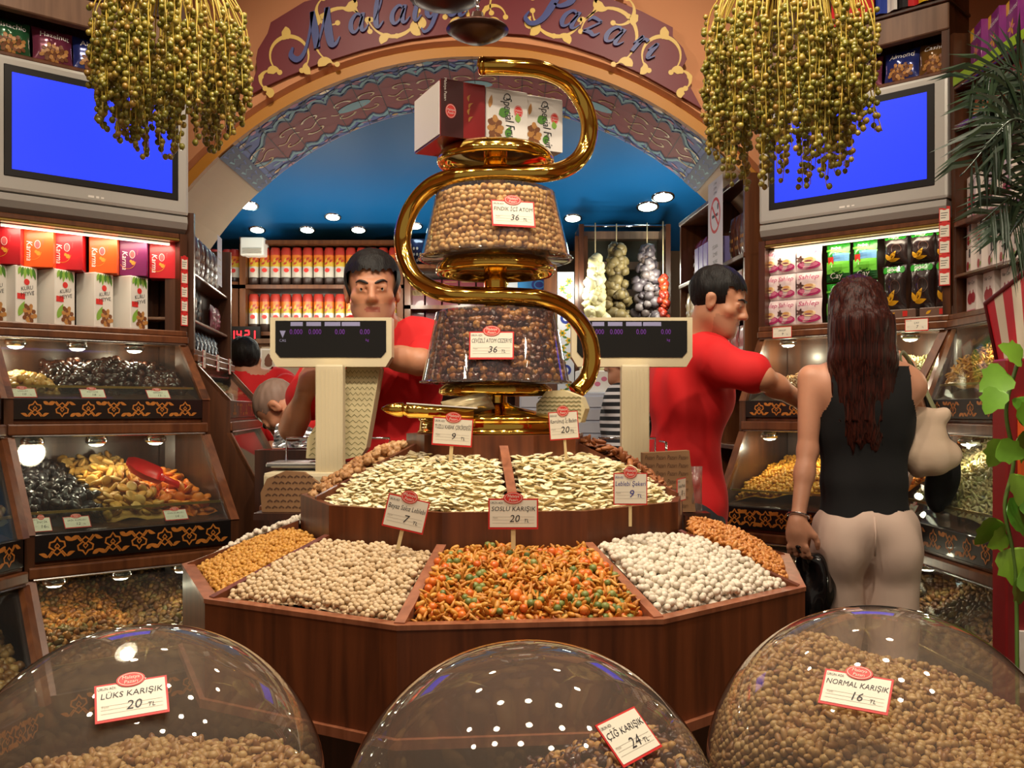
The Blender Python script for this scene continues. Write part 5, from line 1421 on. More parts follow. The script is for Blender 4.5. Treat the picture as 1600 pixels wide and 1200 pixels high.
# ---- price strips and shelf tags ----
for T, x, z, nm, pr, l in ((TR_, case_x(TR_, 1223, .03), 1.575, 'SAHLEP', '9', 'price tag on the shelf edge under the pink sachets'), (TR_, case_x(TR_, 1433, .03), 1.573, 'ÇAY', '7', 'price tag on the shelf edge under the dark tea packs')):
    price_tag(at(T, x, z, .036), .085, .046, nm, pr, l, oval=False)
def tag_strip(Tm, n, w, h, label):
    t = thing('price_tag_strip', label, 'price list', Tm @ Vector((0, 0, 0)))
    for k in range(n):
        mb = MB(); y1 = -k * h; mb.box(-w / 2, y1 - h + .002, -.001, w / 2, y1, 0, 1, Tm); mb.rect(Tm, -w / 2 + .003, y1 - h + .006, w / 2 - .003, y1 - .010, .0003, 0)
        mb.ell(Tm, 0, y1 - .004, w * .3, .009, .0006, 1, 14)
        for j in range(3): mb.rect(Tm, -w * .34, y1 - h * (.42 + .15 * j), w * (.3 - .1 * j), y1 - h * (.38 + .15 * j), .0005, 2)
        mb.build('card', [m_tagw, M['red'], m_pen], t)
tag_strip(at(TL, WL - .012, 1.83, .018) @ rot(R(12), 'Y'), 5, .030, .052, 'strip of red and white price cards on the end post of the left case')
tag_strip(at(TR_, WR - .016, 2.00, .018) @ rot(R(6), 'Y'), 5, .038, .058, 'strip of red and white price cards on the post beside the dark tea packs')
# ---- far right shelves with white boxes ----
m_pom = mat('pomegranate red print', (158, 34, 48), .45); m_vio = mat('violet carton', (128, 34, 120), .4, coat=.2); m_yel = mat('yellow print', (226, 180, 40), .45); m_lime = mat('lime green shelf strip', (150, 190, 40), .5); m_boxw2 = mat('white pomegranate carton', (224, 214, 206), .5); m_bxb = mat('brown orange carton', (150, 78, 40), .45)
def art_pom(mb, T, w, h):
    for cx, cy, r in ((.38, .38, .24), (.68, .40, .22)):
        mb.ell(T, w * cx, h * cy, w * r, w * r, .0005, 0, 14); mb.leaf(T, w * cx, h * cy + w * r * .9, w * .14, w * .1, R(90), .0006, 0)
    mb.text(T, 'Nar Çayı', w * .5, h * .82, h * .09, .0005, 1, shear=.2, maxw=w * .8); mb.rect(T, w * .08, h * .05, w * .9, h * .07, .0005, 2)
def art_small(mb, T, w, h):
    mb.ell(T, w * .4, h * .3, w * .26, w * .26, .0005, 0, 14); mb.leaf(T, w * .6, h * .2, w * .4, w * .22, .5, .0004, 2); mb.rect(T, w * .62, h * .62, w * .95, h * .95, .0005, 1)
def art_asst(mb, T, w, h):
    grid_rect(mb, T, 0, h * .72, w * .35, h, .0003, 1, 2); mb.text(T, 'Assorted', w * .6, h * .74, h * .12, .0006, 2, shear=.2, maxw=w * .75)
    for k in range(6): mb.leaf(T, w * .5, h * .35, w * .3, w * .12, k * PI / 3, .0005, 1 if k % 2 else 0)
pom = Pack('tea_box', 'box', boxpack(.105, .155, .07, m_boxw2, [m_pom, m_txt_d, m_pinkl], art_pom))
sml = Pack('small_tea_box', 'box', boxpack(.062, .088, .06, m_boxw2, [m_pom, m_txt_d, m_leafl], art_small))
ass = Pack('sweet_box', 'box', boxpack(.12, .165, .05, m_vio, [m_pinkl, m_yel, m_wh], art_asst))
hzl = Pack('nut_box', 'box', boxpack(.10, .11, .06, m_bxb, [m_yel, m_nutlt, m_wh], lambda mb, T, w, h: (mb.text(T, 'Hazelnut', w * .5, h * .75, h * .14, .0005, 2, maxw=w * .8), mb.ell(T, w * .5, h * .32, w * .28, h * .22, .0005, 1))))
t = caseRR.t
for z, th in ((1.745, .012), (1.935, .018), (2.285, .02), (2.425, .012)):
    mb = MB(); obox(mb, TRR, .028, WRR - .028, z - th, z, -.185, .012); mb.build('shelf', M['wood_mid'], t)
mb = MB(); obox(mb, TRR, .028, WRR - .028, 2.425, 2.46, .012, .016); mb.build('shelf_strip', m_lime, t)
xs = [.06 + .072 * i for i in range(9)]
ordn = ['first', 'second', 'third', 'fourth', 'fifth', 'sixth', 'seventh', 'eighth', 'ninth']
for i, x in enumerate(xs):
    sml.put(at(TRR, x + .01, 1.746, -.02, R(-14)), f'small white pomegranate box, {ordn[i]} from the far end of the lower tight row', 'small white boxes in the far right case')
    sml.put(at(TRR, x + .01, 1.836, -.022, R(-14)), f'small white pomegranate box, {ordn[i]} from the far end of the upper tight row', 'small white boxes in the far right case')
for i in range(6):
    x = .09 + .112 * i
    pom.put(at(TRR, x, 1.937, -.02, R(-12)), f'white pomegranate box, {ordn[i]} from the far end of the front row of large boxes', 'large white boxes in the far right case')
    pom.put(at(TRR, x + .03, 2.10, -.09, R(-12)), f'white pomegranate box, {ordn[i]} from the far end of the raised back row', 'large white boxes in the far right case')
    pom.put(at(TRR, x, 1.606, -.02, R(-8)) @ sc(.9, .82, 1), f'white pomegranate box, {ordn[i]} from the far end of the lowest shelf', 'large white boxes in the far right case')
    hzl.put(at(TRR, x + .02, 2.287, -.03, R(-8)), f'brown hazelnut box, {ordn[i]} from the far end under the lime strip', 'brown boxes in the far right case')
    ass.put(at(TRR, x + .03, 2.462 if True else 0, -.02, R(-12)) @ sc(1, .9, 1), f'violet box of assorted sweets, {ordn[i]} from the far end of the top shelf', 'violet boxes in the far right case')
mb = MB(); obox(mb, TRR, .04, .74, 2.02, 2.10, -.20, -.16); mb.build('step', M['wood_mid'], t)
# ---- sideways case at the left of the arch: packs on two shelves ----
t = caseS.t
for z in (1.79, 1.61):
    mb = MB(); obox(mb, TS, .028, WS - .028, z - .012, z, -.185, .0); mb.build('shelf', M['wood_pale'], t)
m_dbr = mat('dark brown pouch', (84, 48, 40), .35, coat=.3, noise_amt=.5, nscale=40); m_silv = mat('dark silver pouch', (84, 88, 96), .2, .5, noise_amt=.5, nscale=60); m_blkp = mat('black pouch', (34, 30, 34), .3, coat=.3); m_mgp = mat('magenta pouch', (130, 36, 60), .35, coat=.2)
dot = lambda c: (lambda mb, T, w, h: [mb.ell(T, w * (.2 + .15 * (k % 5)), h * (.25 + .2 * (k // 5)), w * .05, h * .05, .0006, 0, 9) for k in range(12)])
sp1 = Pack('spice_pouch', 'pouch', bagpack(.10, .165, .03, m_dbr, [m_nutbr], dot(0))); sp2 = Pack('silver_pouch', 'pouch', bagpack(.075, .150, .03, m_silv, [m_txt_d], dot(0))); sp3 = Pack('dark_pouch', 'pouch', bagpack(.085, .160, .03, m_blkp, [m_nutbr], dot(0))); sp4 = Pack('magenta_pouch', 'pouch', bagpack(.10, .11, .03, m_mgp, [m_pinkl], dot(0)))
for i in range(8): sp1.put(at(TS, .085 + .108 * i, 1.80, -.02), f'brown spice pouch, {ordn[i]} from the near end of the top shelf of the sideways case', 'brown spice pouches')
for i in range(3): sp2.put(at(TS, .08 + .085 * i, 1.615, -.03), f'grey pouch, {ordn[i]} from the near end of the middle shelf of the sideways case', 'grey pouches')
for i in range(3): sp3.put(at(TS, .37 + .1 * i, 1.615, -.06), f'black pouch, {ordn[i]} from the magenta pouch on the middle shelf of the sideways case', 'black pouches')
for i in range(2): sp4.put(at(TS, .69 + .12 * i, 1.615, -.02), f'magenta pouch on the middle shelf of the sideways case, {("near", "far")[i]} one', 'magenta pouches')
for i in range(9): sp2.put(at(TS, .09 + .09 * i, 1.495, -.02, R(10)) @ rot(R(-12), 'X') @ sc(1, .7, 1), f'shiny silver-black pouch on the lowest shelf of the sideways case, {ordn[i]} from near end', 'leaning silver pouches')
for i, x in enumerate((.10, .42, .74)):
    price_tag(at(TS, x, 1.455, .035), .055, .07, 'BAHARAT', '5', f'small price tag on the shelf edge of the sideways case, {("near", "middle", "far")[i]} one', oval=False)
t = thing('notice_paper', 'pale blue-white notice hanging over the top shelf of the sideways case', 'paper', TS @ Vector((.50, 1.80, .03)))
mb = MB(); Tn = at(TS, .50, 1.79, .028); mb.box(-.055, 0, 0, .055, .21, .001, 0, Tn); [mb.rect(Tn, -.035, .05 + .03 * k, .03 - .01 * (k % 2), .056 + .03 * k, .0013, 1) for k in range(4)]; mb.build('sheet', [mat('bluish paper', (196, 196, 214), .6), m_rule], t)
# ---- right side unit inside the arch ----
t = thing('open_shelves', 'tall open wooden shelves inside the arch behind the man in red on the right', 'shelves', TSR @ Vector((WSR / 2, 0, 0)))
mb = MB(); obox(mb, TSR, 0, WSR, .05, 2.30, -.22, -.205); mb.build('back_panel', m_case_in, t)
for x in (0, .62, WSR - .025):
    mb = MB(); obox(mb, TSR, x, x + .025, 0, 2.30, -.205, .0); mb.build('upright', M['wood_mid'], t)
for z in (.6, 1.1, 1.45, 1.70, 1.95, 2.30):
    mb = MB(); obox(mb, TSR, .0, WSR, z - .022, z, -.205, .006); mb.build('shelf', M['wood_mid'], t)
m_cerise = mat('cerise shiny pouch', (150, 60, 96), .15, .4, coat=.6); m_lil = mat('lilac carton', (150, 140, 206), .45); m_gwp = mat('gold and white pack', (214, 190, 140), .3, coat=.3, noise_amt=.4, nscale=30); m_mix = mat('colourful tin print', (160, 130, 84), .35, coat=.3, noise_amt=.6, nscale=25); m_rosep = mat('rose pack', (190, 110, 110), .35, coat=.3, noise_amt=.4, nscale=30)
u1 = Pack('shiny_pouch', 'pouch', bagpack(.10, .23, .05, m_cerise, [m_wh], dot(0))); u2 = Pack('lilac_carton', 'box', boxpack(.07, .15, .08, m_lil, [m_wh], lambda mb, T, w, h: mb.rect(T, w * .1, h * .1, w * .16, h * .9, .0004, 0)))
u3 = Pack('brown_packet', 'packet', bagpack(.075, .20, .03, m_dbr, [m_nutlt], dot(0))); u4 = Pack('gold_packet', 'packet', bagpack(.08, .2, .03, m_gwp, [m_wh], dot(0))); u5 = Pack('printed_tin', 'tin', boxpack(.12, .19, .08, m_mix, [m_leafl, m_pom, m_wh], art_small)); u6 = Pack('rose_packet', 'packet', bagpack(.09, .19, .03, m_rosep, [m_wh], dot(0)))
for i in range(5): u1.put(at(TSR, .08 + .11 * i, 1.952, -.06), f'shiny cerise pouch, {ordn[i]} from the far end of the top shelf inside the arch', 'shiny cerise pouches')
for i in range(5): u2.put(at(TSR, .33 + .085 * i, 1.952, -.005), f'lilac carton, {ordn[i]} from the far end at the front of the top arch shelf', 'lilac cartons')
for i in range(4): u3.put(at(TSR, .87 + .078 * i, 1.952, -.02), f'brown packet on the top shelf beside the no-smoking notice, {ordn[i]} from the notice', 'brown packets')
for i in range(6): u4.put(at(TSR, .075 + .09 * i, 1.702, -.02), f'gold and white packet, {ordn[i]} from the far end of the second shelf inside the arch', 'gold packets')
for i in range(3): u5.put(at(TSR, .73 + .13 * i, 1.702, -.02), f'colourful tin on the second shelf inside the arch, {ordn[i]} from the post', 'colourful tins')
for i in range(6): u4.put(at(TSR, .075 + .09 * i, 1.452, -.02), f'gold and white packet, {ordn[i]} from the far end of the third shelf inside the arch', 'gold packets')
for i in range(4): u6.put(at(TSR, .70 + .105 * i, 1.452, -.02), f'rose packet on the third shelf inside the arch, {ordn[i]} from the post', 'rose packets')
Tn = at(TSR, .80, 1.93, .03)
t = thing('no_smoking_notice', 'long white no-smoking notice with a red circle hanging from the shelves inside the arch', 'notice', Tn @ Vector((0, 0, 0)))
mb = MB(); mb.box(-.12, -.02, 0, .12, .42, .001, 0, Tn)
mb.ring(Tn, 0, .25, .085, .085, .014, .0014, 1); mb.rect(Tn @ tr(0, .25, 0) @ rot(R(-45), 'Z'), -.075, -.007, .075, .007, .0016, 1); mb.rect(Tn, -.05, .242, .035, .256, .0013, 2); mb.rect(Tn, .037, .242, .05, .256, .0013, 1); mb.ell(Tn, .045, .285, .01, .016, .0013, 2)
for k, s_ in enumerate(('SİGARA', 'İÇMEK', 'YASAK')): mb.text(Tn, s_, 0, .10 - .035 * k, .018, .0013, 2)
for k in range(3): mb.text(Tn, 'LÜTFEN', 0, .40 - .022 * k, .01, .0013, 2)
mb.build('sheet', [mat('notice paper', (216, 212, 222), .6), M['red'], m_txt_d], t)
# ================================================================== sign over the arch
m_sgn = mat('dark red painted board', (112, 26, 36), .5); m_sgold = mat('gold painted scroll', (226, 190, 96), .45); m_sblue = mat('dark blue lettering', (58, 70, 132), .45)
SY = AY0 - .035
def S(px, py):
    v = P(px, py, SY); return (v.x, v.z)
TSN = tr(0, SY, 0) @ rot(PI / 2, 'X')      # sign plane: x right, y up, z towards the viewer
lowe = [(390, 152), (420, 136), (450, 122), (500, 102), (570, 80), (640, 64), (700, 56), (760, 53), (820, 57), (880, 70), (940, 90), (1000, 117), (1050, 145), (1095, 172)]
upe = [(1078, 140), (1075, 122), (1062, 112), (1072, 95), (1066, 78), (1050, 60), (1050, 46), (1000, 20), (945, -2), (880, -22), (800, -33), (740, -35), (680, -32), (600, -20), (540, -10), (477, 6), (425, 38), (420, 55), (405, 80), (402, 95), (404, 110), (398, 126)]
sign = thing('shop_sign', 'curved dark red sign board with blue script lettering and gold scrolls over the arch', 'sign', (AX, SY, 2.8))
mb = MB()
# board built in slices between lower and upper outline so that it stays well shaped
def lerp_on(poly, x):
    for (a, b) in zip(poly, poly[1:]):
        if min(a[0], b[0]) <= x <= max(a[0], b[0]) and a[0] != b[0]: return a[1] + (b[1] - a[1]) * (x - a[0]) / (b[0] - a[0])
    return None
mb.poly([S(*p) for p in lowe + upe], 0, .022, 0, TSN); brd = mb.build('board', m_sgn, sign)
def strokes(ch):
    D_ = {
        'M': [([(-.75, .35), (-.85, .05), (-.6, -.2), (-.3, -.05), (-.05, .5), (.12, 1.15), (.2, 1.6)], [.08, .2, .22, .16, .1, .1, .16]), ([(.2, 1.6), (.27, .8), (.32, .05)], [.2, .3, .24]), ([(.32, .05), (.6, .8), (.88, 1.6)], [.06, .1, .12]), ([(.86, 1.6), (.86, .7), (.95, .08), (1.15, .0), (1.35, .25)], [.22, .32, .28, .14, .05])],
        'a': [([(.72, .85), (.4, 1.0), (.1, .7), (.05, .3), (.22, .02), (.5, .2), (.75, .8)], [.1, .14, .22, .25, .16, .1, .1]), ([(.78, 1.0), (.66, .4), (.72, .05), (.9, .05), (1.1, .3)], [.2, .25, .2, .1, .04])],
        'l': [([(.1, .4), (.4, 1.2), (.45, 1.75), (.28, 1.75), (.18, 1.1), (.18, .3), (.32, .02), (.6, .3)], [.05, .08, .1, .14, .25, .27, .16, .05])],
        't': [([(.35, 1.45), (.2, .4), (.3, .02), (.6, .3)], [.2, .25, .16, .05]), ([(.02, 1.0), (.62, 1.05)], [.1, .1])],
        'y': [([(.05, .95), (.12, .3), (.35, .08), (.62, .5), (.8, 1.0)], [.2, .24, .14, .08, .1]), ([(.8, 1.0), (.62, .1), (.4, -.55), (.1, -.75), (-.1, -.5)], [.22, .24, .2, .14, .06])],
        'P': [([(.42, 1.5), (.28, .6), (.1, .05), (-.25, -.2), (-.6, 0), (-.55, .3)], [.24, .3, .24, .18, .14, .06]), ([(-.3, 1.05), (-.1, 1.5), (.5, 1.7), (1.0, 1.45), (1.0, 1.0), (.65, .75), (.35, .8)], [.08, .14, .16, .25, .28, .16, .06])],
        'z': [([(.02, .75), (.2, 1.0), (.75, .88)], [.06, .18, .14]), ([(.75, .88), (.05, .12)], [.1, .12]), ([(.02, .1), (.4, .14), (.7, .02), (.95, .25)], [.12, .22, .16, .05])],
        'r': [([(.02, .5), (.25, 1.05), (.25, .7), (.2, 0)], [.06, .16, .24, .2]), ([(.25, .6), (.45, .95), (.7, .9)], [.08, .14, .2])],
        'ı': [([(.02, .5), (.28, 1.0), (.22, .3), (.32, .02), (.6, .3)], [.06, .2, .25, .16, .05])]}
    return D_[ch]
def smooth2(pts, ws, n=6):
    p3 = spline([Vector((x, y, 0)) for x, y in pts], n); w = []
    for i in range(len(ws) - 1):
        for k in range(n): w.append(ws[i] + (ws[i + 1] - ws[i]) * k / n)
    w.append(ws[-1]); return [(p.x, p.y) for p in p3], w
# letters: (char, px of its foot, py of its foot, x-height px, tilt deg)
for ch, px, py, hh, an in (('M', 487, 84, 36, 16), ('a', 549, 57, 27, 13), ('l', 584, 49, 28, 11), ('a', 612, 43, 27, 9), ('t', 643, 38, 27, 7), ('y', 664, 34, 27, 5), ('a', 700, 30, 27, 2),
                           ('P', 842, 36, 36, -9), ('a', 873, 44, 27, -13), ('z', 908, 55, 27, -16), ('a', 941, 67, 27, -19), ('r', 981, 82, 26, -22), ('ı', 1003, 92, 26, -24)):
    mb = MB(); x, z = S(px, py); k = hh / F * SY
    T = TSN @ tr(x, z, .022) @ rot(R(an), 'Z') @ Matrix(((k, k * .22, 0, 0), (0, k, 0, 0), (0, 0, 1, 0), (0, 0, 0, 1)))
    for pts, ws in strokes(ch):
        a, b2 = smooth2(pts, [w_ * 1.12 for w_ in ws]); mb.ribbon(T, a, b2, 0.0, 0, .014)
    mb.build('letter', m_sblue, brd)
mb = MB()
def scroll(px, py, r, a0, a1, leaves=()):
    """gold ring arc about (px, py) with a bud at each end"""
    pts = []; n = 28; k = 1 / F * SY; cx, cz = S(px, py)
    for i in range(n + 1):
        a = R(a0 + (a1 - a0) * i / n); pts.append((cx + r * k * math.cos(a), cz + r * k * math.sin(a)))
    mb.ribbon(TSN, pts, [(.006 + .012 * math.sin(PI * i / n) ** 3) for i in range(n + 1)], .0235, 0)
    for q in (pts[0], pts[-1], pts[n // 2]): mb.ell(TSN, q[0], q[1], .012, .012, .0238, 0, 10)
    for la, L_, w_ in leaves:
        a = R(la); sw = 1 if a1 > a0 else -1; q = (cx + r * k * math.cos(a), cz + r * k * math.sin(a)); tg = a + sw * PI / 2
        pts = [(q[0] + L_ * k * .62 * t * math.cos(tg - sw * (-.5 + 1.1 * t)), q[1] + L_ * k * .62 * t * math.sin(tg - sw * (-.5 + 1.1 * t))) for t in [j / 9 for j in range(10)]]
        mb.ribbon(TSN, pts, [w_ * k * (.12 + .9 * math.sin(PI * min(1, (j / 9) ** 1.6 * 1.02)) ** .8) for j in range(10)], .0242, 0)
for s_ in (-1, 1):
    X = lambda px: 743 + s_ * (px - 743)
    A = (lambda a: a) if s_ > 0 else (lambda a: 180 - a)
    dy = 0
    scroll(X(1032), 90, 30, A(-60), A(230), ((A(60), 34, 14), (A(200), 30, 12), (A(300), 30, 13)))
    scroll(X(1062), 128, 15, A(100), A(-60), ((A(-60), 26, 13),))
    scroll(X(950), 60, 44, A(-80), A(170), ((A(90), 40, 15), (A(20), 30, 13), (A(-70), 36, 14)))
    scroll(X(968), 20, 22, A(-120), A(60), ((A(60), 26, 12),))
    scroll(X(872), 20, 40, A(180), A(340), ((A(200), 40, 15), (A(270), 34, 13)))
    scroll(X(800), 12, 34, A(200), A(20), ((A(240), 36, 14), (A(330), 30, 13)))
    scroll(X(905), 8, 26, A(-90), A(120), ((A(0), 26, 12),))
    scroll(X(772), 30, 18, A(0), A(260), ((A(180), 24, 11),))
mb.build('gold_scrollwork', m_sgold, brd)
# ================================================================== pendant saucers hanging over the stand
m_bron = mat('dark bronze', (64, 40, 30), .35, .7)
def pendant(px, py, D, wpx_, chain_top, label):
    c = P(px, py, D); r = wpx_ / 2 / F * D
    t = thing('pendant_lamp', label, 'lamp', c)
    mb = MB(); mb.lathe([(.001, -.012), (r * .35, -.010), (r * .8, .004), (r, .014), (r * .97, .018), (r * .7, .012), (.02, .02), (.012, .05), (.001, .055)], 40, 0, tr(*c)); mb.build('saucer', m_bron, t)
    mb = MB(); mb.tube([c + Vector((0, 0, .05)), Vector((c.x, c.y, chain_top))], .0022, 6, 0)
    k = 0; z = c.z + .05
    while z < min(chain_top, c.z + .35):
        mb.ball((c.x, c.y, z), (.005, .003, .007) if k % 2 else (.003, .005, .007), 0, 8, 6); z += .011; k += 1
    mb.build('chain', M['chrome'], t)
    mb = MB(); mb.lathe([(.001, 3.3), (.03, 3.299), (.026, 3.285), (.001, 3.28)], 20, 0, tr(c.x, c.y, 0)); mb.build('ceiling_cap', m_bron, t)
pendant(746, 58, 2.0, 98, 3.285, 'dark bronze saucer lamp hanging on a chain just above the brass tube')
pendant(695, 6, 2.35, 112, 3.285, 'dark bronze saucer lamp hanging higher and further back, cut by the top edge')
# ================================================================== back room
m_shw = M['wood_mid']
def shelfwall(name, label, x0, x1, y, zs, depth=.28):
    t = thing(name, label, 'shelves', ((x0 + x1) / 2, y, 0))
    mb = MB(); mb.box(x0, y, .0, x1, y + .02, zs[-1] + .02, 0); mb.build('back_panel', m_case_in, t)
    for x in (x0, x1 - .04):
        mb = MB(); mb.box(x, y - depth, 0, x + .04, y, zs[-1] + .02, 0); mb.build('upright', m_shw, t)
    for z in zs:
        mb = MB(); mb.box(x0, y - depth, z - .025, x1, y, z, 0); mb.build('shelf', m_shw, t)
    return t
BYS = 6.62
shelfwall('back_shelves', 'tall brown shelves of orange-topped tins on the back wall', -1.80, -.72, BYS, (1.10, 1.42, 1.775, 2.085, 2.38))
shelfwall('back_shelves', 'narrow brown shelves in the corner under the white air conditioner', -2.10, -1.81, BYS, (1.42, 1.775, 2.085))
shelfwall('back_shelves', 'brown shelves with maroon boxes beside the brass tube', -.71, .06, BYS, (1.10, 1.42, 1.75, 1.95, 2.22))
m_tin = mat('white tin', (214, 204, 190), .25, .2, coat=.4); m_tor = mat('orange tin print', (206, 112, 36), .4); m_tyel = mat('yellow tin print', (196, 160, 50), .4); m_trd = mat('red tin print', (170, 52, 40), .4); m_tdk = mat('dark tin foot print', (58, 40, 34), .4)
def build_tin(root):
    r, h = .034, .255
    mb = MB()
    mb.lathe([(.001, 0), (r, 0), (r, h * .22)], 16, 4); mb.lathe([(r, h * .22), (r, h * .5)], 16, 0); mb.lathe([(r, h * .5), (r, h * .62)], 16, 2); mb.lathe([(r, h * .62), (r, h * .8)], 16, 1); mb.lathe([(r, h * .8), (r, h * .93), (r * .85, h * .97), (r * .85, h), (.001, h)], 16, 3)
    T = rot(PI / 2, 'X')
    for k in range(5): mb.leaf(tr(0, -r * 1.02, 0) @ T, -r * .6 + k * r * .25, h * (.55 + .06 * (k % 3)), r * .9, r * .4, R(30 + 40 * (k % 2)), .001, 2 if k % 2 else 3)
    bd_ = mb.build('body', [m_tin, m_tor, m_tyel, m_trd, m_tdk], root)
    mb = MB(); mb.ell(tr(0, -r * 1.03, 0) @ T, 0, h * .40, r * .5, r * .42, .0015, 0, 14); mb.build('seal', [m_oval], bd_)
tin = Pack('nut_tin', 'tin', build_tin)
for row, z in (('upper', 2.085), ('lower', 1.775)):
    for i in range(14):
        tin.put(tr(-1.725 + .072 * i, BYS - .20, z) @ rot(R(15 * math.sin(i * 7)), 'Z'), f'tall white and orange tin, {(ordn + ["tenth", "eleventh", "twelfth", "thirteenth", "fourteenth"])[i]} from the left post in the {row} row', 'orange-topped tins on the back shelves')
for i, (x, z) in enumerate(((-2.0, 2.09), (-1.91, 2.09), (-2.0, 1.78), (-1.91, 1.78), (-1.86, 2.09))):
    tin.put(tr(x, BYS - .18, z) @ sc(1, 1, .95), ('white and orange tin in the corner shelves under the air conditioner', 'white and orange tin in the corner shelves beside the post', 'white tin low in the corner shelves above the red clock', 'white tin low in the corner shelves beside the post', 'white tin tight against the post under the air conditioner')[i], 'tins in the corner shelves')
m_mar = mat('maroon box', (120, 22, 44), .35, coat=.3); m_mgo = mat('gold diamond print', (150, 116, 60), .4)
def art_dia(mb, T, w, h):
    for q in (.3, .5, .7): mb.leaf(T, w * q - w * .1, h * .45, w * .34, h * .3, R(50), .0005, 0)
    mb.rect(T, w * .1, h * .9, w * .9, h * .93, .0005, 0)
mar = Pack('maroon_box', 'box', boxpack(.105, .185, .10, m_mar, [m_mgo], art_dia))
for i in range(6): mar.put(frame((-.645 + .115 * i, BYS - .14, 1.952), (1, 0, 0)), f'maroon box with gold diamonds, {ordn[i]} from the far post beside the brass tube, upper row', 'maroon boxes')
for i in range(6): mar.put(frame((-.645 + .115 * i, BYS - .14, 1.752), (1, 0, 0)), f'maroon box with gold diamonds, {ordn[i]} from the far post, lower row', 'maroon boxes')
m_navy = mat('navy foil bag', (46, 52, 86), .2, .4, coat=.4, noise_amt=.6, nscale=25)
nv = Pack('foil_bag', 'bag', bagpack(.15, .20, .06, m_navy, [m_tin], dot(0)))
for i in range(4): nv.put(frame((-.62 + .16 * i, BYS - .12, 2.222), (1, 0, 0)), f'navy foil bag on the top back shelf beside the brass tube, {ordn[i]} of four', 'navy foil bags')
# red figures clock, air conditioner, pale cupboard, framed picture
t = thing('digital_clock', 'black wall clock with glowing red digits on the back wall', 'clock', P(378, 530, 6.3))
cT = frame(P(380, 523, 6.28), (1, 0, 0))
mb = MB(); mb.box(-.10, -.055, -.03, .11, .055, 0, 0, cT); mb.build('case', M['black'], t)
mb = MB(); segs = {'1': 'bc', '4': 'fgbc', '2': 'abged'}
def seg7(ch, x, m=0):
    w_, h_ = .026, .052; L_ = {'a': (0, h_, w_, h_), 'g': (0, h_ / 2, w_, h_ / 2), 'd': (0, 0, w_, 0), 'b': (w_, h_ / 2, w_, h_), 'c': (w_, 0, w_, h_ / 2), 'f': (0, h_ / 2, 0, h_), 'e': (0, 0, 0, h_ / 2)}
    for c_ in segs[ch]:
        a, b2, c2, d2 = L_[c_]; mb.ribbon(cT, [(x + a, b2 - .026), (x + c2, d2 - .026)], .008, .001, m)
for ch, x in (('1', -.085), ('4', -.040), ('2', .012), ('1', .050)): seg7(ch, x)
mb.build('digits', mat('red glowing digits', (255, 30, 40), .5, emit=(255, 30, 40), es=4), t)
mb = MB(); mb.box(P(380, 523, 6.3).x - .02, 6.31, 1.70, P(380, 523, 6.3).x + .02, 6.62, 1.74, 0); mb.build('bracket', M['black'], t)
t = thing('air_conditioner', 'white air conditioner high in the corner of the back room', 'air conditioner', P(392, 400, 6.3))
a0 = P(375, 399, 6.3); mb = MB(); mb.box(a0.x, 6.30, a0.z, a0.x + .155, 6.60, a0.z + .12, 0, bev=.01); mb.build('housing', M['white'], t)
mb = MB(); 
for k in range(4): mb.box(a0.x + .015, 6.296, a0.z + .012 + .01 * k, a0.x + .14, 6.30, a0.z + .017 + .01 * k, 0)
mb.build('grille', m_rule, t)
m_beige = mat('beige lacquer cupboard', (176, 158, 134), .5)
t = thing('wall_cupboard', 'pale beige cupboard behind the bald man', 'cupboard', P(445, 640, 6.1))
q = P(404, 640, 6.05); q2 = P(600, 537, 6.05)
mb = MB(); mb.box(q.x, 6.05, .0, q2.x, 6.32, q2.z, 0, bev=.004); mb.build('body', m_beige, t)
mb = MB(); mb.box(q.x + .02, 6.035, .9, (q.x + q2.x) / 2 - .005, 6.05, q2.z - .02, 0, bev=.003); mb.build('door', m_beige, t)
mb = MB(); mb.box((q.x + q2.x) / 2 + .005, 6.035, .9, q2.x - .02, 6.05, q2.z - .02, 0, bev=.003); mb.build('door', m_beige, t)
mb = MB(); mb.box(q.x - .01, 6.02, q2.z, q2.x + .01, 6.34, q2.z + .03, 0); mb.build('cornice', M['wood_pale'], t)
t = thing('framed_picture', 'small framed picture of a jug hanging on the pale cupboard', 'picture', P(415, 580, 6.0))
q = P(407, 577, 6.02); T = frame(q, (1, 0, 0)); mb = MB(); mb.box(0, 0, -.015, .10, .13, 0, 0, T); mb.rect(T, .01, .01, .09, .12, .001, 1); mb.leaf(T, .05, .02, .08, .05, PI / 2, .0015, 2); mb.ell(T, .05, .035, .025, .02, .0016, 2)
mb.build('picture', [M['white'], mat('pale print', (206, 196, 178), .6), mat('brown jug print', (112, 70, 50), .6)], t)
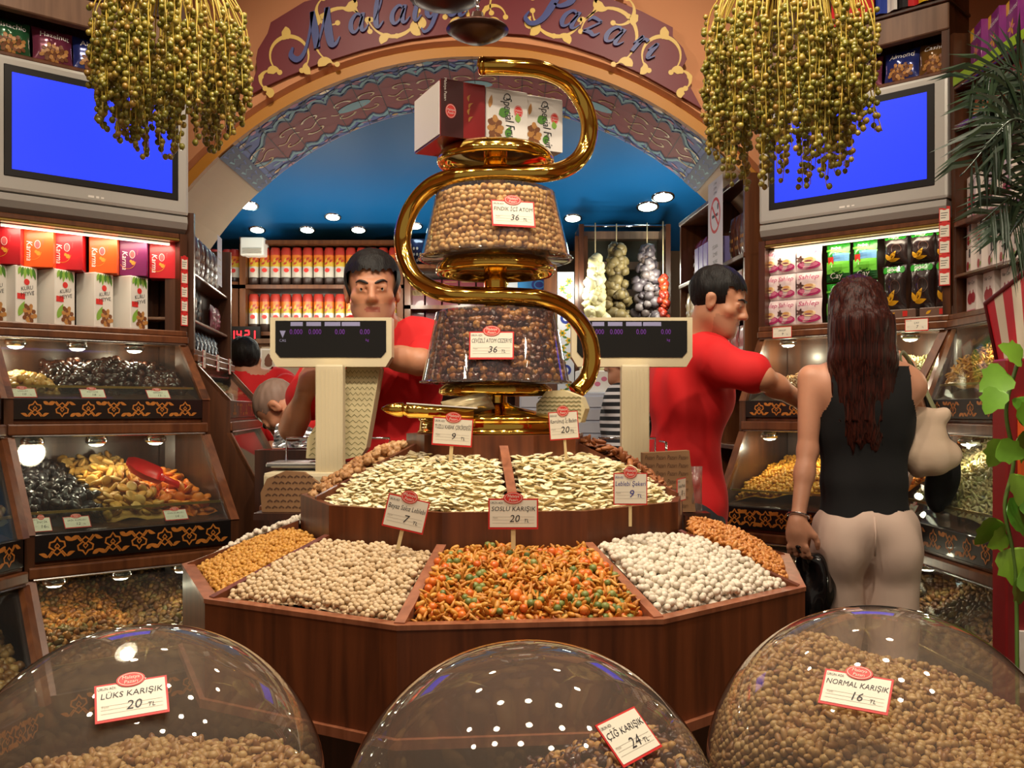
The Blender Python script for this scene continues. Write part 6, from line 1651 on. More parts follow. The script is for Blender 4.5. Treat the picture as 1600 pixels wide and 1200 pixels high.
# ceiling lights
m_lensb = mat('lit back-room lens', (255, 255, 255), .3, emit=(228, 255, 240), es=14)
def blight(px, py, w_, h_, label, drop=.5, pw=6):
    # where the line of sight meets the sloping ceiling
    k = (640 - py) / F; s_ = .44 / (BY + .3 - AY1)
    y = (2.84 + s_ * AY1 - CZ) / (k + s_); x = (px - 800) / F * y; z = blue_z(y) - .002
    t = thing('recessed_ceiling_light', label, 'ceiling light', (x, y, z), 'recessed lights in the blue ceiling')
    T = tr(x, y, z) @ rot(-math.atan(s_), 'X')
    mb = MB(); mb.lathe([(w_ * .62, 0), (w_ * .6, -.008), (w_ * .5, -.008), (w_ * .48, 0)], 20, 0, T); mb.build('trim_ring', M['chrome'], t)
    mb = MB(); mb.lathe([(.0005, -.012), (w_ * .48, -.008)], 20, 0, T); mb.build('lens', m_lensb, t)
    l = bpy.data.lights.new('back_fill_light', 'POINT'); l.energy = pw; l.color = lin((250, 246, 226)); l.shadow_soft_size = .05  # fill point added in mid-air below its lens to lift ceiling and soffit
    o = bpy.data.objects.new('back_fill_light', l); COL.objects.link(o); o.location = (x, y - (.45 if y > 5.6 else 0), z - drop)
for i, (px, py, w_) in enumerate(((388, 320, .11), (402, 358, .09), (480, 358, .09), (560, 358, .09), (648, 352, .09), (1036, 307, .12), (1012, 322, .12), (895, 340, .10), (520, 338, .09), (720, 352, .09))):  # the lamp between the tin rows is added in place of a reflection
    blight(px, py, w_, 0, f'small round light in the blue ceiling, ' + ('nearest the arch on the left', 'above the air conditioner', 'above the tins near the post', 'above the dark-haired man', 'beside the brass tube', 'nearest the arch on the right', 'second nearest the arch on the right', 'above the hanging garlands', 'added where the ceiling only shows a reflection', 'behind the hazelnut container')[i], drop=(.55, .5, .5, .5, .5, .5, .5, .5, .5, .5)[i], pw=(6, 2, 3.5, 3.5, 5, 10, 8, 6, 4.5, 5)[i])
# ---- back right: painted tile pilaster, window recess with hanging strings ----
m_ptile = mat('white glazed tile', (226, 232, 240), .25); m_sun = mat('sunflower yellow', (226, 180, 30), .45); m_pblue = mat('cobalt paint', (40, 60, 150), .35); m_pgr = mat('green paint', (60, 120, 60), .4)
PY = 6.1
a, b2 = P(871, 0, PY).x, P(897, 0, PY).x
t = thing('tile_pilaster', 'narrow white tiled pilaster painted with sunflowers behind the brass tube', 'pilaster', ((a + b2) / 2, PY, 0))
mb = MB(); mb.box(a, PY, 0, b2, PY + .12, P(0, 425, PY).z, 0); T = frame((a, PY - .001, 0), (1, 0, 0)); w_ = b2 - a
for k in range(26):
    z = .9 + .047 * k; x = w_ * (.3 + .4 * (k % 2)); 
    if k in (13, 20): mb.ell(T, w_ * .5, z, .035, .035, .001, 2, 16); mb.ell(T, w_ * .5, z, .018, .018, .0014, 0, 12)
    else:
        for p_ in range(6): mb.leaf(T, x, z, .026, .014, p_ * PI / 3, .001, 1)
        mb.ell(T, x, z, .008, .008, .0014, 3, 10)
    mb.leaf(T, x, z - .02, .035, .014, R(200 if k % 2 else -20), .0008, 3)
mb.build('tiles', [m_ptile, m_sun, m_pblue, m_pgr], t)
for dx in (-.085, w_ + .005):
    mb = MB(); mb.box(a + dx, PY - .02, 0, a + dx + .08, PY + .10, 2.36, 0); mb.build('wooden_post', M['wood_mid'], t)
t = thing('blue_poster', 'blue and white poster with a swirl half hidden behind the brass dishes', 'poster', P(800, 445, 6.2))
q = P(770, 457, 6.2); T = frame(q, (1, 0, 0)); mb = MB(); mb.box(0, 0, -.004, .37, .12, 0, 0, T); mb.ell(T, .30, .05, .05, .04, .001, 1, 20); mb.ring(T, .30, .05, .035, .028, .008, .0014, 0); mb.rect(T, .0, .0, .16, .12, .0008, 2); mb.ell(T, .08, .06, .02, .02, .0012, 3)
mb.build('sheet', [mat('bright blue print', (60, 150, 220), .4), m_pblue, m_ptile, m_sun], t)
# recess
m_dark = mat('dark olive recess paint', (52, 50, 36), .7)
t = thing('window_recess', 'dark recess with a wooden frame where dried vegetables hang', 'recess', P(975, 500, 6.4))
a, b2 = P(905, 0, 6.0).x, P(1048, 0, 6.0).x
mb = MB(); mb.box(a, 6.38, .6, b2, 6.40, 2.42, 0); mb.build('back_panel', m_dark, t)
for x in (a, b2 - .03):
    mb = MB(); mb.box(x, 6.0, .6, x + .03, 6.38, 2.42, 0); mb.build('frame', M['wood_dark'], t)
for z in (1.55, 2.02, 2.20, 2.40):
    mb = MB(); mb.box(a, 6.30, z - .02, b2, 6.38, z + .03, 0); mb.build('slat', M['wood_pale'] if z > 1.9 else M['wood_dark'], t)
mb = MB(); mb.tube([(a, 6.05, P(0, 353, 6.05).z), (b2, 6.05, P(0, 353, 6.05).z)], .008, 8); mb.build('rail', M['chrome'], t)
zr = P(0, 353, 6.05).z
m_str = {}
def garland(px, D, ztop, zbot, w0, w1, m, label, n, shape, size):
    x = (px - 800) / F * D
    t = thing('dried_vegetable_garland', label, 'dried vegetables', (x, D, zbot))
    mb = MB(); mb.tube([(x, D, zr + .0), (x, D, ztop), (x, D, zbot)], .004, 6); mb.build('string', m_stick, t)
    pr = [proto(shape, 2, s_) for s_ in range(3)]
    for p_ in pr: p_.materials.append(m)
    blocks = []
    big = []
    for i in range(n):
        f = (i + .5) / n; z = ztop + (zbot - ztop) * f; rr = (w0 + (w1 - w0) * f ** .8) * math.sqrt(rnd.random()); an = rnd.uniform(0, 2 * PI)
        p_ = Vector((x + rr * math.cos(an), D + rr * math.sin(an) * .8, z)); rm = Euler((rnd.uniform(0, 6), rnd.uniform(0, 6), rnd.uniform(0, 6))).to_matrix(); s_ = size * rnd.uniform(.7, 1.25)
        if math.sin(an) < -.1 and len(big) < 90:
            o = link('dried_piece', pr[i % 3], t); o.matrix_parent_inverse = Matrix.Identity(4)
            mm = rm.to_4x4(); mm.translation = p_ - Vector((x, D, zbot)); o.matrix_local = mm @ sc(s_); big.append(o)
        else:
            v, f_ = mesh_np(pr[i % 3]); blocks.append((v @ (np.array(rm) * s_).T + np.array(p_), f_, 0))
    me = merge_np('dried_pieces', blocks, [m]); o = link('dried_pieces', me, t); o['kind'] = 'stuff'
N['cream'] = nutmat('cream dried pepper', [(226, 220, 176), (206, 198, 146), (238, 234, 204)], .5); N['olive'] = nutmat('olive dried aubergine', [(104, 90, 54), (130, 114, 72), (72, 60, 36)], .55)
N['grey'] = nutmat('grey dried aubergine', [(88, 80, 84), (62, 55, 60), (112, 104, 104), (76, 62, 56)], .5); N['redp'] = nutmat('dried red pepper', [(150, 44, 24), (112, 30, 18), (176, 70, 30)], .4)
garland(930, 5.95, 2.20, 1.45, .02, .10, N['cream'], 'cream-white garland of dried vegetables in the recess', 170, 'chunk', .032)
garland(963, 5.98, 2.28, 1.45, .03, .12, N['olive'], 'olive-brown garland of dried vegetables in the recess', 200, 'chunk', .03)
garland(1011, 5.95, 2.26, 1.45, .03, .13, N['grey'], 'grey-purple garland of dried aubergines in the recess', 220, 'chunk', .03)
garland(1036, 5.9, 2.08, 1.45, .02, .035, N['redp'], 'thin red garland of dried peppers at the edge of the recess', 80, 'chunk', .022)
# white shelf and papers behind between the scales
t = thing('white_cabinet', 'pale grey slatted cabinet low behind the brass stand', 'cabinet', P(900, 650, 5.6))
a = P(812, 0, 5.6).x; b2 = P(955, 0, 5.6).x
mb = MB(); mb.box(a, 5.6, 0, b2, 5.9, 1.36, 0, bev=.005)
mb.build('body', mat('pale grey cabinet', (190, 196, 212), .45), t)
for k in range(8):
    mb = MB(); mb.box(a + .01, 5.592, .75 + .075 * k, b2 - .01, 5.60, .81 + .075 * k, 0); mb.build('slat', mat('pale grey slat', (204, 208, 220), .45) if k == 0 else bpy.data.materials['pale grey slat'], t)
t = thing('paper_box', 'pink and white paper box on the pale cabinet beside the brass tube', 'box', P(930, 600, 5.7))
T = frame((P(905, 0, 5.65).x, 5.65, 1.361), (1, 0, 0)) @ rot(R(8), 'Y'); mb = MB(); mb.box(0, 0, -.12, .19, .13, 0, 0, T, .004); [mb.ell(T, .03 + .04 * k, .05 + .03 * (k % 2), .018, .014, .001, 1) for k in range(4)]; mb.build('carton', [M['white'], m_pinkl], t)
t = thing('pink_box', 'flat pink box on the pale cabinet seen under the lower container', 'box', P(815, 630, 5.7))
a = P(786, 0, 5.75).x; mb = MB(); mb.box(a, 5.66, 1.361, a + .12, 5.85, 1.40, 0, bev=.003); mb.build('carton', mat('pink carton', (206, 120, 150), .5), t)
t = thing('shop_counter', 'low dark counter along the back room under the tins', 'counter', (-1.2, 6.1, 0))
mb = MB(); mb.box(-.62, 6.0, .0, .16, 6.3, 1.05, 0); mb.build('body', M['wood_dark'], t); mb = MB(); mb.box(-.64, 5.98, 1.05, .18, 6.32, 1.08, 0); mb.build('worktop', M['wood_mid'], t)
# ================================================================== scales and work counters behind the stand
m_dig = mat('dim violet digits', (96, 44, 130), .5, emit=(110, 40, 150), es=.35); m_lab = mat('lavender label', (150, 150, 190), .5); m_disp = mat('scale window', (18, 17, 16), .2, coat=.4)
def scale(px0, px1, D, xpole0, xpole1, label, label_c, cx0, cx1):
    x0, x1 = (px0 - 800) / F * D, (px1 - 800) / F * D
    z0, z1 = P(0, 573, D).z, P(0, 496, D).z
    t = thing('pole_display_scale', label, 'scale', ((x0 + x1) / 2, D, .98))
    T = frame((x0, D, 0), (1, 0, 0)); W = x1 - x0
    mb = MB()
    # head: outline with chamfered lower corners
    pts = [(0, z0 + .03), (W * .05, z0), (W * .95, z0), (W, z0 + .03), (W, z1), (0, z1)]
    mb.poly(pts, -.06, 0, 0, T); hd_ = mb.build('display_head', M['cream'], t)
    mb = MB(); mb.poly([(W * .045, z0 + .045), (W * .085, z0 + .028), (W * .915, z0 + .028), (W * .955, z0 + .045), (W * .955, z1 - .010), (W * .045, z1 - .010)], 0.0002, .002, 0, T)
    for i in range(4):
        xa = W * (.17 + .13 * i + (.02 if i > 1 else 0)); mb.rect(T, xa, z1 - .026, xa + W * (.10 + .02 * i), z1 - .014, .0024, 1)
    mb.text(T, '0.000', W * .215, z1 - .044, .016, .0026, 2, sx=.8); mb.text(T, '0.000', W * .37, z1 - .044, .016, .0026, 2, sx=.8); mb.text(T, '0.00', W * .575, z1 - .044, .016, .0026, 2, sx=.8); mb.text(T, '0.00', W * .78, z1 - .044, .016, .0026, 2, sx=.8)
    mb.add([(W * .08, z1 - .04, .0026), (W * .13, z1 - .04, .0026), (W * .105, z1 - .062, .0026)], [(0, 2, 1)], 1, T); mb.text(T, 'CAS', W * .105, z1 - .070, .008, .0026, 1)
    mb.text(T, 'kg', W * .80, z1 - .068, .008, .0026, 2)
    mb.build('display_window', [m_disp, m_lab, m_dig], hd_)
    xa, xb = (xpole0 - 800) / F * D, (xpole1 - 800) / F * D
    mb = MB(); mb.box(xa, D - .055, 1.0, xb, D - .008, z0 + .004, 0, bev=.006)
    n = 7
    for k in range(n): x = xa + (xb - xa) * (k + .5) / n; mb.box(x - .0016, D - .0575, 1.02, x + .0016, D - .054, z0 - .01, 0)
    mb.build('pole', M['cream'], t)
    mb = MB(); mb.box(cx0, D - .07, .98, cx1, D + .14, 1.075, 0, bev=.012); mb.build('body', M['cream'], t)
    mb = MB(); mb.box(cx0 - .01, D + .0, 1.085, cx1 + .01, D + .15, 1.10, 0, bev=.004); mb.build('pan', M['steel'], t)
    mb = MB(); za = 1.10; mb.tube([(cx0 + .02, D + .14, za), (cx0 + .02, D + .14, za + .07), (cx1 - .02, D + .14, za + .07), (cx1 - .02, D + .14, za)], .004, 8); mb.tube([(cx1 - .005, D + .02, za), (cx1 - .005, D + .02, za + .06), (cx1 - .005, D + .14, za + .06)], .004, 8); mb.build('rail', M['chrome'], t)
    t2 = thing('work_counter', label_c, 'counter', ((cx0 + cx1) / 2, D, 0))
    mb = MB(); mb.box(cx0 + .02, D - .07, 0, cx1 - .02, D + .14, .95, 0); mb.build('body', M['wood_dark'], t2)
    mb = MB(); mb.box(cx0 - .01, D - .075, .95, cx1 + .01, D + .15, .98, 0, bev=.004); mb.build('worktop', M['wood_red'], t2)
SD = 2.89
scale(422, 612, SD, 498, 541, 'cream pole-display scale in front of the dark-haired man in red', 'small dark counter carrying the scale in the middle', P(420, 0, SD).x, P(610, 0, SD).x)
scale(893, 1082, SD, 968, 1011, 'cream pole-display scale partly behind the brass tube on the right', 'small dark counter carrying the scale on the right', P(932, 0, SD).x, P(1045, 0, SD).x)
# bags on and around the counters
t = thing('paper_bag', 'tall beige paper bag with olive zigzag print behind the scale pole', 'paper bag', P(540, 720, 2.95))
Tb = frame(P(478, 716, 2.93), (1, 0, 0)) @ rot(R(0), 'Z'); k = 2.93 / F
out = [(0, 0), (2, 30), (20, 60), (66, 146), (112, 148), (116, 140), (94, 16), (86, 4), (60, -2)]
mb = MB(); mb.poly([(x * k, y * k) for x, y in out], -.09, 0, 0, Tb); mb.build('sack', m_pap, t)
mb = MB()
for j in range(16):
    y = 6 + 8.6 * j; xl = max(4, 20 + (y - 60) * .53) if y > 40 else 3 + y * .3; xr = 88 + y * .175
    pts = [((xl + (xr - xl) * i / 16) * k, (y + (2.2 if i % 2 else -2.2)) * k) for i in range(17)]; mb.ribbon(Tb, pts, .0022, .0008, 0)
mb.build('zigzag_print', m_papp, t)
m_bbag = mat('brown kraft paper', (150, 112, 76), .75); m_bpr = mat('dark brown print', (92, 62, 42), .7)
t = thing('kraft_bag', 'rounded brown kraft bag with dark print in front of the scale', 'paper bag', P(455, 785, 2.62))
Tb = frame(P(405, 800, 2.66), (1, 0, 0)); k = 2.66 / F
out = [(4, 0), (2, 30), (12, 52), (40, 64), (70, 62), (92, 46), (98, 30), (96, 0)]
mb = MB(); mb.poly([(x * k, y * k) for x, y in out], -.02, 0, 0, Tb); mb.build('sack', m_bbag, t)
mb = MB()
for j in range(6):
    y = 6 + 9.5 * j
    for i in range(8):
        x = 10 + 10.5 * i + (j % 2) * 3
        if y < 44 or 14 < x < 84: mb.ribbon(Tb, [(x * k, y * k), ((x + 3.5) * k, (y + 3) * k), ((x + 8) * k, (y + .5) * k)], .0042, .0008, 0)
mb.build('dark_print', m_bpr, t)
t = thing('kraft_bag', 'upright brown kraft bag with dark print behind the right end of the stand', 'paper bag', P(1050, 760, 2.72))
Tb = frame(P(1003, 800, 2.74), (1, 0, 0)); k = 2.74 / F
mb = MB(); mb.poly([(x * k, y * k) for x, y in [(0, 0), (2, 92), (74, 96), (78, 60), (84, 0)]], -.05, 0, 0, Tb); mb.build('sack', m_bbag, t)
mb = MB()
for j in range(7):
    for i in range(4): mb.text(Tb, 'Pazarı', (12 + 17.5 * i) * k, (10 + 12.5 * j) * k, 7 * k, .0008, 0, shear=.2, maxw=15 * k)
mb.build('dark_print', m_bpr, t)
m_cl = clear('clear plastic bag', (230, 224, 220), refl=1.3, haze=.25, rough=.1, hazecol=(190, 170, 160))
t = thing('plastic_bag', 'clear crinkled plastic bag beside the brown kraft bag on the right', 'bag', P(1090, 770, 2.75))
mb = MB(); pillow(mb, frame(P(1084, 802, 2.76), (1, 0, 0)), .05, .135, .05, seed=3, wr=.5); mb.build('film', m_cl, t)
# counter tops under these bags
t = thing('bag_shelf', 'narrow wooden ledge behind the stand carrying the brown kraft bag', 'ledge', P(455, 800, 2.64))
mb = MB(); q = P(405, 800, 2.66); mb.box(q.x - .01, 2.635, q.z - .02, q.x + .20, 2.71, q.z - .001, 0); mb.build('board', M['wood_dark'], t); mb = MB(); mb.box(q.x + .05, 2.64, 0, q.x + .12, 2.70, q.z - .02, 0); mb.build('post', M['wood_dark'], t)
t = thing('bag_shelf', 'narrow wooden ledge behind the stand carrying the upright kraft bag', 'ledge', P(1050, 800, 2.74))
mb = MB(); q = P(1000, 801, 2.74); mb.box(q.x - .01, 2.735, q.z - .02, q.x + .20, 2.80, q.z - .001, 0); mb.build('board', M['wood_dark'], t); mb = MB(); mb.box(q.x + .05, 2.74, 0, q.x + .12, 2.79, q.z - .02, 0); mb.build('post', M['wood_dark'], t)
# ================================================================== people: smooth-union volumes turned into one skin
class Vol:
    def __init__(s, lo, hi, h):
        s.lo = np.array(lo, float); s.h = h
        s.n = np.ceil((np.array(hi) - s.lo) / h).astype(int) + 1
        s.F = np.full(s.n, 1.0, np.float32)
    def block(s, lo, hi):
        i0 = np.clip(np.floor((np.array(lo) - s.lo) / s.h).astype(int), 0, s.n); i1 = np.clip(np.ceil((np.array(hi) - s.lo) / s.h).astype(int) + 1, 0, s.n)
        if np.any(i1 <= i0): return None
        ax = [s.lo[k] + s.h * np.arange(i0[k], i1[k]) for k in range(3)]
        X = np.stack(np.meshgrid(*ax, indexing='ij'), -1).astype(np.float32)
        return tuple(slice(a, b) for a, b in zip(i0, i1)), X
    def put(s, sl, d, k, sub=False):
        f = s.F[sl]
        if sub:
            d = -d; h = np.maximum(k - np.abs(f - d), 0) / k; s.F[sl] = np.maximum(f, d) + h * h * k * .25
        else:
            h = np.maximum(k - np.abs(f - d), 0) / k; s.F[sl] = np.minimum(f, d) - h * h * k * .25
    def cone(s, a, b, ra, rb, k=.02, sub=False):
        a, b = np.array(a, float), np.array(b, float); m = max(ra, rb) + k + .02
        q = s.block(np.minimum(a, b) - m, np.maximum(a, b) + m)
        if q is None: return
        sl, X = q; ba = b - a; L2 = max(1e-12, ba @ ba)
        t = np.clip(((X - a) @ ba) / L2, 0, 1)
        d = np.linalg.norm(X - a - t[..., None] * ba, axis=-1) - (ra + (rb - ra) * t)
        s.put(sl, d, k, sub)
    def ell(s, c, r, Rm=None, k=.02, sub=False):
        c = np.array(c, float); r = np.array(r, float); m = r.max() + k + .02
        q = s.block(c - m, c + m)
        if q is None: return
        sl, X = q; v = X - c
        if Rm is not None: v = v @ np.array(Rm)       # columns of Rm are the local axes
        k0 = np.linalg.norm(v / r, axis=-1); k1 = np.linalg.norm(v / (r * r), axis=-1)
        s.put(sl, k0 * (k0 - 1) / np.maximum(k1, 1e-6), k, sub)
    def mesh(s):
        F_ = s.F; S_ = F_ < 0; n = np.array(F_.shape) - 1
        cnt = np.zeros(n, np.int8)
        for dx in (0, 1):
            for dy in (0, 1):
                for dz in (0, 1): cnt += S_[dx:n[0] + dx, dy:n[1] + dy, dz:n[2] + dz]
        act = (cnt > 0) & (cnt < 8); idx = np.full(n, -1, np.int64); cells = np.argwhere(act); idx[act] = np.arange(len(cells))
        acc = np.zeros((len(cells), 3)); num = np.zeros(len(cells))
        C8 = [(dx, dy, dz) for dx in (0, 1) for dy in (0, 1) for dz in (0, 1)]
        f8 = {c: F_[cells[:, 0] + c[0], cells[:, 1] + c[1], cells[:, 2] + c[2]] for c in C8}
        for c in C8:
            for ax in range(3):
                if c[ax]: continue
                e = list(c); e[ax] = 1; e = tuple(e); a, b = f8[c], f8[e]
                m = (a < 0) != (b < 0); t = np.where(m, a / np.where(m, a - b, 1), 0)
                p = np.tile(np.array(c, float), (len(cells), 1)); p[:, ax] += t
                acc[m] += p[m]; num[m] += 1
        V = s.lo + s.h * (cells + acc / np.maximum(num, 1)[:, None])
        Q = []
        for ax in range(3):
            u, w_ = [(1, 2), (2, 0), (0, 1)][ax]
            a = np.take(S_, range(0, F_.shape[ax] - 1), ax); b = np.take(S_, range(1, F_.shape[ax]), ax)
            E = np.argwhere(a != b)
            E = E[(E[:, u] > 0) & (E[:, w_] > 0) & (E[:, u] < n[u]) & (E[:, w_] < n[w_])]
            inside = a[E[:, 0], E[:, 1], E[:, 2]]
            def g(du, dw):
                q = E.copy(); q[:, u] += du; q[:, w_] += dw; return idx[q[:, 0], q[:, 1], q[:, 2]]
            q = np.stack([g(-1, -1), g(0, -1), g(0, 0), g(-1, 0)], 1); q[~inside] = q[~inside][:, ::-1]; Q.append(q)
        Q = np.concatenate(Q); Q = Q[(Q >= 0).all(1)]
        return V, Q
def vmesh(name, V, Q, mats, parent, mi=None, relax=1):
    for _ in range(relax):
        A = np.zeros_like(V); c = np.zeros(len(V))
        for i in range(4):
            j = (i + 1) % 4
            np.add.at(A, Q[:, i], V[Q[:, j]]); np.add.at(c, Q[:, i], 1); np.add.at(A, Q[:, j], V[Q[:, i]]); np.add.at(c, Q[:, j], 1)
        V = V * .5 + A / np.maximum(c, 1)[:, None] * .5
    me = merge_np(name, [(V, Q, 0)], mats)
    if mi is not None: me.polygons.foreach_set('material_index', mi.astype(np.int32))
    return link(name, me, parent)
def skin(name, c, c2):
    m = mat(name, c, .5, noise_amt=.05, nscale=60); b = m.node_tree.nodes['Principled BSDF']
    b.inputs['Subsurface Weight'].default_value = .08; b.inputs['Subsurface Radius'].default_value = (.01, .004, .002); return m
def hairmat(name, c, c2, stretch=(260, 260, 10), rough=.35):
    m, nt, b = newmat(name); tc = nt.nodes.new('ShaderNodeTexCoord'); mp = nt.nodes.new('ShaderNodeMapping'); mp.inputs['Scale'].default_value = stretch
    n = nt.nodes.new('ShaderNodeTexNoise'); n.inputs['Scale'].default_value = 1; n.inputs['Detail'].default_value = 3
    nt.links.new(tc.outputs['Object'], mp.inputs['Vector']); nt.links.new(mp.outputs['Vector'], n.inputs['Vector'])
    cr = nt.nodes.new('ShaderNodeValToRGB'); cr.color_ramp.elements[0].color = (*lin(c), 1); cr.color_ramp.elements[1].color = (*lin(c2), 1); cr.color_ramp.elements[0].position = .35; cr.color_ramp.elements[1].position = .7
    nt.links.new(n.outputs['Fac'], cr.inputs['Fac']); nt.links.new(cr.outputs['Color'], b.inputs['Base Color']); b.inputs['Roughness'].default_value = rough; b.inputs['Specular IOR Level'].default_value = .25
    bp = nt.nodes.new('ShaderNodeBump'); bp.inputs['Strength'].default_value = .6; bp.inputs['Distance'].default_value = .004; nt.links.new(n.outputs['Fac'], bp.inputs['Height']); nt.links.new(bp.outputs['Normal'], b.inputs['Normal'])
    return m
m_hair = hairmat('black hair', (9, 8, 8), (24, 19, 17), rough=.55); m_hair_r = hairmat('dark reddish brown hair', (20, 8, 7), (78, 32, 22), (300, 300, 7), .42)
m_eye = mat('eye white', (188, 176, 168), .25); m_iris = mat('dark brown iris', (30, 18, 12), .15); m_lip = mat('lips', (150, 84, 70), .45); m_stub = mat('shaven beard skin', (170, 120, 92), .55); m_brow = mat('black eyebrow', (22, 17, 15), .6)
m_redshirt = mat('red cotton', (206, 18, 22), .8, noise_amt=.05, nscale=20); m_trou = mat('dark trousers', (40, 38, 44), .8); m_shoe = mat('black shoe', (22, 20, 20), .4)
def head_parts(v, T, sk=1.0, bald=False, k0=.02):
    """skull, face and neck stub. T: head frame (x to the person's left... lateral, y forward, z up), origin between the ears"""
    Rm = np.array(T.to_3x3().normalized()); s_ = sk
    def p(x, y, z): return np.array(T @ Vector((x * s_, y * s_, z * s_)))
    E = lambda c, r, k=.02, sub=False: v.ell(p(*c), np.array(r) * s_, Rm, k * s_, sub)
    Cn = lambda a, b, ra, rb, k=.015, sub=False: v.cone(p(*a), p(*b), ra * s_, rb * s_, k * s_, sub)
    E((0, -.012, .040), (.074, .093, .082)); E((0, .022, -.035), (.060, .066, .078), .03); E((0, .050, -.078), (.040, .036, .032), .03)
    E((0, .070, -.096), (.024, .018, .017), .02)
    Cn((-.048, -.005, -.05), (-.022, .055, -.09), .018, .016, .03); Cn((.048, -.005, -.05), (.022, .055, -.09), .018, .016, .03)
    E((.043, .052, -.018), (.023, .022, .018), .02); E((-.043, .052, -.018), (.023, .022, .018), .02)
    Cn((-.036, .073, .026), (-.012, .083, .022), .010, .010, .014); Cn((.036, .073, .026), (.012, .083, .022), .010, .010, .014)
    for sx in (-1, 1):
        E((sx * .031, .089, .006), (.016, .014, .011), .012, True)
        E((sx * .031, .073, .006), (.0165, .0140, .0125), .004)
        Cn((sx * .016, .0865, .0125), (sx * .046, .077, .0115), .0050, .0045, .003); Cn((sx * .018, .0845, -.003), (sx * .044, .077, -.0025), .0036, .0034, .003)
    Cn((0, .084, .016), (0, .104, -.022), .0085, .0115, .012); E((0, .104, -.026), (.0125, .012, .0105), .008)
    E((.013, .092, -.030), (.008, .010, .008), .007); E((-.013, .092, -.030), (.008, .010, .008), .007)
    Cn((-.019, .080, -.0555), (0, .088, -.0535), .0048, .0062, .006); Cn((.019, .080, -.0555), (0, .088, -.0535), .0048, .0062, .006)
    Cn((-.016, .080, -.0645), (.016, .080, -.0645), .0062, .0062, .007)
    Cn((-.020, .090, -.060), (.020, .090, -.060), .0018, .0018, .004, True)
    for sx in (-1, 1):
        E((sx * .079, -.012, -.004), (.009, .020, .032), .010); E((sx * .083, -.018, .010), (.007, .016, .016), .008)
        E((sx * .088, -.004, -.002), (.006, .009, .014), .005, True)
    return p
def zone(Vc, T, sk=1.0):
    """centres of faces in the head's own frame"""
    Mi = np.array(T.inverted()); q = Vc @ Mi[:3, :3].T + Mi[:3, 3]
    return q / sk
def eyes(t, T, sk=1.0, look=(0, 1, 0)):
    for sx in (-1, 1):
        mb = MB(); c = Vector((sx * .031, .0745, .0045)) * sk
        mb.ball(c, .0120 * sk, 0, 16, 12, T); mb.ball(c + Vector((look[0] * .0095, .0072, look[2] * .0095)) * sk, (.0068 * sk, .0052 * sk, .0068 * sk), 1, 12, 8, T)
        mb.build('eye', [m_eye, m_iris], t)
def brows(t, T, sk=1.0, drop=0.0):
    for sx in (-1, 1):
        mb = MB(); pts = [(sx * .010, .0925, .0225 - drop), (sx * .022, .0905, .0285 - drop), (sx * .036, .084, .0295), (sx * .048, .072, .0245)]
        mb.tube(spline([Vector(q) * sk for q in pts], 4), [x * sk for x in [.0022, .0030, .0036, .0040, .0042, .0042, .0042, .0040, .0038, .0034, .0028, .0022, .0012]], 8, 0, T, flat=1.0)
        mb.build('eyebrow', m_brow, t)
def hand(v, wrist, dirv, palm_n, s_=1.0, curl=.5, thumb_side=1, k=.008):
    """palm and five bent fingers. dirv: along the fingers, palm_n: out of the palm"""
    w = Vector(wrist); d = Vector(dirv).normalized(); n = Vector(palm_n); n = (n - d * n.dot(d)).normalized(); l = d.cross(n) * thumb_side
    L = lambda a, b, c: w + (d * a + l * b + n * c) * s_
    v.ell(L(.045, 0, 0), np.array((.046, .040, .0155)) * s_, np.array([list(d), list(l), list(n)]).T, .02)
    v.cone(L(0, 0, 0), L(.03, 0, 0), .026 * s_, .028 * s_, .02)
    for i, (b, ln) in enumerate(((.030, .070), (.011, .078), (-.009, .072), (-.028, .056))):
        c = curl * (1 + .12 * i); p0 = L(.082, b, 0); a = 0; pts = [p0]; r = .0092
        for j, f in enumerate((.45, .30, .25)):
            a += c * (.7, .9, .7)[j]
            pts.append(pts[-1] + (d * math.cos(a) + n * math.sin(a) + l * (.06 * (1.5 - i) if j == 0 else 0)) * ln * f * s_)
        for j in range(3): v.cone(pts[j], pts[j + 1], (r - .0007 * j) * s_, (r - .0007 * (j + 1)) * s_, .004)
    t0, t1, t2, t3 = L(.018, .030, .004), L(.045, .052, .012), L(.068, .060, .022), L(.084, .058, .032)
    v.cone(t0, t1, .014 * s_, .012 * s_, .012); v.cone(t1, t2, .011 * s_, .010 * s_, .004); v.cone(t2, t3, .0098 * s_, .0085 * s_, .004)
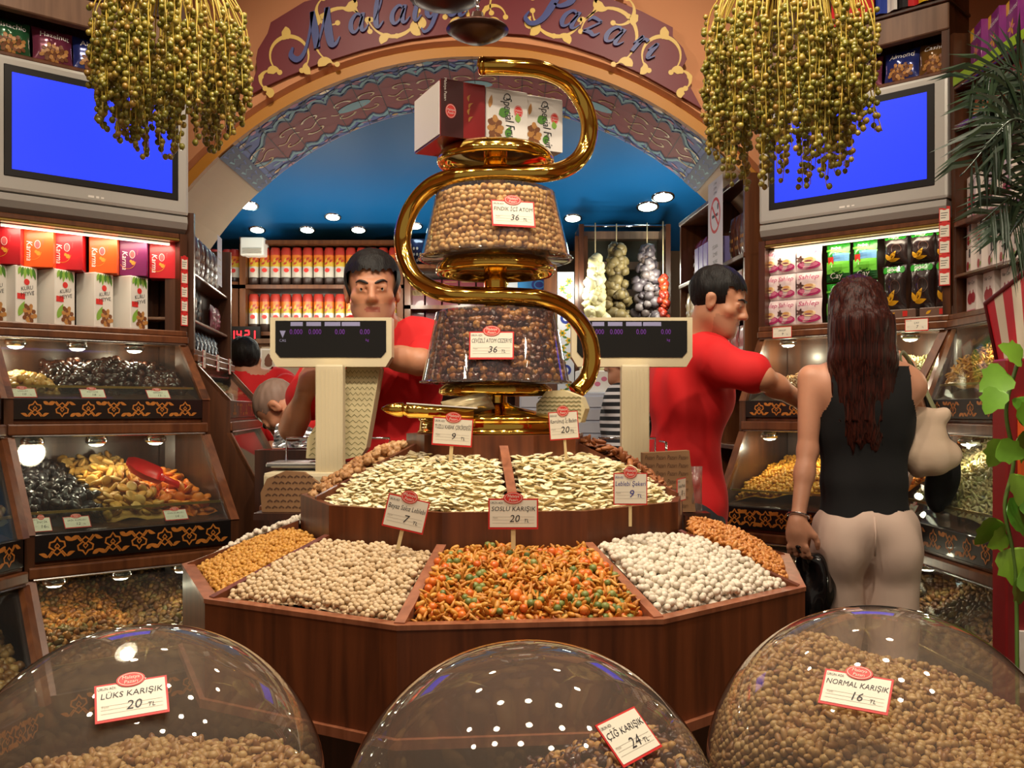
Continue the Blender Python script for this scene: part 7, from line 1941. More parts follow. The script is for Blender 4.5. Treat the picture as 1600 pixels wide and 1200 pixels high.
class Fig:
    """standing figure; local axes: x to the person's right-hand side seen from behind... X lateral, Y facing, Z up"""
    def __init__(s, name_label, base, H, yaw, lean=0.0, side=0.0):
        s.H = H; s.k = H / 1.75
        s.T = tr(*base) @ rot(yaw, 'Z'); s.lean = lean
        s.t = thing('person', name_label, 'person', base)
        s.U = s.T @ tr(0, 0, .95 * s.k) @ rot(-lean, 'X') @ rot(side, 'Y') @ tr(0, 0, -.95 * s.k)   # upper body frame
    def b(s, x, y, z): return s.T @ Vector((x * s.k, y * s.k, z * s.k))
    def u(s, x, y, z): return s.U @ Vector((x * s.k, y * s.k, z * s.k))
    def torso(s, v, g=0.0, wide=1.0, k=.05, low=True):
        Ru = np.array(s.U.to_3x3()); Rb = np.array(s.T.to_3x3()); q = s.k
        if low: v.ell(s.b(0, -.005, .93), np.array((.158 * wide + g, .108 + g, .115 + g)) * q, Rb, k)
        v.ell(s.u(0, 0, 1.08), np.array((.140 * wide + g, .098 + g, .15)) * q, Ru, k); v.ell(s.u(0, .005, 1.28), np.array((.162 * wide + g, .112 + g, .18)) * q, Ru, k)
        v.ell(s.u(0, -.02, 1.36), np.array((.15 * wide + g, .085 + g, .09 + g)) * q, Ru, k)
        v.cone(s.u(-.155 * wide, -.01, 1.40), s.u(.155 * wide, -.01, 1.40), (.058 + g) * q, (.058 + g) * q, k); v.cone(s.u(-.1, -.012, 1.435), s.u(.1, -.012, 1.435), (.045 + g) * q, (.045 + g) * q, k)
    def legs(s, v, g=0.0, st=.09, k=.03, z1=.0):
        for sx in (-1, 1):
            a, b_, c, f = s.b(sx * st, 0, .86), s.b(sx * (st + .01), .01, .48), s.b(sx * (st + .02), -.02, .09), s.b(sx * (st + .03), .10, .035)
            v.cone(a, b_, (.085 + g) * s.k, (.055 + g) * s.k, k); v.cone(b_, c, (.053 + g) * s.k, (.038 + g * 1.3) * s.k, k)
            if g == 0: v.cone(s.b(sx * (st + .02), -.045, .04), f, .036 * s.k, .030 * s.k, k)
    def shoes(s, st=.09):
        for sx in (-1, 1):
            v = Vol(s.b(sx * (st + .02), 0, 0) - Vector((.22, .22, .01)), s.b(sx * (st + .02), 0, 0) + Vector((.22, .22, .15)), .007)
            v.cone(s.b(sx * (st + .02), -.05, .045), s.b(sx * (st + .035), .13, .035), .044 * s.k, .038 * s.k, .02); v.cone(s.b(sx * (st + .02), -.03, .07), s.b(sx * (st + .02), -.03, .10), .044, .042, .02)
            V, Q = v.mesh(); V[:, 2] = np.maximum(V[:, 2], .001); vmesh('shoe', V, Q, [m_shoe], s.t)
    def arm(s, v, sh, el, wr, g=0.0, upto=1.0, k=.02):
        sh, el, wr = Vector(sh), Vector(el), Vector(wr)
        if upto <= .5:
            m = sh.lerp(el, upto * 2); v.cone(sh, m, (.050 + g) * s.k, (.045 + g * 1.5) * s.k, k); return
        v.cone(sh, el, (.050 + g) * s.k, (.037 + g) * s.k, k); v.cone(el, el.lerp(wr, .35), (.038 + g) * s.k, (.036 + g) * s.k, k); v.cone(el.lerp(wr, .3), wr, (.036 + g) * s.k, (.025 + g) * s.k, k)
def bounds(pts, m): 
    a = np.array([list(p) for p in pts]); return a.min(0) - m, a.max(0) + m
def folds(V, amp=.006, f=14, seed=0):
    return np.array([noise.noise(Vector((p[0] * f + seed, p[1] * f, p[2] * f * .45))) for p in V])
def normals(V, Q):
    nn = np.cross(V[Q[:, 2]] - V[Q[:, 0]], V[Q[:, 3]] - V[Q[:, 1]]); N_ = np.zeros_like(V)
    for i in range(4): np.add.at(N_, Q[:, i], nn)
    return N_ / np.maximum(np.linalg.norm(N_, axis=1), 1e-9)[:, None]
def cloth(name, v, t, mats, amp=.007, f=13, seed=0, cutz=None, keep=None):
    V, Q = v.mesh()
    if keep is not None: Q = Q[keep(V[Q].mean(1))]
    N_ = normals(V, Q); V = V + N_ * ((folds(V, amp, f, seed) + .2) * amp)[:, None]
    used = np.unique(Q); re = np.full(len(V), -1); re[used] = np.arange(len(used))
    return vmesh(name, V[used], re[Q], mats, t, relax=1)
def headT(o, yaw, pitch=0.0, roll=0.0): return tr(*o) @ rot(yaw, 'Z') @ rot(-pitch, 'X') @ rot(roll, 'Y')
def hair_cap(t, T, sk, name='hair', m=None, line=.035, back=-.06, thick=.012, side=-.01, lift=.0, seed=0, sideburn=True):
    """short hair: a shell over the skull above the hair line"""
    c = Vector(T.translation); v = Vol(c - Vector((.16,) * 3) * sk, c + Vector((.18,) * 3) * sk, .0045)
    Rm = np.array(T.to_3x3().normalized()); p = lambda x, y, z: T @ Vector((x * sk, y * sk, z * sk))
    v.ell(p(0, -.016, .043), np.array((.074 + thick, .094 + thick, .082 + thick + lift)) * sk, Rm, .01)
    if lift: v.ell(p(0, .045, .105), np.array((.06, .045, .03)) * sk, Rm, .02); v.ell(p(.01, .0, .118), np.array((.062, .07, .025)) * sk, Rm, .02)
    v.ell(p(0, .11, -.025), np.array((.066, .09, .075)) * sk, Rm, .012, True)
    V, Q = v.mesh(); q = zone(V[Q].mean(1), T, sk)
    low = np.where(q[:, 1] > .03, line, np.where(q[:, 1] > -.02, side, back))
    if sideburn: low = np.where((q[:, 1] > .0) & (q[:, 1] < .035) & (np.abs(q[:, 0]) > .06), -.02, low)
    keep = q[:, 2] > low + (.004 * np.sin(q[:, 0] * 90) + .004 * np.sin(q[:, 0] * 310)) * (q[:, 1] > .03)
    Q = Q[keep]; N_ = normals(V, Q)
    V = V + N_ * np.array([noise.noise(Vector((p_[0] * 55 + seed, p_[1] * 55, p_[2] * 22))) for p_ in V])[:, None] * .0035
    used = np.unique(Q); re = np.full(len(V), -1); re[used] = np.arange(len(used))
    return vmesh(name, V[used], re[Q], [m or m_hair], t, relax=1)
def face_mats(V, Q, T, sk, stub=True):
    q = zone(V[Q].mean(1), T, sk); mi = np.zeros(len(Q), np.int32)
    if stub:
        s_ = (q[:, 2] < -.040) & (q[:, 2] > -.125) & (q[:, 1] > .0 + .25 * (-.06 - q[:, 2])) & (np.abs(q[:, 0]) < .075) & (q[:, 1] > .015)
        mi[s_] = 2
    l = (np.abs(q[:, 0]) < .023 - .25 * np.abs(q[:, 2] + .060)) & (np.abs(q[:, 2] + .0595) < .0085) & (q[:, 1] > .07); mi[l] = 1
    return mi
# ------------------------------------------------------------------ man in red, middle
sk1 = skin('tanned skin', (186, 128, 96), None); sk2 = skin('olive skin', (192, 136, 104), None); sk3 = skin('light tanned skin', (196, 140, 110), None)
def man(label, base, H, yaw, lean, hT, hs, sh_el_wr, skm, seed, stub=True, sleeve=.42, hands=True, hair=True, brow=0.0, look=(0, 1, 0), collar=True, hd=None, wide=1.0, shirt=None, shirtname='polo_shirt', hands_spec=None):
    f = Fig(label, base, H, yaw, lean)
    pts = [f.b(0, 0, 0), f.b(0, 0, .2), f.u(-.3, 0, 1.5), f.u(.3, 0, 1.5), f.u(0, 0, 1.6), hT.translation, hT @ Vector((0, 0, .14)), hT @ Vector((0, .12, -.12))] + [Vector(q) for a in sh_el_wr for q in a]
    lo, hi = bounds(pts, .16); lo[2] = -.01
    v = Vol(lo, hi, .0055)
    f.torso(v, 0, wide); f.legs(v)
    nb = f.u(0, -.015, 1.43)
    hp = head_parts(v, hT, hs)
    v.cone(nb, hT @ Vector((0, -.022 * hs, -.055 * hs)), .060 * f.k, .054 * hs, .03)
    for i, (a, b_, c) in enumerate(sh_el_wr):
        f.arm(v, a, b_, c)
        if hands: 
            sp = (hands_spec or {}).get(i); d = Vector(c) - Vector(b_)
            hand(v, c, sp[0] if sp else d, sp[1] if sp else (0, 0, -1), f.k, sp[2] if sp else .4, sp[3] if sp else (1 if i else -1))
    V, Q = v.mesh(); V[:, 2] = np.maximum(V[:, 2], 0.0)
    vmesh('body', V, Q, [skm, m_lip, m_stub], f.t, face_mats(V, Q, hT, hs, stub), relax=1)
    eyes(f.t, hT, hs, look); brows(f.t, hT, hs, brow)
    if hair: hair_cap(f.t, hT, hs, **(hair if isinstance(hair, dict) else {}))
    # shirt
    v = Vol(lo, hi, .0075); g = .016
    f.torso(v, g, wide, .05)
    v.cone(f.b(0, 0, .95), f.b(0, 0, .82), .15 * f.k, .155 * f.k, .06)
    for (a, b_, c) in sh_el_wr: f.arm(v, a, b_, c, .014, sleeve, .03)
    zc = f.b(0, 0, .80).z; nbv = np.array(nb); up = np.array((f.U.to_3x3() @ Vector((0, 0, 1)))); 
    cloth(shirtname, v, f.t, [shirt or m_redshirt], .014, 13, seed, keep=lambda c: (c[:, 2] > zc) & ~(((c - nbv) @ up > .022) & (np.linalg.norm((c - nbv) - ((c - nbv) @ up)[:, None] * up, axis=1) < .085)))
    if collar:
        mb = MB(); ax = f.U
        for sx in (-1, 1):
            pr = []
            for i in range(9):
                a = PI * i / 8
                pr.append((sx * .066 * math.sin(a), -.015 - .062 * math.cos(a) * -1 * -1, 1.455 + .02 * math.cos(a)))
            vs = []
            for i, (x, y, z) in enumerate(pr):
                vs += [f.u(x, y * 1, z + .012), f.u(x * 1.42, y * 1.35, z - .032 - (.02 if i < 2 else 0))]
            mb.add(vs, [(2 * i, 2 * i + 1, 2 * i + 3, 2 * i + 2) for i in range(8)], 0, None, True)
        mb.build('collar', shirt or m_redshirt, f.t)
    # trousers and shoes
    v = Vol(*bounds([f.b(-.2, -.1, 0), f.b(.2, .1, .98), f.b(-.2, .1, 0), f.b(.2, -.1, 0), f.b(0, .2, .1), f.b(0, -.2, .1)], .12), .010)
    f.legs(v, .018); v.ell(f.b(0, -.005, .92), np.array((.168, .12, .10)) * f.k, np.array(f.T.to_3x3()), .04)
    zt_ = f.b(0, 0, .97).z; cloth('trousers', v, f.t, [m_trou], .008, 12, seed, keep=lambda c: (c[:, 2] < zt_) & (c[:, 2] > .05))
    f.shoes()
    return f
m1 = P(579, 449, 3.06)
hT1 = headT(m1 + Vector((0, .04, -.01)), PI - R(-7), R(3), R(2))
man('person in a red polo shirt looking straight out from behind a scale', (-.42, 3.25, 0), 1.84, PI, 0, hT1, 1.03,
    [((-.62, 3.19, 1.44), (-.76, 3.14, 1.19), P(497, 600, 2.98)), ((-.25, 3.18, 1.44), (-.16, 3.06, 1.43), P(650, 556, 2.92))] if False else
    [((-.60, 3.20, 1.44), (-.71, 3.10, 1.20), P(478, 610, 3.03)), ((-.245, 3.20, 1.44), P(655, 566, 2.99), P(572, 550, 3.05))], sk1, 1,
    hair=dict(line=.060, lift=.0, thick=.014, seed=3), brow=.003, hands_spec={0: ((.25, .15, .9), (.6, .7, .2), .5, 1), 1: ((-1, .15, -.1), (0, .3, -1), .5, -1)}, sleeve=.30)
m2 = P(1128, 468, 3.22)
hT2 = headT(m2 + Vector((-.012, .0, -.012)), R(-90 - 22), R(17), R(0))
man('person in a red polo shirt with combed black hair reaching toward the case', (.58, 3.30, 0), 1.775, R(-72), R(6), hT2, .94,
    [(P(1116, 563, 3.12), P(1190, 590, 3.04), P(1256, 630, 3.20)), (P(1062, 560, 3.38), P(1085, 660, 3.50), P(1105, 730, 3.50))], sk2, 5,
    hair=dict(line=.062, thick=.010, seed=8, back=-.055), hands_spec={0: ((1, .3, -.15), (0, .2, -1), .5, 1)}, wide=.98, sleeve=.37)
# man seen from behind in the back room
m3 = P(381, 566, 4.95)
hT3 = headT(m3 + Vector((0, 0, .0)), R(14), R(5), 0)
man('person in a red polo shirt seen from behind beyond the sideways case', (-1.33, 4.98, 0), 1.73, R(20), 0, hT3, .98,
    [((-1.155, 4.93, 1.38), P(432, 690, 4.80), P(420, 745, 4.7)), ((-1.50, 5.0, 1.38), (-1.55, 5.0, 1.12), (-1.50, 5.1, .92))], sk3, 9, hair=dict(line=.05, back=-.075, seed=2), collar=False)
# bald man bending
m4 = P(440, 640, 3.75)
hT4 = headT(m4, R(84), R(66), R(4))
man('person with a shaved head bending down behind the scale', (-.40, 3.80, 0), 1.72, R(90), R(55), hT4, .98,
    [((-.78, 3.64, 1.17), (-.80, 3.60, .93), (-.88, 3.62, .84)), ((-.78, 3.96, 1.17), (-.84, 4.02, .93), (-.92, 3.9, .86))], sk1, 4, hair=dict(line=.062, thick=.0025, back=-.05, m=mat('grey shaven scalp', (128, 104, 90), .6)), collar=False)
# ------------------------------------------------------------------ woman from behind
wb = P(1350, 0, 3.02); f = Fig('person with long red-brown hair, black top and pale trousers, back turned', (wb.x, 3.02, 0), 1.665, R(-6))
skw = skin('warm skin', (200, 142, 112), None)
hTw = headT(P(1340, 500, 3.02), R(-22), R(6), 0)
shL, elL, wrL = P(1267, 590, 3.02), P(1262, 705, 3.0), P(1246, 815, 2.92)
shR, elR, wrR = P(1412, 590, 3.06), P(1436, 640, 2.92), P(1412, 572, 3.14)
shR, elR, wrR = P(1408, 592, 3.05), P(1432, 648, 3.14), P(1418, 574, 3.20)
pts = [f.b(0, 0, 0), f.b(.2, .2, 0), f.b(-.2, -.2, 0), f.u(-.3, 0, 1.5), f.u(.3, 0, 1.5), hTw @ Vector((0, 0, .14)), hTw @ Vector((0, .12, 0)), shL, elL, wrL, shR, elR, wrR, wrL + Vector((0, 0, -.2))]
lo, hi = bounds(pts, .13); lo[2] = -.01
v = Vol(lo, hi, .006)
f.torso(v, 0, .90); f.legs(v, 0, .082)
hp = head_parts(v, hTw, .95); v.cone(f.u(0, -.01, 1.42), hTw @ Vector((0, -.02, -.05)), .050, .047, .03)
f.k *= .86; f.arm(v, shL, elL, wrL); f.arm(v, shR, elR, wrR); f.k /= .86
hand(v, wrL, (-.05, -.15, -1), (.5, .8, 0), .92, .75, 1); hand(v, wrR, (-.35, .5, .75), (-.6, .5, -.3), .92, .8, -1)
V, Q = v.mesh(); V[:, 2] = np.maximum(V[:, 2], 0)
vmesh('body', V, Q, [skw, m_lip, m_stub], f.t, face_mats(V, Q, hTw, .95, False), relax=1); eyes(f.t, hTw, .95)
brows(f.t, hTw, .95)
# long straight hair
v = Vol(*bounds([hTw @ Vector((-.15, -.15, .16)), hTw @ Vector((.15, .15, .16)), P(1280, 660, 2.85), P(1400, 660, 3.1)], .08), .006)
Rm = np.array(hTw.to_3x3().normalized())
v.ell(hTw @ Vector((0, -.018, .040)), (.088, .106, .098), Rm, .02)
zz = [(.00, 1346, 500, .092, .085), (1, 1348, 560, .093, .07), (2, 1349, 610, .086, .052), (3, 1350, 650, .076, .042), (4, 1350, 690, .062, .032)]
prev = None
for _, px, py, rx, ry in zz:
    c = P(px, py, 2.955); 
    if prev is not None:
        for q in range(5):
            tt = q / 4; cc = Vector(prev[0]).lerp(c, tt); v.ell(cc, (prev[1] + (rx - prev[1]) * tt, prev[2] + (ry - prev[2]) * tt, .05), np.array(rot(R(-10), 'Z').to_3x3()), .03)
    prev = (c, rx, ry)
v.ell(hTw @ Vector((0, .115, -.045)), (.072, .085, .10), Rm, .015, True)
V, Q = v.mesh(); N_ = normals(V, Q)
gr = np.array([noise.noise(Vector((p_[0] * 75, p_[1] * 75, p_[2] * 5))) + .5 * noise.noise(Vector((p_[0] * 170, p_[1] * 170, p_[2] * 9))) for p_ in V])
V = V + N_ * (gr * .007)[:, None]
endz = P(0, 690, 2.95).z; V[:, 2] += np.where(V[:, 2] < endz + .06, gr * .05, 0)
vmesh('long_hair', V, Q, [m_hair_r], f.t, relax=0)
m_blktop = mat('black knit', (10, 9, 11), .9, noise_amt=.1, nscale=30); m_pale = mat('pale pinkish trousers', (206, 180, 164), .75, noise_amt=.04, nscale=10); m_wht = mat('cream leather', (206, 180, 156), .5, bump=.1, bscale=30)
v = Vol(lo, hi, .0075); g = .014; f.torso(v, g, .90, .05)
axs = np.array(f.U.to_3x3()); nb = np.array(f.u(0, 0, 1.40)); loc = lambda c: (c - np.array(f.u(0, 0, 0))) @ axs / f.k
def keep_top(c):
    q = loc(c); arm_cut = (np.abs(q[:, 0]) > .125 + np.clip((1.36 - q[:, 2]) * .45, 0, .1)) & (q[:, 2] > 1.22)
    return (q[:, 2] > .965) & (q[:, 2] < 1.465) & ~arm_cut & ~((np.abs(q[:, 0]) < .075) & (q[:, 2] > 1.43))
cloth('tank_top', v, f.t, [m_blktop], .007, 12, 4, keep=keep_top)
v = Vol(*bounds([f.b(-.25, -.16, 0), f.b(.25, .2, 1.02)], .05), .008)
for sx in (-1, 1):
    v.cone(f.b(sx * .085, -.01, .86), f.b(sx * .09, 0, .48), .090 * f.k, .072 * f.k, .022); v.cone(f.b(sx * .09, 0, .48), f.b(sx * .095, -.01, .05), .075 * f.k, .080 * f.k, .03)
    v.ell(f.b(sx * .078, -.052, .875), np.array((.088, .084, .11)) * f.k, None, .034)
v.ell(f.b(0, -.004, .94), np.array((.168, .128, .10)) * f.k, np.array(f.T.to_3x3()), .03)
zt_ = f.b(0, 0, .995).z
cloth('trousers', v, f.t, [m_pale], .011, 13, 6, keep=lambda c: (c[:, 2] < zt_) & (c[:, 2] > .03))
mb = MB(); mb.tube([f.b(0, -.128, .985), f.b(0, -.142, .93), f.b(0, -.135, .86)], .003, 6)
mb.build('seam', m_pale, f.t)
f.shoes(.088)
mb = MB(); c = Vector(wrL).lerp(Vector(elL), .08); ax_ = (Vector(elL) - Vector(wrL)).normalized(); a1 = ax_.orthogonal().normalized(); a2 = ax_.cross(a1)
mb.tube([c + (a1 * math.cos(a) + a2 * math.sin(a)) * .031 for a in [2 * PI * k / 24 for k in range(24)]], .0035, 6, closed=True); mb.build('bracelet', M['chrome'], f.t)
# her cream shoulder bag, the black bag behind it and the dark plastic bag in her hand
def softbag(name, label, cat, c, r, Rm, m, strap=None, mstrap=None, cut=None, seed=0, amp=.012):
    t = thing(name, label, cat, c); v = Vol(np.array(c) - max(r) - .06, np.array(c) + max(r) + .06, .006)
    v.ell(c, r, np.array(Rm.to_3x3()), .02)
    if cut: cut(v)
    V, Q = v.mesh(); N_ = normals(V, Q); V = V + N_ * (folds(V, amp, 20, seed) * amp)[:, None]
    vmesh('pouch', V, Q, [m], t)
    if strap: mb = MB(); mb.tube(spline(strap, 6), .008, 8, flat=.4); mb.build('strap', mstrap or m, t)
    return t
bc = P(1446, 690, 3.02)
def bagshape(v):
    v.cone(bc + Vector((-.055, 0, .075)), bc + Vector((.05, 0, .085)), .030, .028, .025); v.cone(bc + Vector((-.065, 0, -.03)), bc + Vector((.075, 0, -.04)), .040, .038, .03); v.cone(bc + Vector((-.02, 0, -.08)), bc + Vector((.03, 0, -.06)), .03, .035, .05)
m_olive = mat('olive strap', (110, 112, 74), .6)
softbag('shoulder_bag', 'cream leather shoulder bag hanging at the woman\'s hip on an olive strap', 'handbag', bc, (.072, .04, .085), rot(R(12), 'Y'), m_wht, [P(1418, 655, 3.0), P(1424, 610, 3.0), P(1408, 566, 2.985), P(1412, 552, 3.06), P(1436, 590, 3.1), P(1466, 652, 3.04)], m_olive, bagshape, 3, .010)
bc2 = P(1474, 745, 3.12)
softbag('dark_bag', 'black bag hanging behind the cream shoulder bag', 'bag', bc2, (.055, .035, .115), rot(R(8), 'Y'), m_blktop, [P(1462, 700, 3.1), P(1445, 620, 3.12), P(1420, 560, 3.09), P(1462, 640, 3.14), P(1490, 700, 3.12)], m_blktop, None, 7)
m_plas = mat('black plastic', (16, 15, 17), .18, coat=.4)
bc3 = P(1277, 925, 2.95)
softbag('carrier_bag', 'shiny black plastic carrier bag in the woman\'s hand', 'bag', bc3, (.052, .04, .11), rot(0, 'Y'), m_plas, [P(1268, 880, 2.95), P(1252, 858, 2.91), P(1246, 856, 2.9), P(1262, 885, 2.95)], m_plas, lambda v: v.cone(bc3 + Vector((-.03, 0, .09)), bc3 + Vector((-.05, -.03, .135)), .025, .012, .03), 2, .022)
# person in a striped jumper, only the middle showing between the scales
m_strp, nt, b_ = newmat('black and white striped knit'); tc = nt.nodes.new('ShaderNodeTexCoord'); sp = nt.nodes.new('ShaderNodeSeparateXYZ'); nt.links.new(tc.outputs['Object'], sp.inputs[0])
w1 = nt.nodes.new('ShaderNodeMath'); w1.operation = 'MULTIPLY'; w1.inputs[1].default_value = 2 * PI / .036; nt.links.new(sp.outputs['Z'], w1.inputs[0]); w2 = nt.nodes.new('ShaderNodeMath'); w2.operation = 'SINE'; nt.links.new(w1.outputs[0], w2.inputs[0]); w3 = nt.nodes.new('ShaderNodeMath'); w3.operation = 'GREATER_THAN'; w3.inputs[1].default_value = .25; nt.links.new(w2.outputs[0], w3.inputs[0])
mx = nt.nodes.new('ShaderNodeMix'); mx.data_type = 'RGBA'; mx.inputs['A'].default_value = (.012, .012, .016, 1); mx.inputs['B'].default_value = (.6, .58, .6, 1); nt.links.new(w3.outputs[0], mx.inputs['Factor']); nt.links.new(mx.outputs['Result'], b_.inputs['Base Color']); b_.inputs['Roughness'].default_value = .85
c5 = P(968, 640, 4.95)
hT5 = headT((c5.x + .02, 4.96, 1.50), R(60), R(4), 0)
man('person in a black and white striped jumper between the two scales far behind', (c5.x + .03, 4.95, 0), 1.62, R(60), 0, hT5, .95,
    [((c5.x + .01, 4.83, 1.30), (c5.x - .02, 4.78, 1.08), (c5.x - .12, 4.82, .98)), ((c5.x + .05, 5.06, 1.30), (c5.x + .0, 5.12, 1.08), (c5.x - .1, 5.08, .98))], sk3, 12, hair=dict(line=.05), collar=False, sleeve=.5, shirt=m_strp, shirtname='jumper', stub=False)
# silver foil tray bag in front of the bald man
t = thing('foil_sheet', 'crumpled silver foil sheet below the bald man', 'foil', P(455, 680, 3.5))
mb = MB(); T = frame(P(425, 700, 3.5), (1, 0, 0)); n = 14; vs = []; 
for j in range(n + 1):
    for i in range(n + 1): vs.append((.15 * i / n, .10 * j / n * (1 - .45 * abs(i / n - .3)), .025 * noise.noise(Vector((i * .9, j * .9, 3))) - .06 * j / n))
mb.add(vs, [(j * (n + 1) + i, j * (n + 1) + i + 1, (j + 1) * (n + 1) + i + 1, (j + 1) * (n + 1) + i) for j in range(n) for i in range(n)], 0, T); mb.build('sheet', mat('silver foil', (200, 204, 206), .25, .9), t)
mb = MB(); q = P(420, 702, 3.5); mb.box(q.x - .03, 3.42, 0, q.x + .30, 3.545, q.z, 0); o = mb.build('body', M['wood_dark'], thing('side_table', 'dark table under the foil sheet behind the middle scale', 'table', (q.x + .12, 3.55, 0)))
# ================================================================== hanging date bunches
m_strand = nutmat('yellow date strand', [(206, 178, 60), (190, 158, 50), (216, 196, 96)], .45); N['datef'] = nutmat('green-gold date', [(132, 124, 42), (112, 108, 34), (156, 138, 54), (148, 112, 44)], .3, coat=.3)
def date_bunch(label, pxc, D, ztop, zbot, wpx_, nst, seed, lop=0.0):
    rd = random.Random(seed); c = (pxc - 800) / F * D; Rr = wpx_ / 2 / F * D; top = Vector((c - .01, D, ztop))
    t = thing('date_bunch', label, 'dates', (c, D, zbot)); H = ztop - zbot
    mb = MB(); mb.tube([top + Vector((0, 0, -.04)), top + Vector((.004, 0, .10)), Vector((top.x, top.y, 3.29))], [.024, .018, .010], 10); mb.build('stalk', M['cream'] if False else m_strand, t)
    me = proto('lump', 2, 1); me.materials.append(N['datef']); v0, f0 = mesh_np(me); cand = []
    for i in range(nst):
        an = rd.uniform(0, 2 * PI); q = math.sqrt(rd.random()); r = Rr * (.25 + .75 * q); L = H * (.78 + .22 * rd.random()) * (1 - .22 * q * q)
        ex, ey = math.cos(an) * r, math.sin(an) * r * .9; pts = []
        for k in range(11):
            u = k / 10; sp = (1 - (1 - min(1, u * 1.7)) ** 2)
            pts.append(top + Vector((math.cos(an) * .02 + ex * sp + rd.uniform(-.003, .003), math.sin(an) * .02 + ey * sp, -.02 - L * u ** 1.05)))
        P_ = spline(pts, 3); mb = MB(); mb.tube(P_, [.0021 * (1 - .5 * j / len(P_)) for j in range(len(P_))], 5); mb.build('strand', m_strand, t)
        nfr = rd.randint(17, 24); start = .46 + .20 * rd.random() ** 1.5
        for j in range(nfr):
            u = start + (1 - start) * j / (nfr - 1); b = P_[min(len(P_) - 1, int(u * (len(P_) - 1)))]; a2 = rd.uniform(0, 2 * PI)
            cand.append((b + Vector((math.cos(a2) * .008, math.sin(a2) * .008, rd.uniform(-.004, .004))), rd.uniform(.0054, .0070)))
    cand.sort(key=lambda x: x[0].y - .3 * abs(x[0].x - c)); blocks = []
    for i, (p, r) in enumerate(cand):
        if i < 100:
            o = link('date_fruit', me, t); o.matrix_parent_inverse = Matrix.Identity(4); o.matrix_local = tr(*(p - Vector((c, D, zbot)))) @ sc(r, r, r * 1.15)
        else: blocks.append((v0 * np.array([r, r, r * 1.15]) + np.array(p), f0, 0))
    o = link('dates', merge_np('dates', blocks, [N['datef']]), t); o['kind'] = 'stuff'
    return t
DB = 2.15
date_bunch('round bunch of small green-gold dates hanging before the left television', 272, DB, P(0, -95, DB).z, P(0, 243, DB).z, 208, 125, 1)
t = date_bunch('long bunch of small green-gold dates hanging before the right television', 1238, DB, P(0, -120, DB).z, P(0, 292, DB).z, 232, 140, 2)
mb = MB(); mb.tube(spline([P(1290, -20, DB), P(1330, 30, DB), P(1350, 90, DB), P(1362, 150, DB), P(1378, 205, DB)], 5), .0016, 5); mb.build('strand', m_strand, t)
me = bpy.data.objects['date_fruit'].data
for px, py in ((1356, 92), (1360, 120), (1365, 158), (1363, 172), (1371, 180)):
    o = link('date_fruit', me, t); o.matrix_parent_inverse = Matrix.Identity(4); o.matrix_local = tr(*(P(px, py, DB) - t.location)) @ sc(.0068)
# ================================================================== flags
def flag(T, w, h, cols, label, vert=True, star=None):
    t = thing('flag', label, 'flag', T @ Vector((w / 2, h / 2, 0))); mb = MB(); n = 12
    for i, c in enumerate(cols):
        k = len(cols); m = 4
        for q in range(m):
            a = (i + q / m) / k; b = (i + (q + 1) / m) / k
            zz = lambda u: .008 * math.sin(u * 9)
            if vert: mb.add([(w * a, 0, zz(a)), (w * b, 0, zz(b)), (w * b, h, zz(b)), (w * a, h, zz(a))], [(0, 1, 2, 3)], i, T, True)
            else: mb.add([(0, h * a, .002), (w, h * a, .006), (w, h * b, .006), (0, h * b, .002)], [(0, 1, 2, 3)], i, T, True)
    if star: star(mb, T, w, h, len(cols))
    mats = [flagm(c) for c in cols] + [flagm((40, 50, 120)), flagm((235, 232, 226))]
    mb.build('cloth', mats, t); mb = MB(); mb.tube([T @ Vector((-.01, h, -.004)), T @ Vector((w + .01, h, -.004))], .004, 6); mb.build('rod', M['wood_mid'], t)
_fm = {}
def flagm(c):
    if c not in _fm: _fm[c] = mat('flag cloth %d %d %d' % c, c, .7)
    return _fm[c]
Rd, Bl, Wh, Bk, Ye, Og = (206, 24, 30), (30, 60, 160), (232, 228, 222), (20, 18, 22), (232, 190, 30), (232, 120, 40)
zr_ = 2.760
xr = lambda px: case_x(TR_, px, .03)
def fl(px0, px1, cols, label, vert=True, star=None, T=TR_, cx=xr, z=zr_, h=.22):
    a, b = cx(px0), cx(px1); flag(at(T, a, z, .034), (b - a), h, cols, label, vert, star)
fl(1300, 1367, [Rd], 'plain red flag over the right case beside the hanging dates'); fl(1369, 1403, [Bl, Wh], 'blue and white flag over the right case'); fl(1404, 1452, [Bk, Rd, Ye], 'black, red and yellow flag over the right case')
fl(1453, 1500, [Rd, Wh, Rd, Wh, Rd, Wh, Rd, Wh, Rd], 'red and white striped flag at the near end over the right case', True)
xl = lambda px: case_x(TL, px, .03)
for a, b, cols, l in ((96, 136, [Ye, Rd, Ye], 'yellow and red flag over the left case'), (140, 200, [Rd], 'plain red flag over the left case beside the dates')):
    fl(a, b, cols, l, True, None, TL, xl, 2.707)
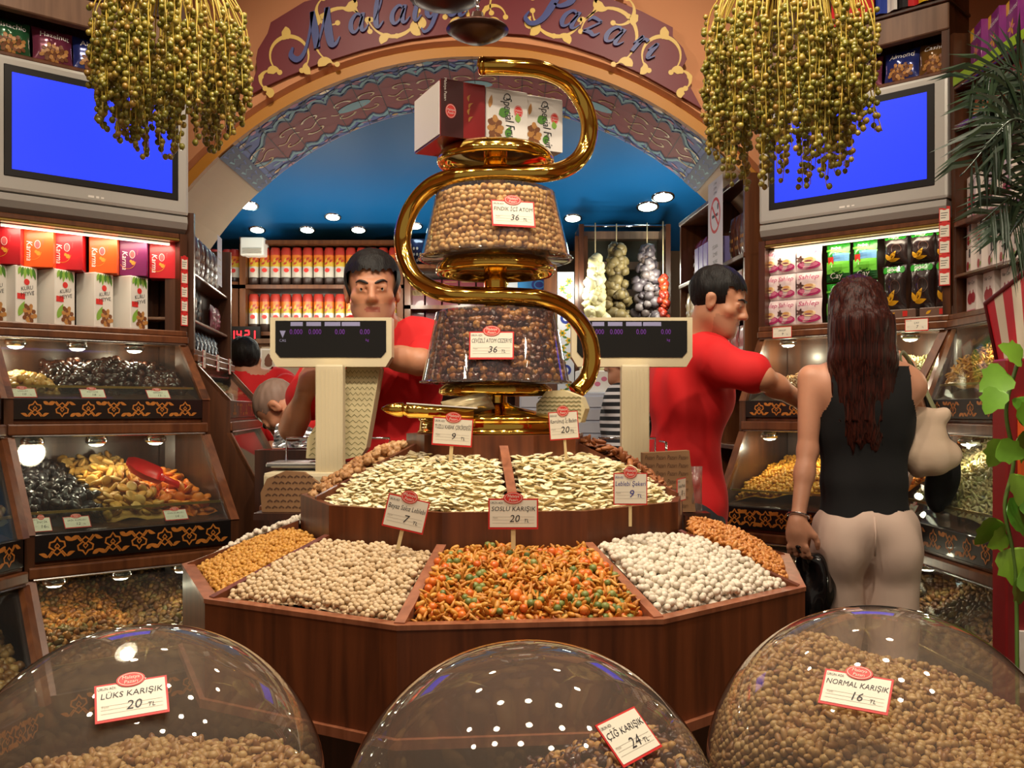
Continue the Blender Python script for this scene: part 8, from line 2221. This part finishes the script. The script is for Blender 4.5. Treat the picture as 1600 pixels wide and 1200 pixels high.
# ================================================================== vine on the red post, striped board, palm
m_vleaf = nutmat('artificial vine leaf', [(96, 152, 38), (140, 182, 60), (70, 128, 34), (176, 196, 84)], .4, coat=.2, mscale=40); m_stem = mat('green stem', (90, 120, 50), .5)
DV = 2.0
t = thing('kiosk_post', 'red post with an orange face at the right edge, wound with a vine', 'post', P(1592, 900, DV))
q0, q1 = P(1572, 1180, DV), P(1612, 590, DV)
mb = MB(); mb.box(q0.x, DV, 0, q1.x + .06, DV + .06, P(0, 560, DV).z, 0, bev=.004); mb.build('post', mat('dark red painted post', (120, 24, 26), .4), t)
mb = MB(); mb.box(P(1590, 0, DV).x, DV - .012, P(0, 770, DV).z, q1.x + .06, DV, P(0, 620, DV).z, 0); mb.build('orange_face', mat('orange board', (226, 100, 40), .5), t)
mb = MB(); mb.box(P(1590, 0, DV).x, DV - .012, P(0, 1080, DV).z, q1.x + .06, DV, P(0, 985, DV).z, 0); mb.build('white_face', M['white'], t)
def leafmesh(n=9):
    """heart-shaped lobed leaf, length 1 along y, slightly folded"""
    out = [(0, 0), (.16, -.10), (.38, -.04), (.50, .16), (.44, .36), (.50, .52), (.30, .62), (.20, .84), (0, 1.0)]
    R_ = [Vector((x, y, .16 * abs(x) - .10 * y * y)) for x, y in out]; L_ = [Vector((-x, y, z)) for x, y, z in R_]
    C_ = [Vector((0, y, -.10 * y * y)) for x, y in out]
    vs = R_ + C_ + L_; n = len(out); fs = []
    for i in range(n - 1): fs += [(i, i + 1, n + i + 1, n + i), (n + i, n + i + 1, 2 * n + i + 1, 2 * n + i)]
    return vs, fs
t = thing('vine_garland', 'bright green artificial vine climbing the red post at the right edge', 'vine', P(1580, 930, DV - .06))
sp_ = spline([P(1592, 560, 1.93), P(1572, 640, 1.92), P(1584, 720, 1.92), P(1570, 790, 1.92), P(1582, 860, 1.92), P(1588, 930, 1.92), P(1590, 1100, 1.92), Vector((1.02, 1.92, .003))], 6)
mb = MB(); mb.tube(sp_, .004, 6); mb.build('stem', m_stem, t)
vl, fl_ = leafmesh(); rl = random.Random(5)
for (px, py, s_, an) in ((1570, 585, 52, 120), (1594, 560, 44, 60), (1560, 612, 40, 150), (1592, 625, 46, 200), (1566, 692, 44, 160), (1590, 690, 50, 230), (1562, 700, 40, 250), (1588, 745, 46, 180), (1576, 800, 60, 240), (1556, 815, 50, 150), (1595, 790, 44, 300), (1584, 862, 62, 190), (1596, 900, 44, 250), (1570, 835, 40, 120), (1592, 905, 50, 200), (1598, 660, 44, 320)):
    L_ = s_ / F * 1.9; mb = MB()
    T = tr(*P(px, py, 1.9 + rl.uniform(-.03, .02))) @ rot(PI / 2, 'X') @ rot(R(an), 'Z') @ rot(rl.uniform(-.5, .5), 'X') @ rot(rl.uniform(-.6, .6), 'Y') @ sc(L_)
    mb.add(vl, fl_, 0, T, True); mb.build('leaf', m_vleaf, t)
# striped board
DS = 2.25
t = thing('striped_board', 'slanting board with red and cream stripes at the right edge above the vine', 'board', P(1575, 580, DS))
a, b, c, d = P(1540, 474, 2.32), P(1640, 396, 2.05), P(1640, 600, 2.05), P(1566, 600, 2.26)
nrm = (b - a).cross(d - a).normalized() * .02; mb = MB()
ns = 7
for i in range(ns):
    u0, u1 = i / ns, (i + 1) / ns
    A, B, C_, D_ = a.lerp(b, u0), a.lerp(b, u1), d.lerp(c, u1), d.lerp(c, u0)
    mb.add([D_, C_, B, A], [(0, 1, 2, 3)], i % 2, None); mb.add([D_ + nrm, C_ + nrm, B + nrm, A + nrm], [(3, 2, 1, 0)], i % 2, None)
mb.build('stripes', [mat('stripe red', (204, 30, 44), .5), mat('stripe cream', (236, 226, 200), .5)], t)
mb = MB(); mb.tube([d, a, b], .006, 8); mb.build('edge', mat('dark red edge', (96, 20, 24), .5), t)
mb = MB(); mb.tube([d.lerp(c, .35) + Vector((0, .02, 0)), Vector((d.lerp(c, .35).x, d.lerp(c, .35).y + .02, 0))], .012, 10); mb.build('support', mat('red support', (140, 26, 28), .5), t)
# palm fronds
m_palm = nutmat('dark palm leaflet', [(34, 52, 34), (52, 70, 48), (26, 40, 30), (84, 98, 84)], .35, coat=.2)
t = thing('palm_plant', 'dark green feathery palm fronds reaching in from the right edge', 'plant', P(1640, 300, 2.1))
root = P(1680, 330, 2.05)
mb = MB(); mb.tube([root, Vector((root.x + .02, root.y + .02, root.z - .5)), Vector((root.x + .03, root.y + .03, 0))], [.02, .028, .035], 10); mb.build('trunk', mat('palm trunk', (80, 62, 44), .8), t)
rp = random.Random(9)
def frond(tip, mid, nl=20, ll=.15):
    sp_ = spline([root, mid, tip], 14); mb = MB(); mb.tube(sp_, [.004 * (1 - .7 * i / len(sp_)) for i in range(len(sp_))], 6)
    for i in range(nl):
        u = .12 + .86 * i / nl; k = int(u * (len(sp_) - 2)); p_ = sp_[k]; d_ = (sp_[k + 1] - sp_[k]).normalized()
        for sg in (-1, 1):
            sd_ = d_.cross(Vector((0, -1, 0))).normalized() * sg; L_ = ll * (1 - .55 * abs(u - .45)) * rp.uniform(.85, 1.1)
            e = (d_ * .75 + sd_ * .75 + Vector((0, rp.uniform(-.2, .2), -.30))).normalized(); w_ = d_.cross(e).normalized().cross(e) * .0045
            a_ = p_ + e * L_ * .5 + Vector((0, 0, .006)); b_ = p_ + e * L_ + Vector((0, 0, -.015))
            mb.add([p_ - w_ * .4, p_ + w_ * .4, a_ + w_, b_, a_ - w_], [(0, 1, 2, 3, 4)], 0, None)
    mb.build('frond', m_palm, t)
for tip, mid in ((P(1502, 132, 2.0), P(1590, 120, 2.05)), (P(1520, 180, 2.0), P(1600, 150, 2.05)), (P(1500, 275, 1.98), P(1585, 205, 2.0)), (P(1540, 225, 1.98), P(1600, 190, 2.0)), (P(1535, 345, 2.0), P(1600, 300, 2.05)), (P(1565, 385, 2.0), P(1610, 330, 2.05)), (P(1560, 90, 2.1), P(1630, 150, 2.1))):
    frond(tip, mid)
EXPO = -0.08
HALL_SPOTS = [(-.55, 1.45, 70, (-.3, 2.0, .9)), (0, 1.4, 80, (0, 2.0, .9)), (.60, 1.35, 88, (.3, 2.0, .9)),
              (-1.0, 2.2, 60, (-1.4, 3.2, 1.2)), (1.0, 2.2, 60, (1.3, 3.4, 1.2)),
              (-.7, 3.0, 50, (-.5, 3.9, 2.4)), (.6, 3.0, 60, (.5, 3.9, 2.4)), (-.2, .2, 16, (0, 1.1, .8)), (.5, .1, 16, (.4, 1.1, .8)), (-.8, .3, 16, (-.5, 1.1, .8))]
for i_ in range(3): HALL_SPOTS.append((-.7 + .7 * i_, .70, 10, (-.5 + .5 * i_, 1.1, .9)))
for i_ in range(2): HALL_SPOTS += [(-1.35, .4 + .55 * i_, 8, (-.9, 1.4, .8)), (1.35, .4 + .55 * i_, 14, (.7, 1.4, .8))]
# ================================================================== light
w = bpy.data.worlds.new('bazaar'); SC.world = w; w.use_nodes = True
w.node_tree.nodes['Background'].inputs['Color'].default_value = (*lin((255, 232, 206)), 1)
w.node_tree.nodes['Background'].inputs['Strength'].default_value = .27
m_lens = mat('lit spot lens', (255, 255, 255), .3, emit=(255, 236, 206), es=45)
m_lens_c = mat('lit cool lens', (255, 255, 255), .3, emit=(225, 255, 245), es=22)
def downlight(x, y, z, label, power, spot=R(115), grp='hall ceiling spotlights', aim=None, rad=.07):
    t = thing('ceiling_spotlight', label, 'spotlight', (x, y, z), grp)
    mb = MB(); mb.lathe([(rad * 1.5, -.002), (rad * 1.5, -.016), (rad * 1.05, -.018), (rad * 1.0, -.006)], 24, 0, tr(x, y, z)); mb.build('trim_ring', M['chrome'], t)
    mb = MB(); mb.lathe([(.0001, -.008), (rad, -.008)], 24, 0, tr(x, y, z)); mb.build('lens', m_lens, t)
    l = bpy.data.lights.new('spot_lamp', 'SPOT'); l.energy = power; l.color = lin((255, 238, 214)); l.spot_size = spot; l.spot_blend = .7; l.shadow_soft_size = .04
    o = bpy.data.objects.new('spot_lamp', l); COL.objects.link(o); o.location = (x, y, z - .03)
    if aim is not None:
        o.rotation_euler = (Vector(aim) - o.location).to_track_quat('-Z', 'Y').to_euler()
def K2(l): return l
k = 0
for (x, y, p, aim) in HALL_SPOTS:
    downlight(x, y, 3.3, 'round chrome spotlight in the hall ceiling above the nut stand', p, aim=aim)
SC.view_settings.view_transform = 'Standard'; SC.view_settings.look = 'None'; SC.view_settings.gamma = 1; SC.view_settings.exposure = EXPO
SC.view_settings.use_curve_mapping = False
SC.cycles.max_bounces = 8; SC.cycles.transparent_max_bounces = 16; SC.cycles.caustics_reflective = False; SC.cycles.caustics_refractive = False
SC.cycles.sample_clamp_indirect = 6
SC.cycles.use_denoising = True
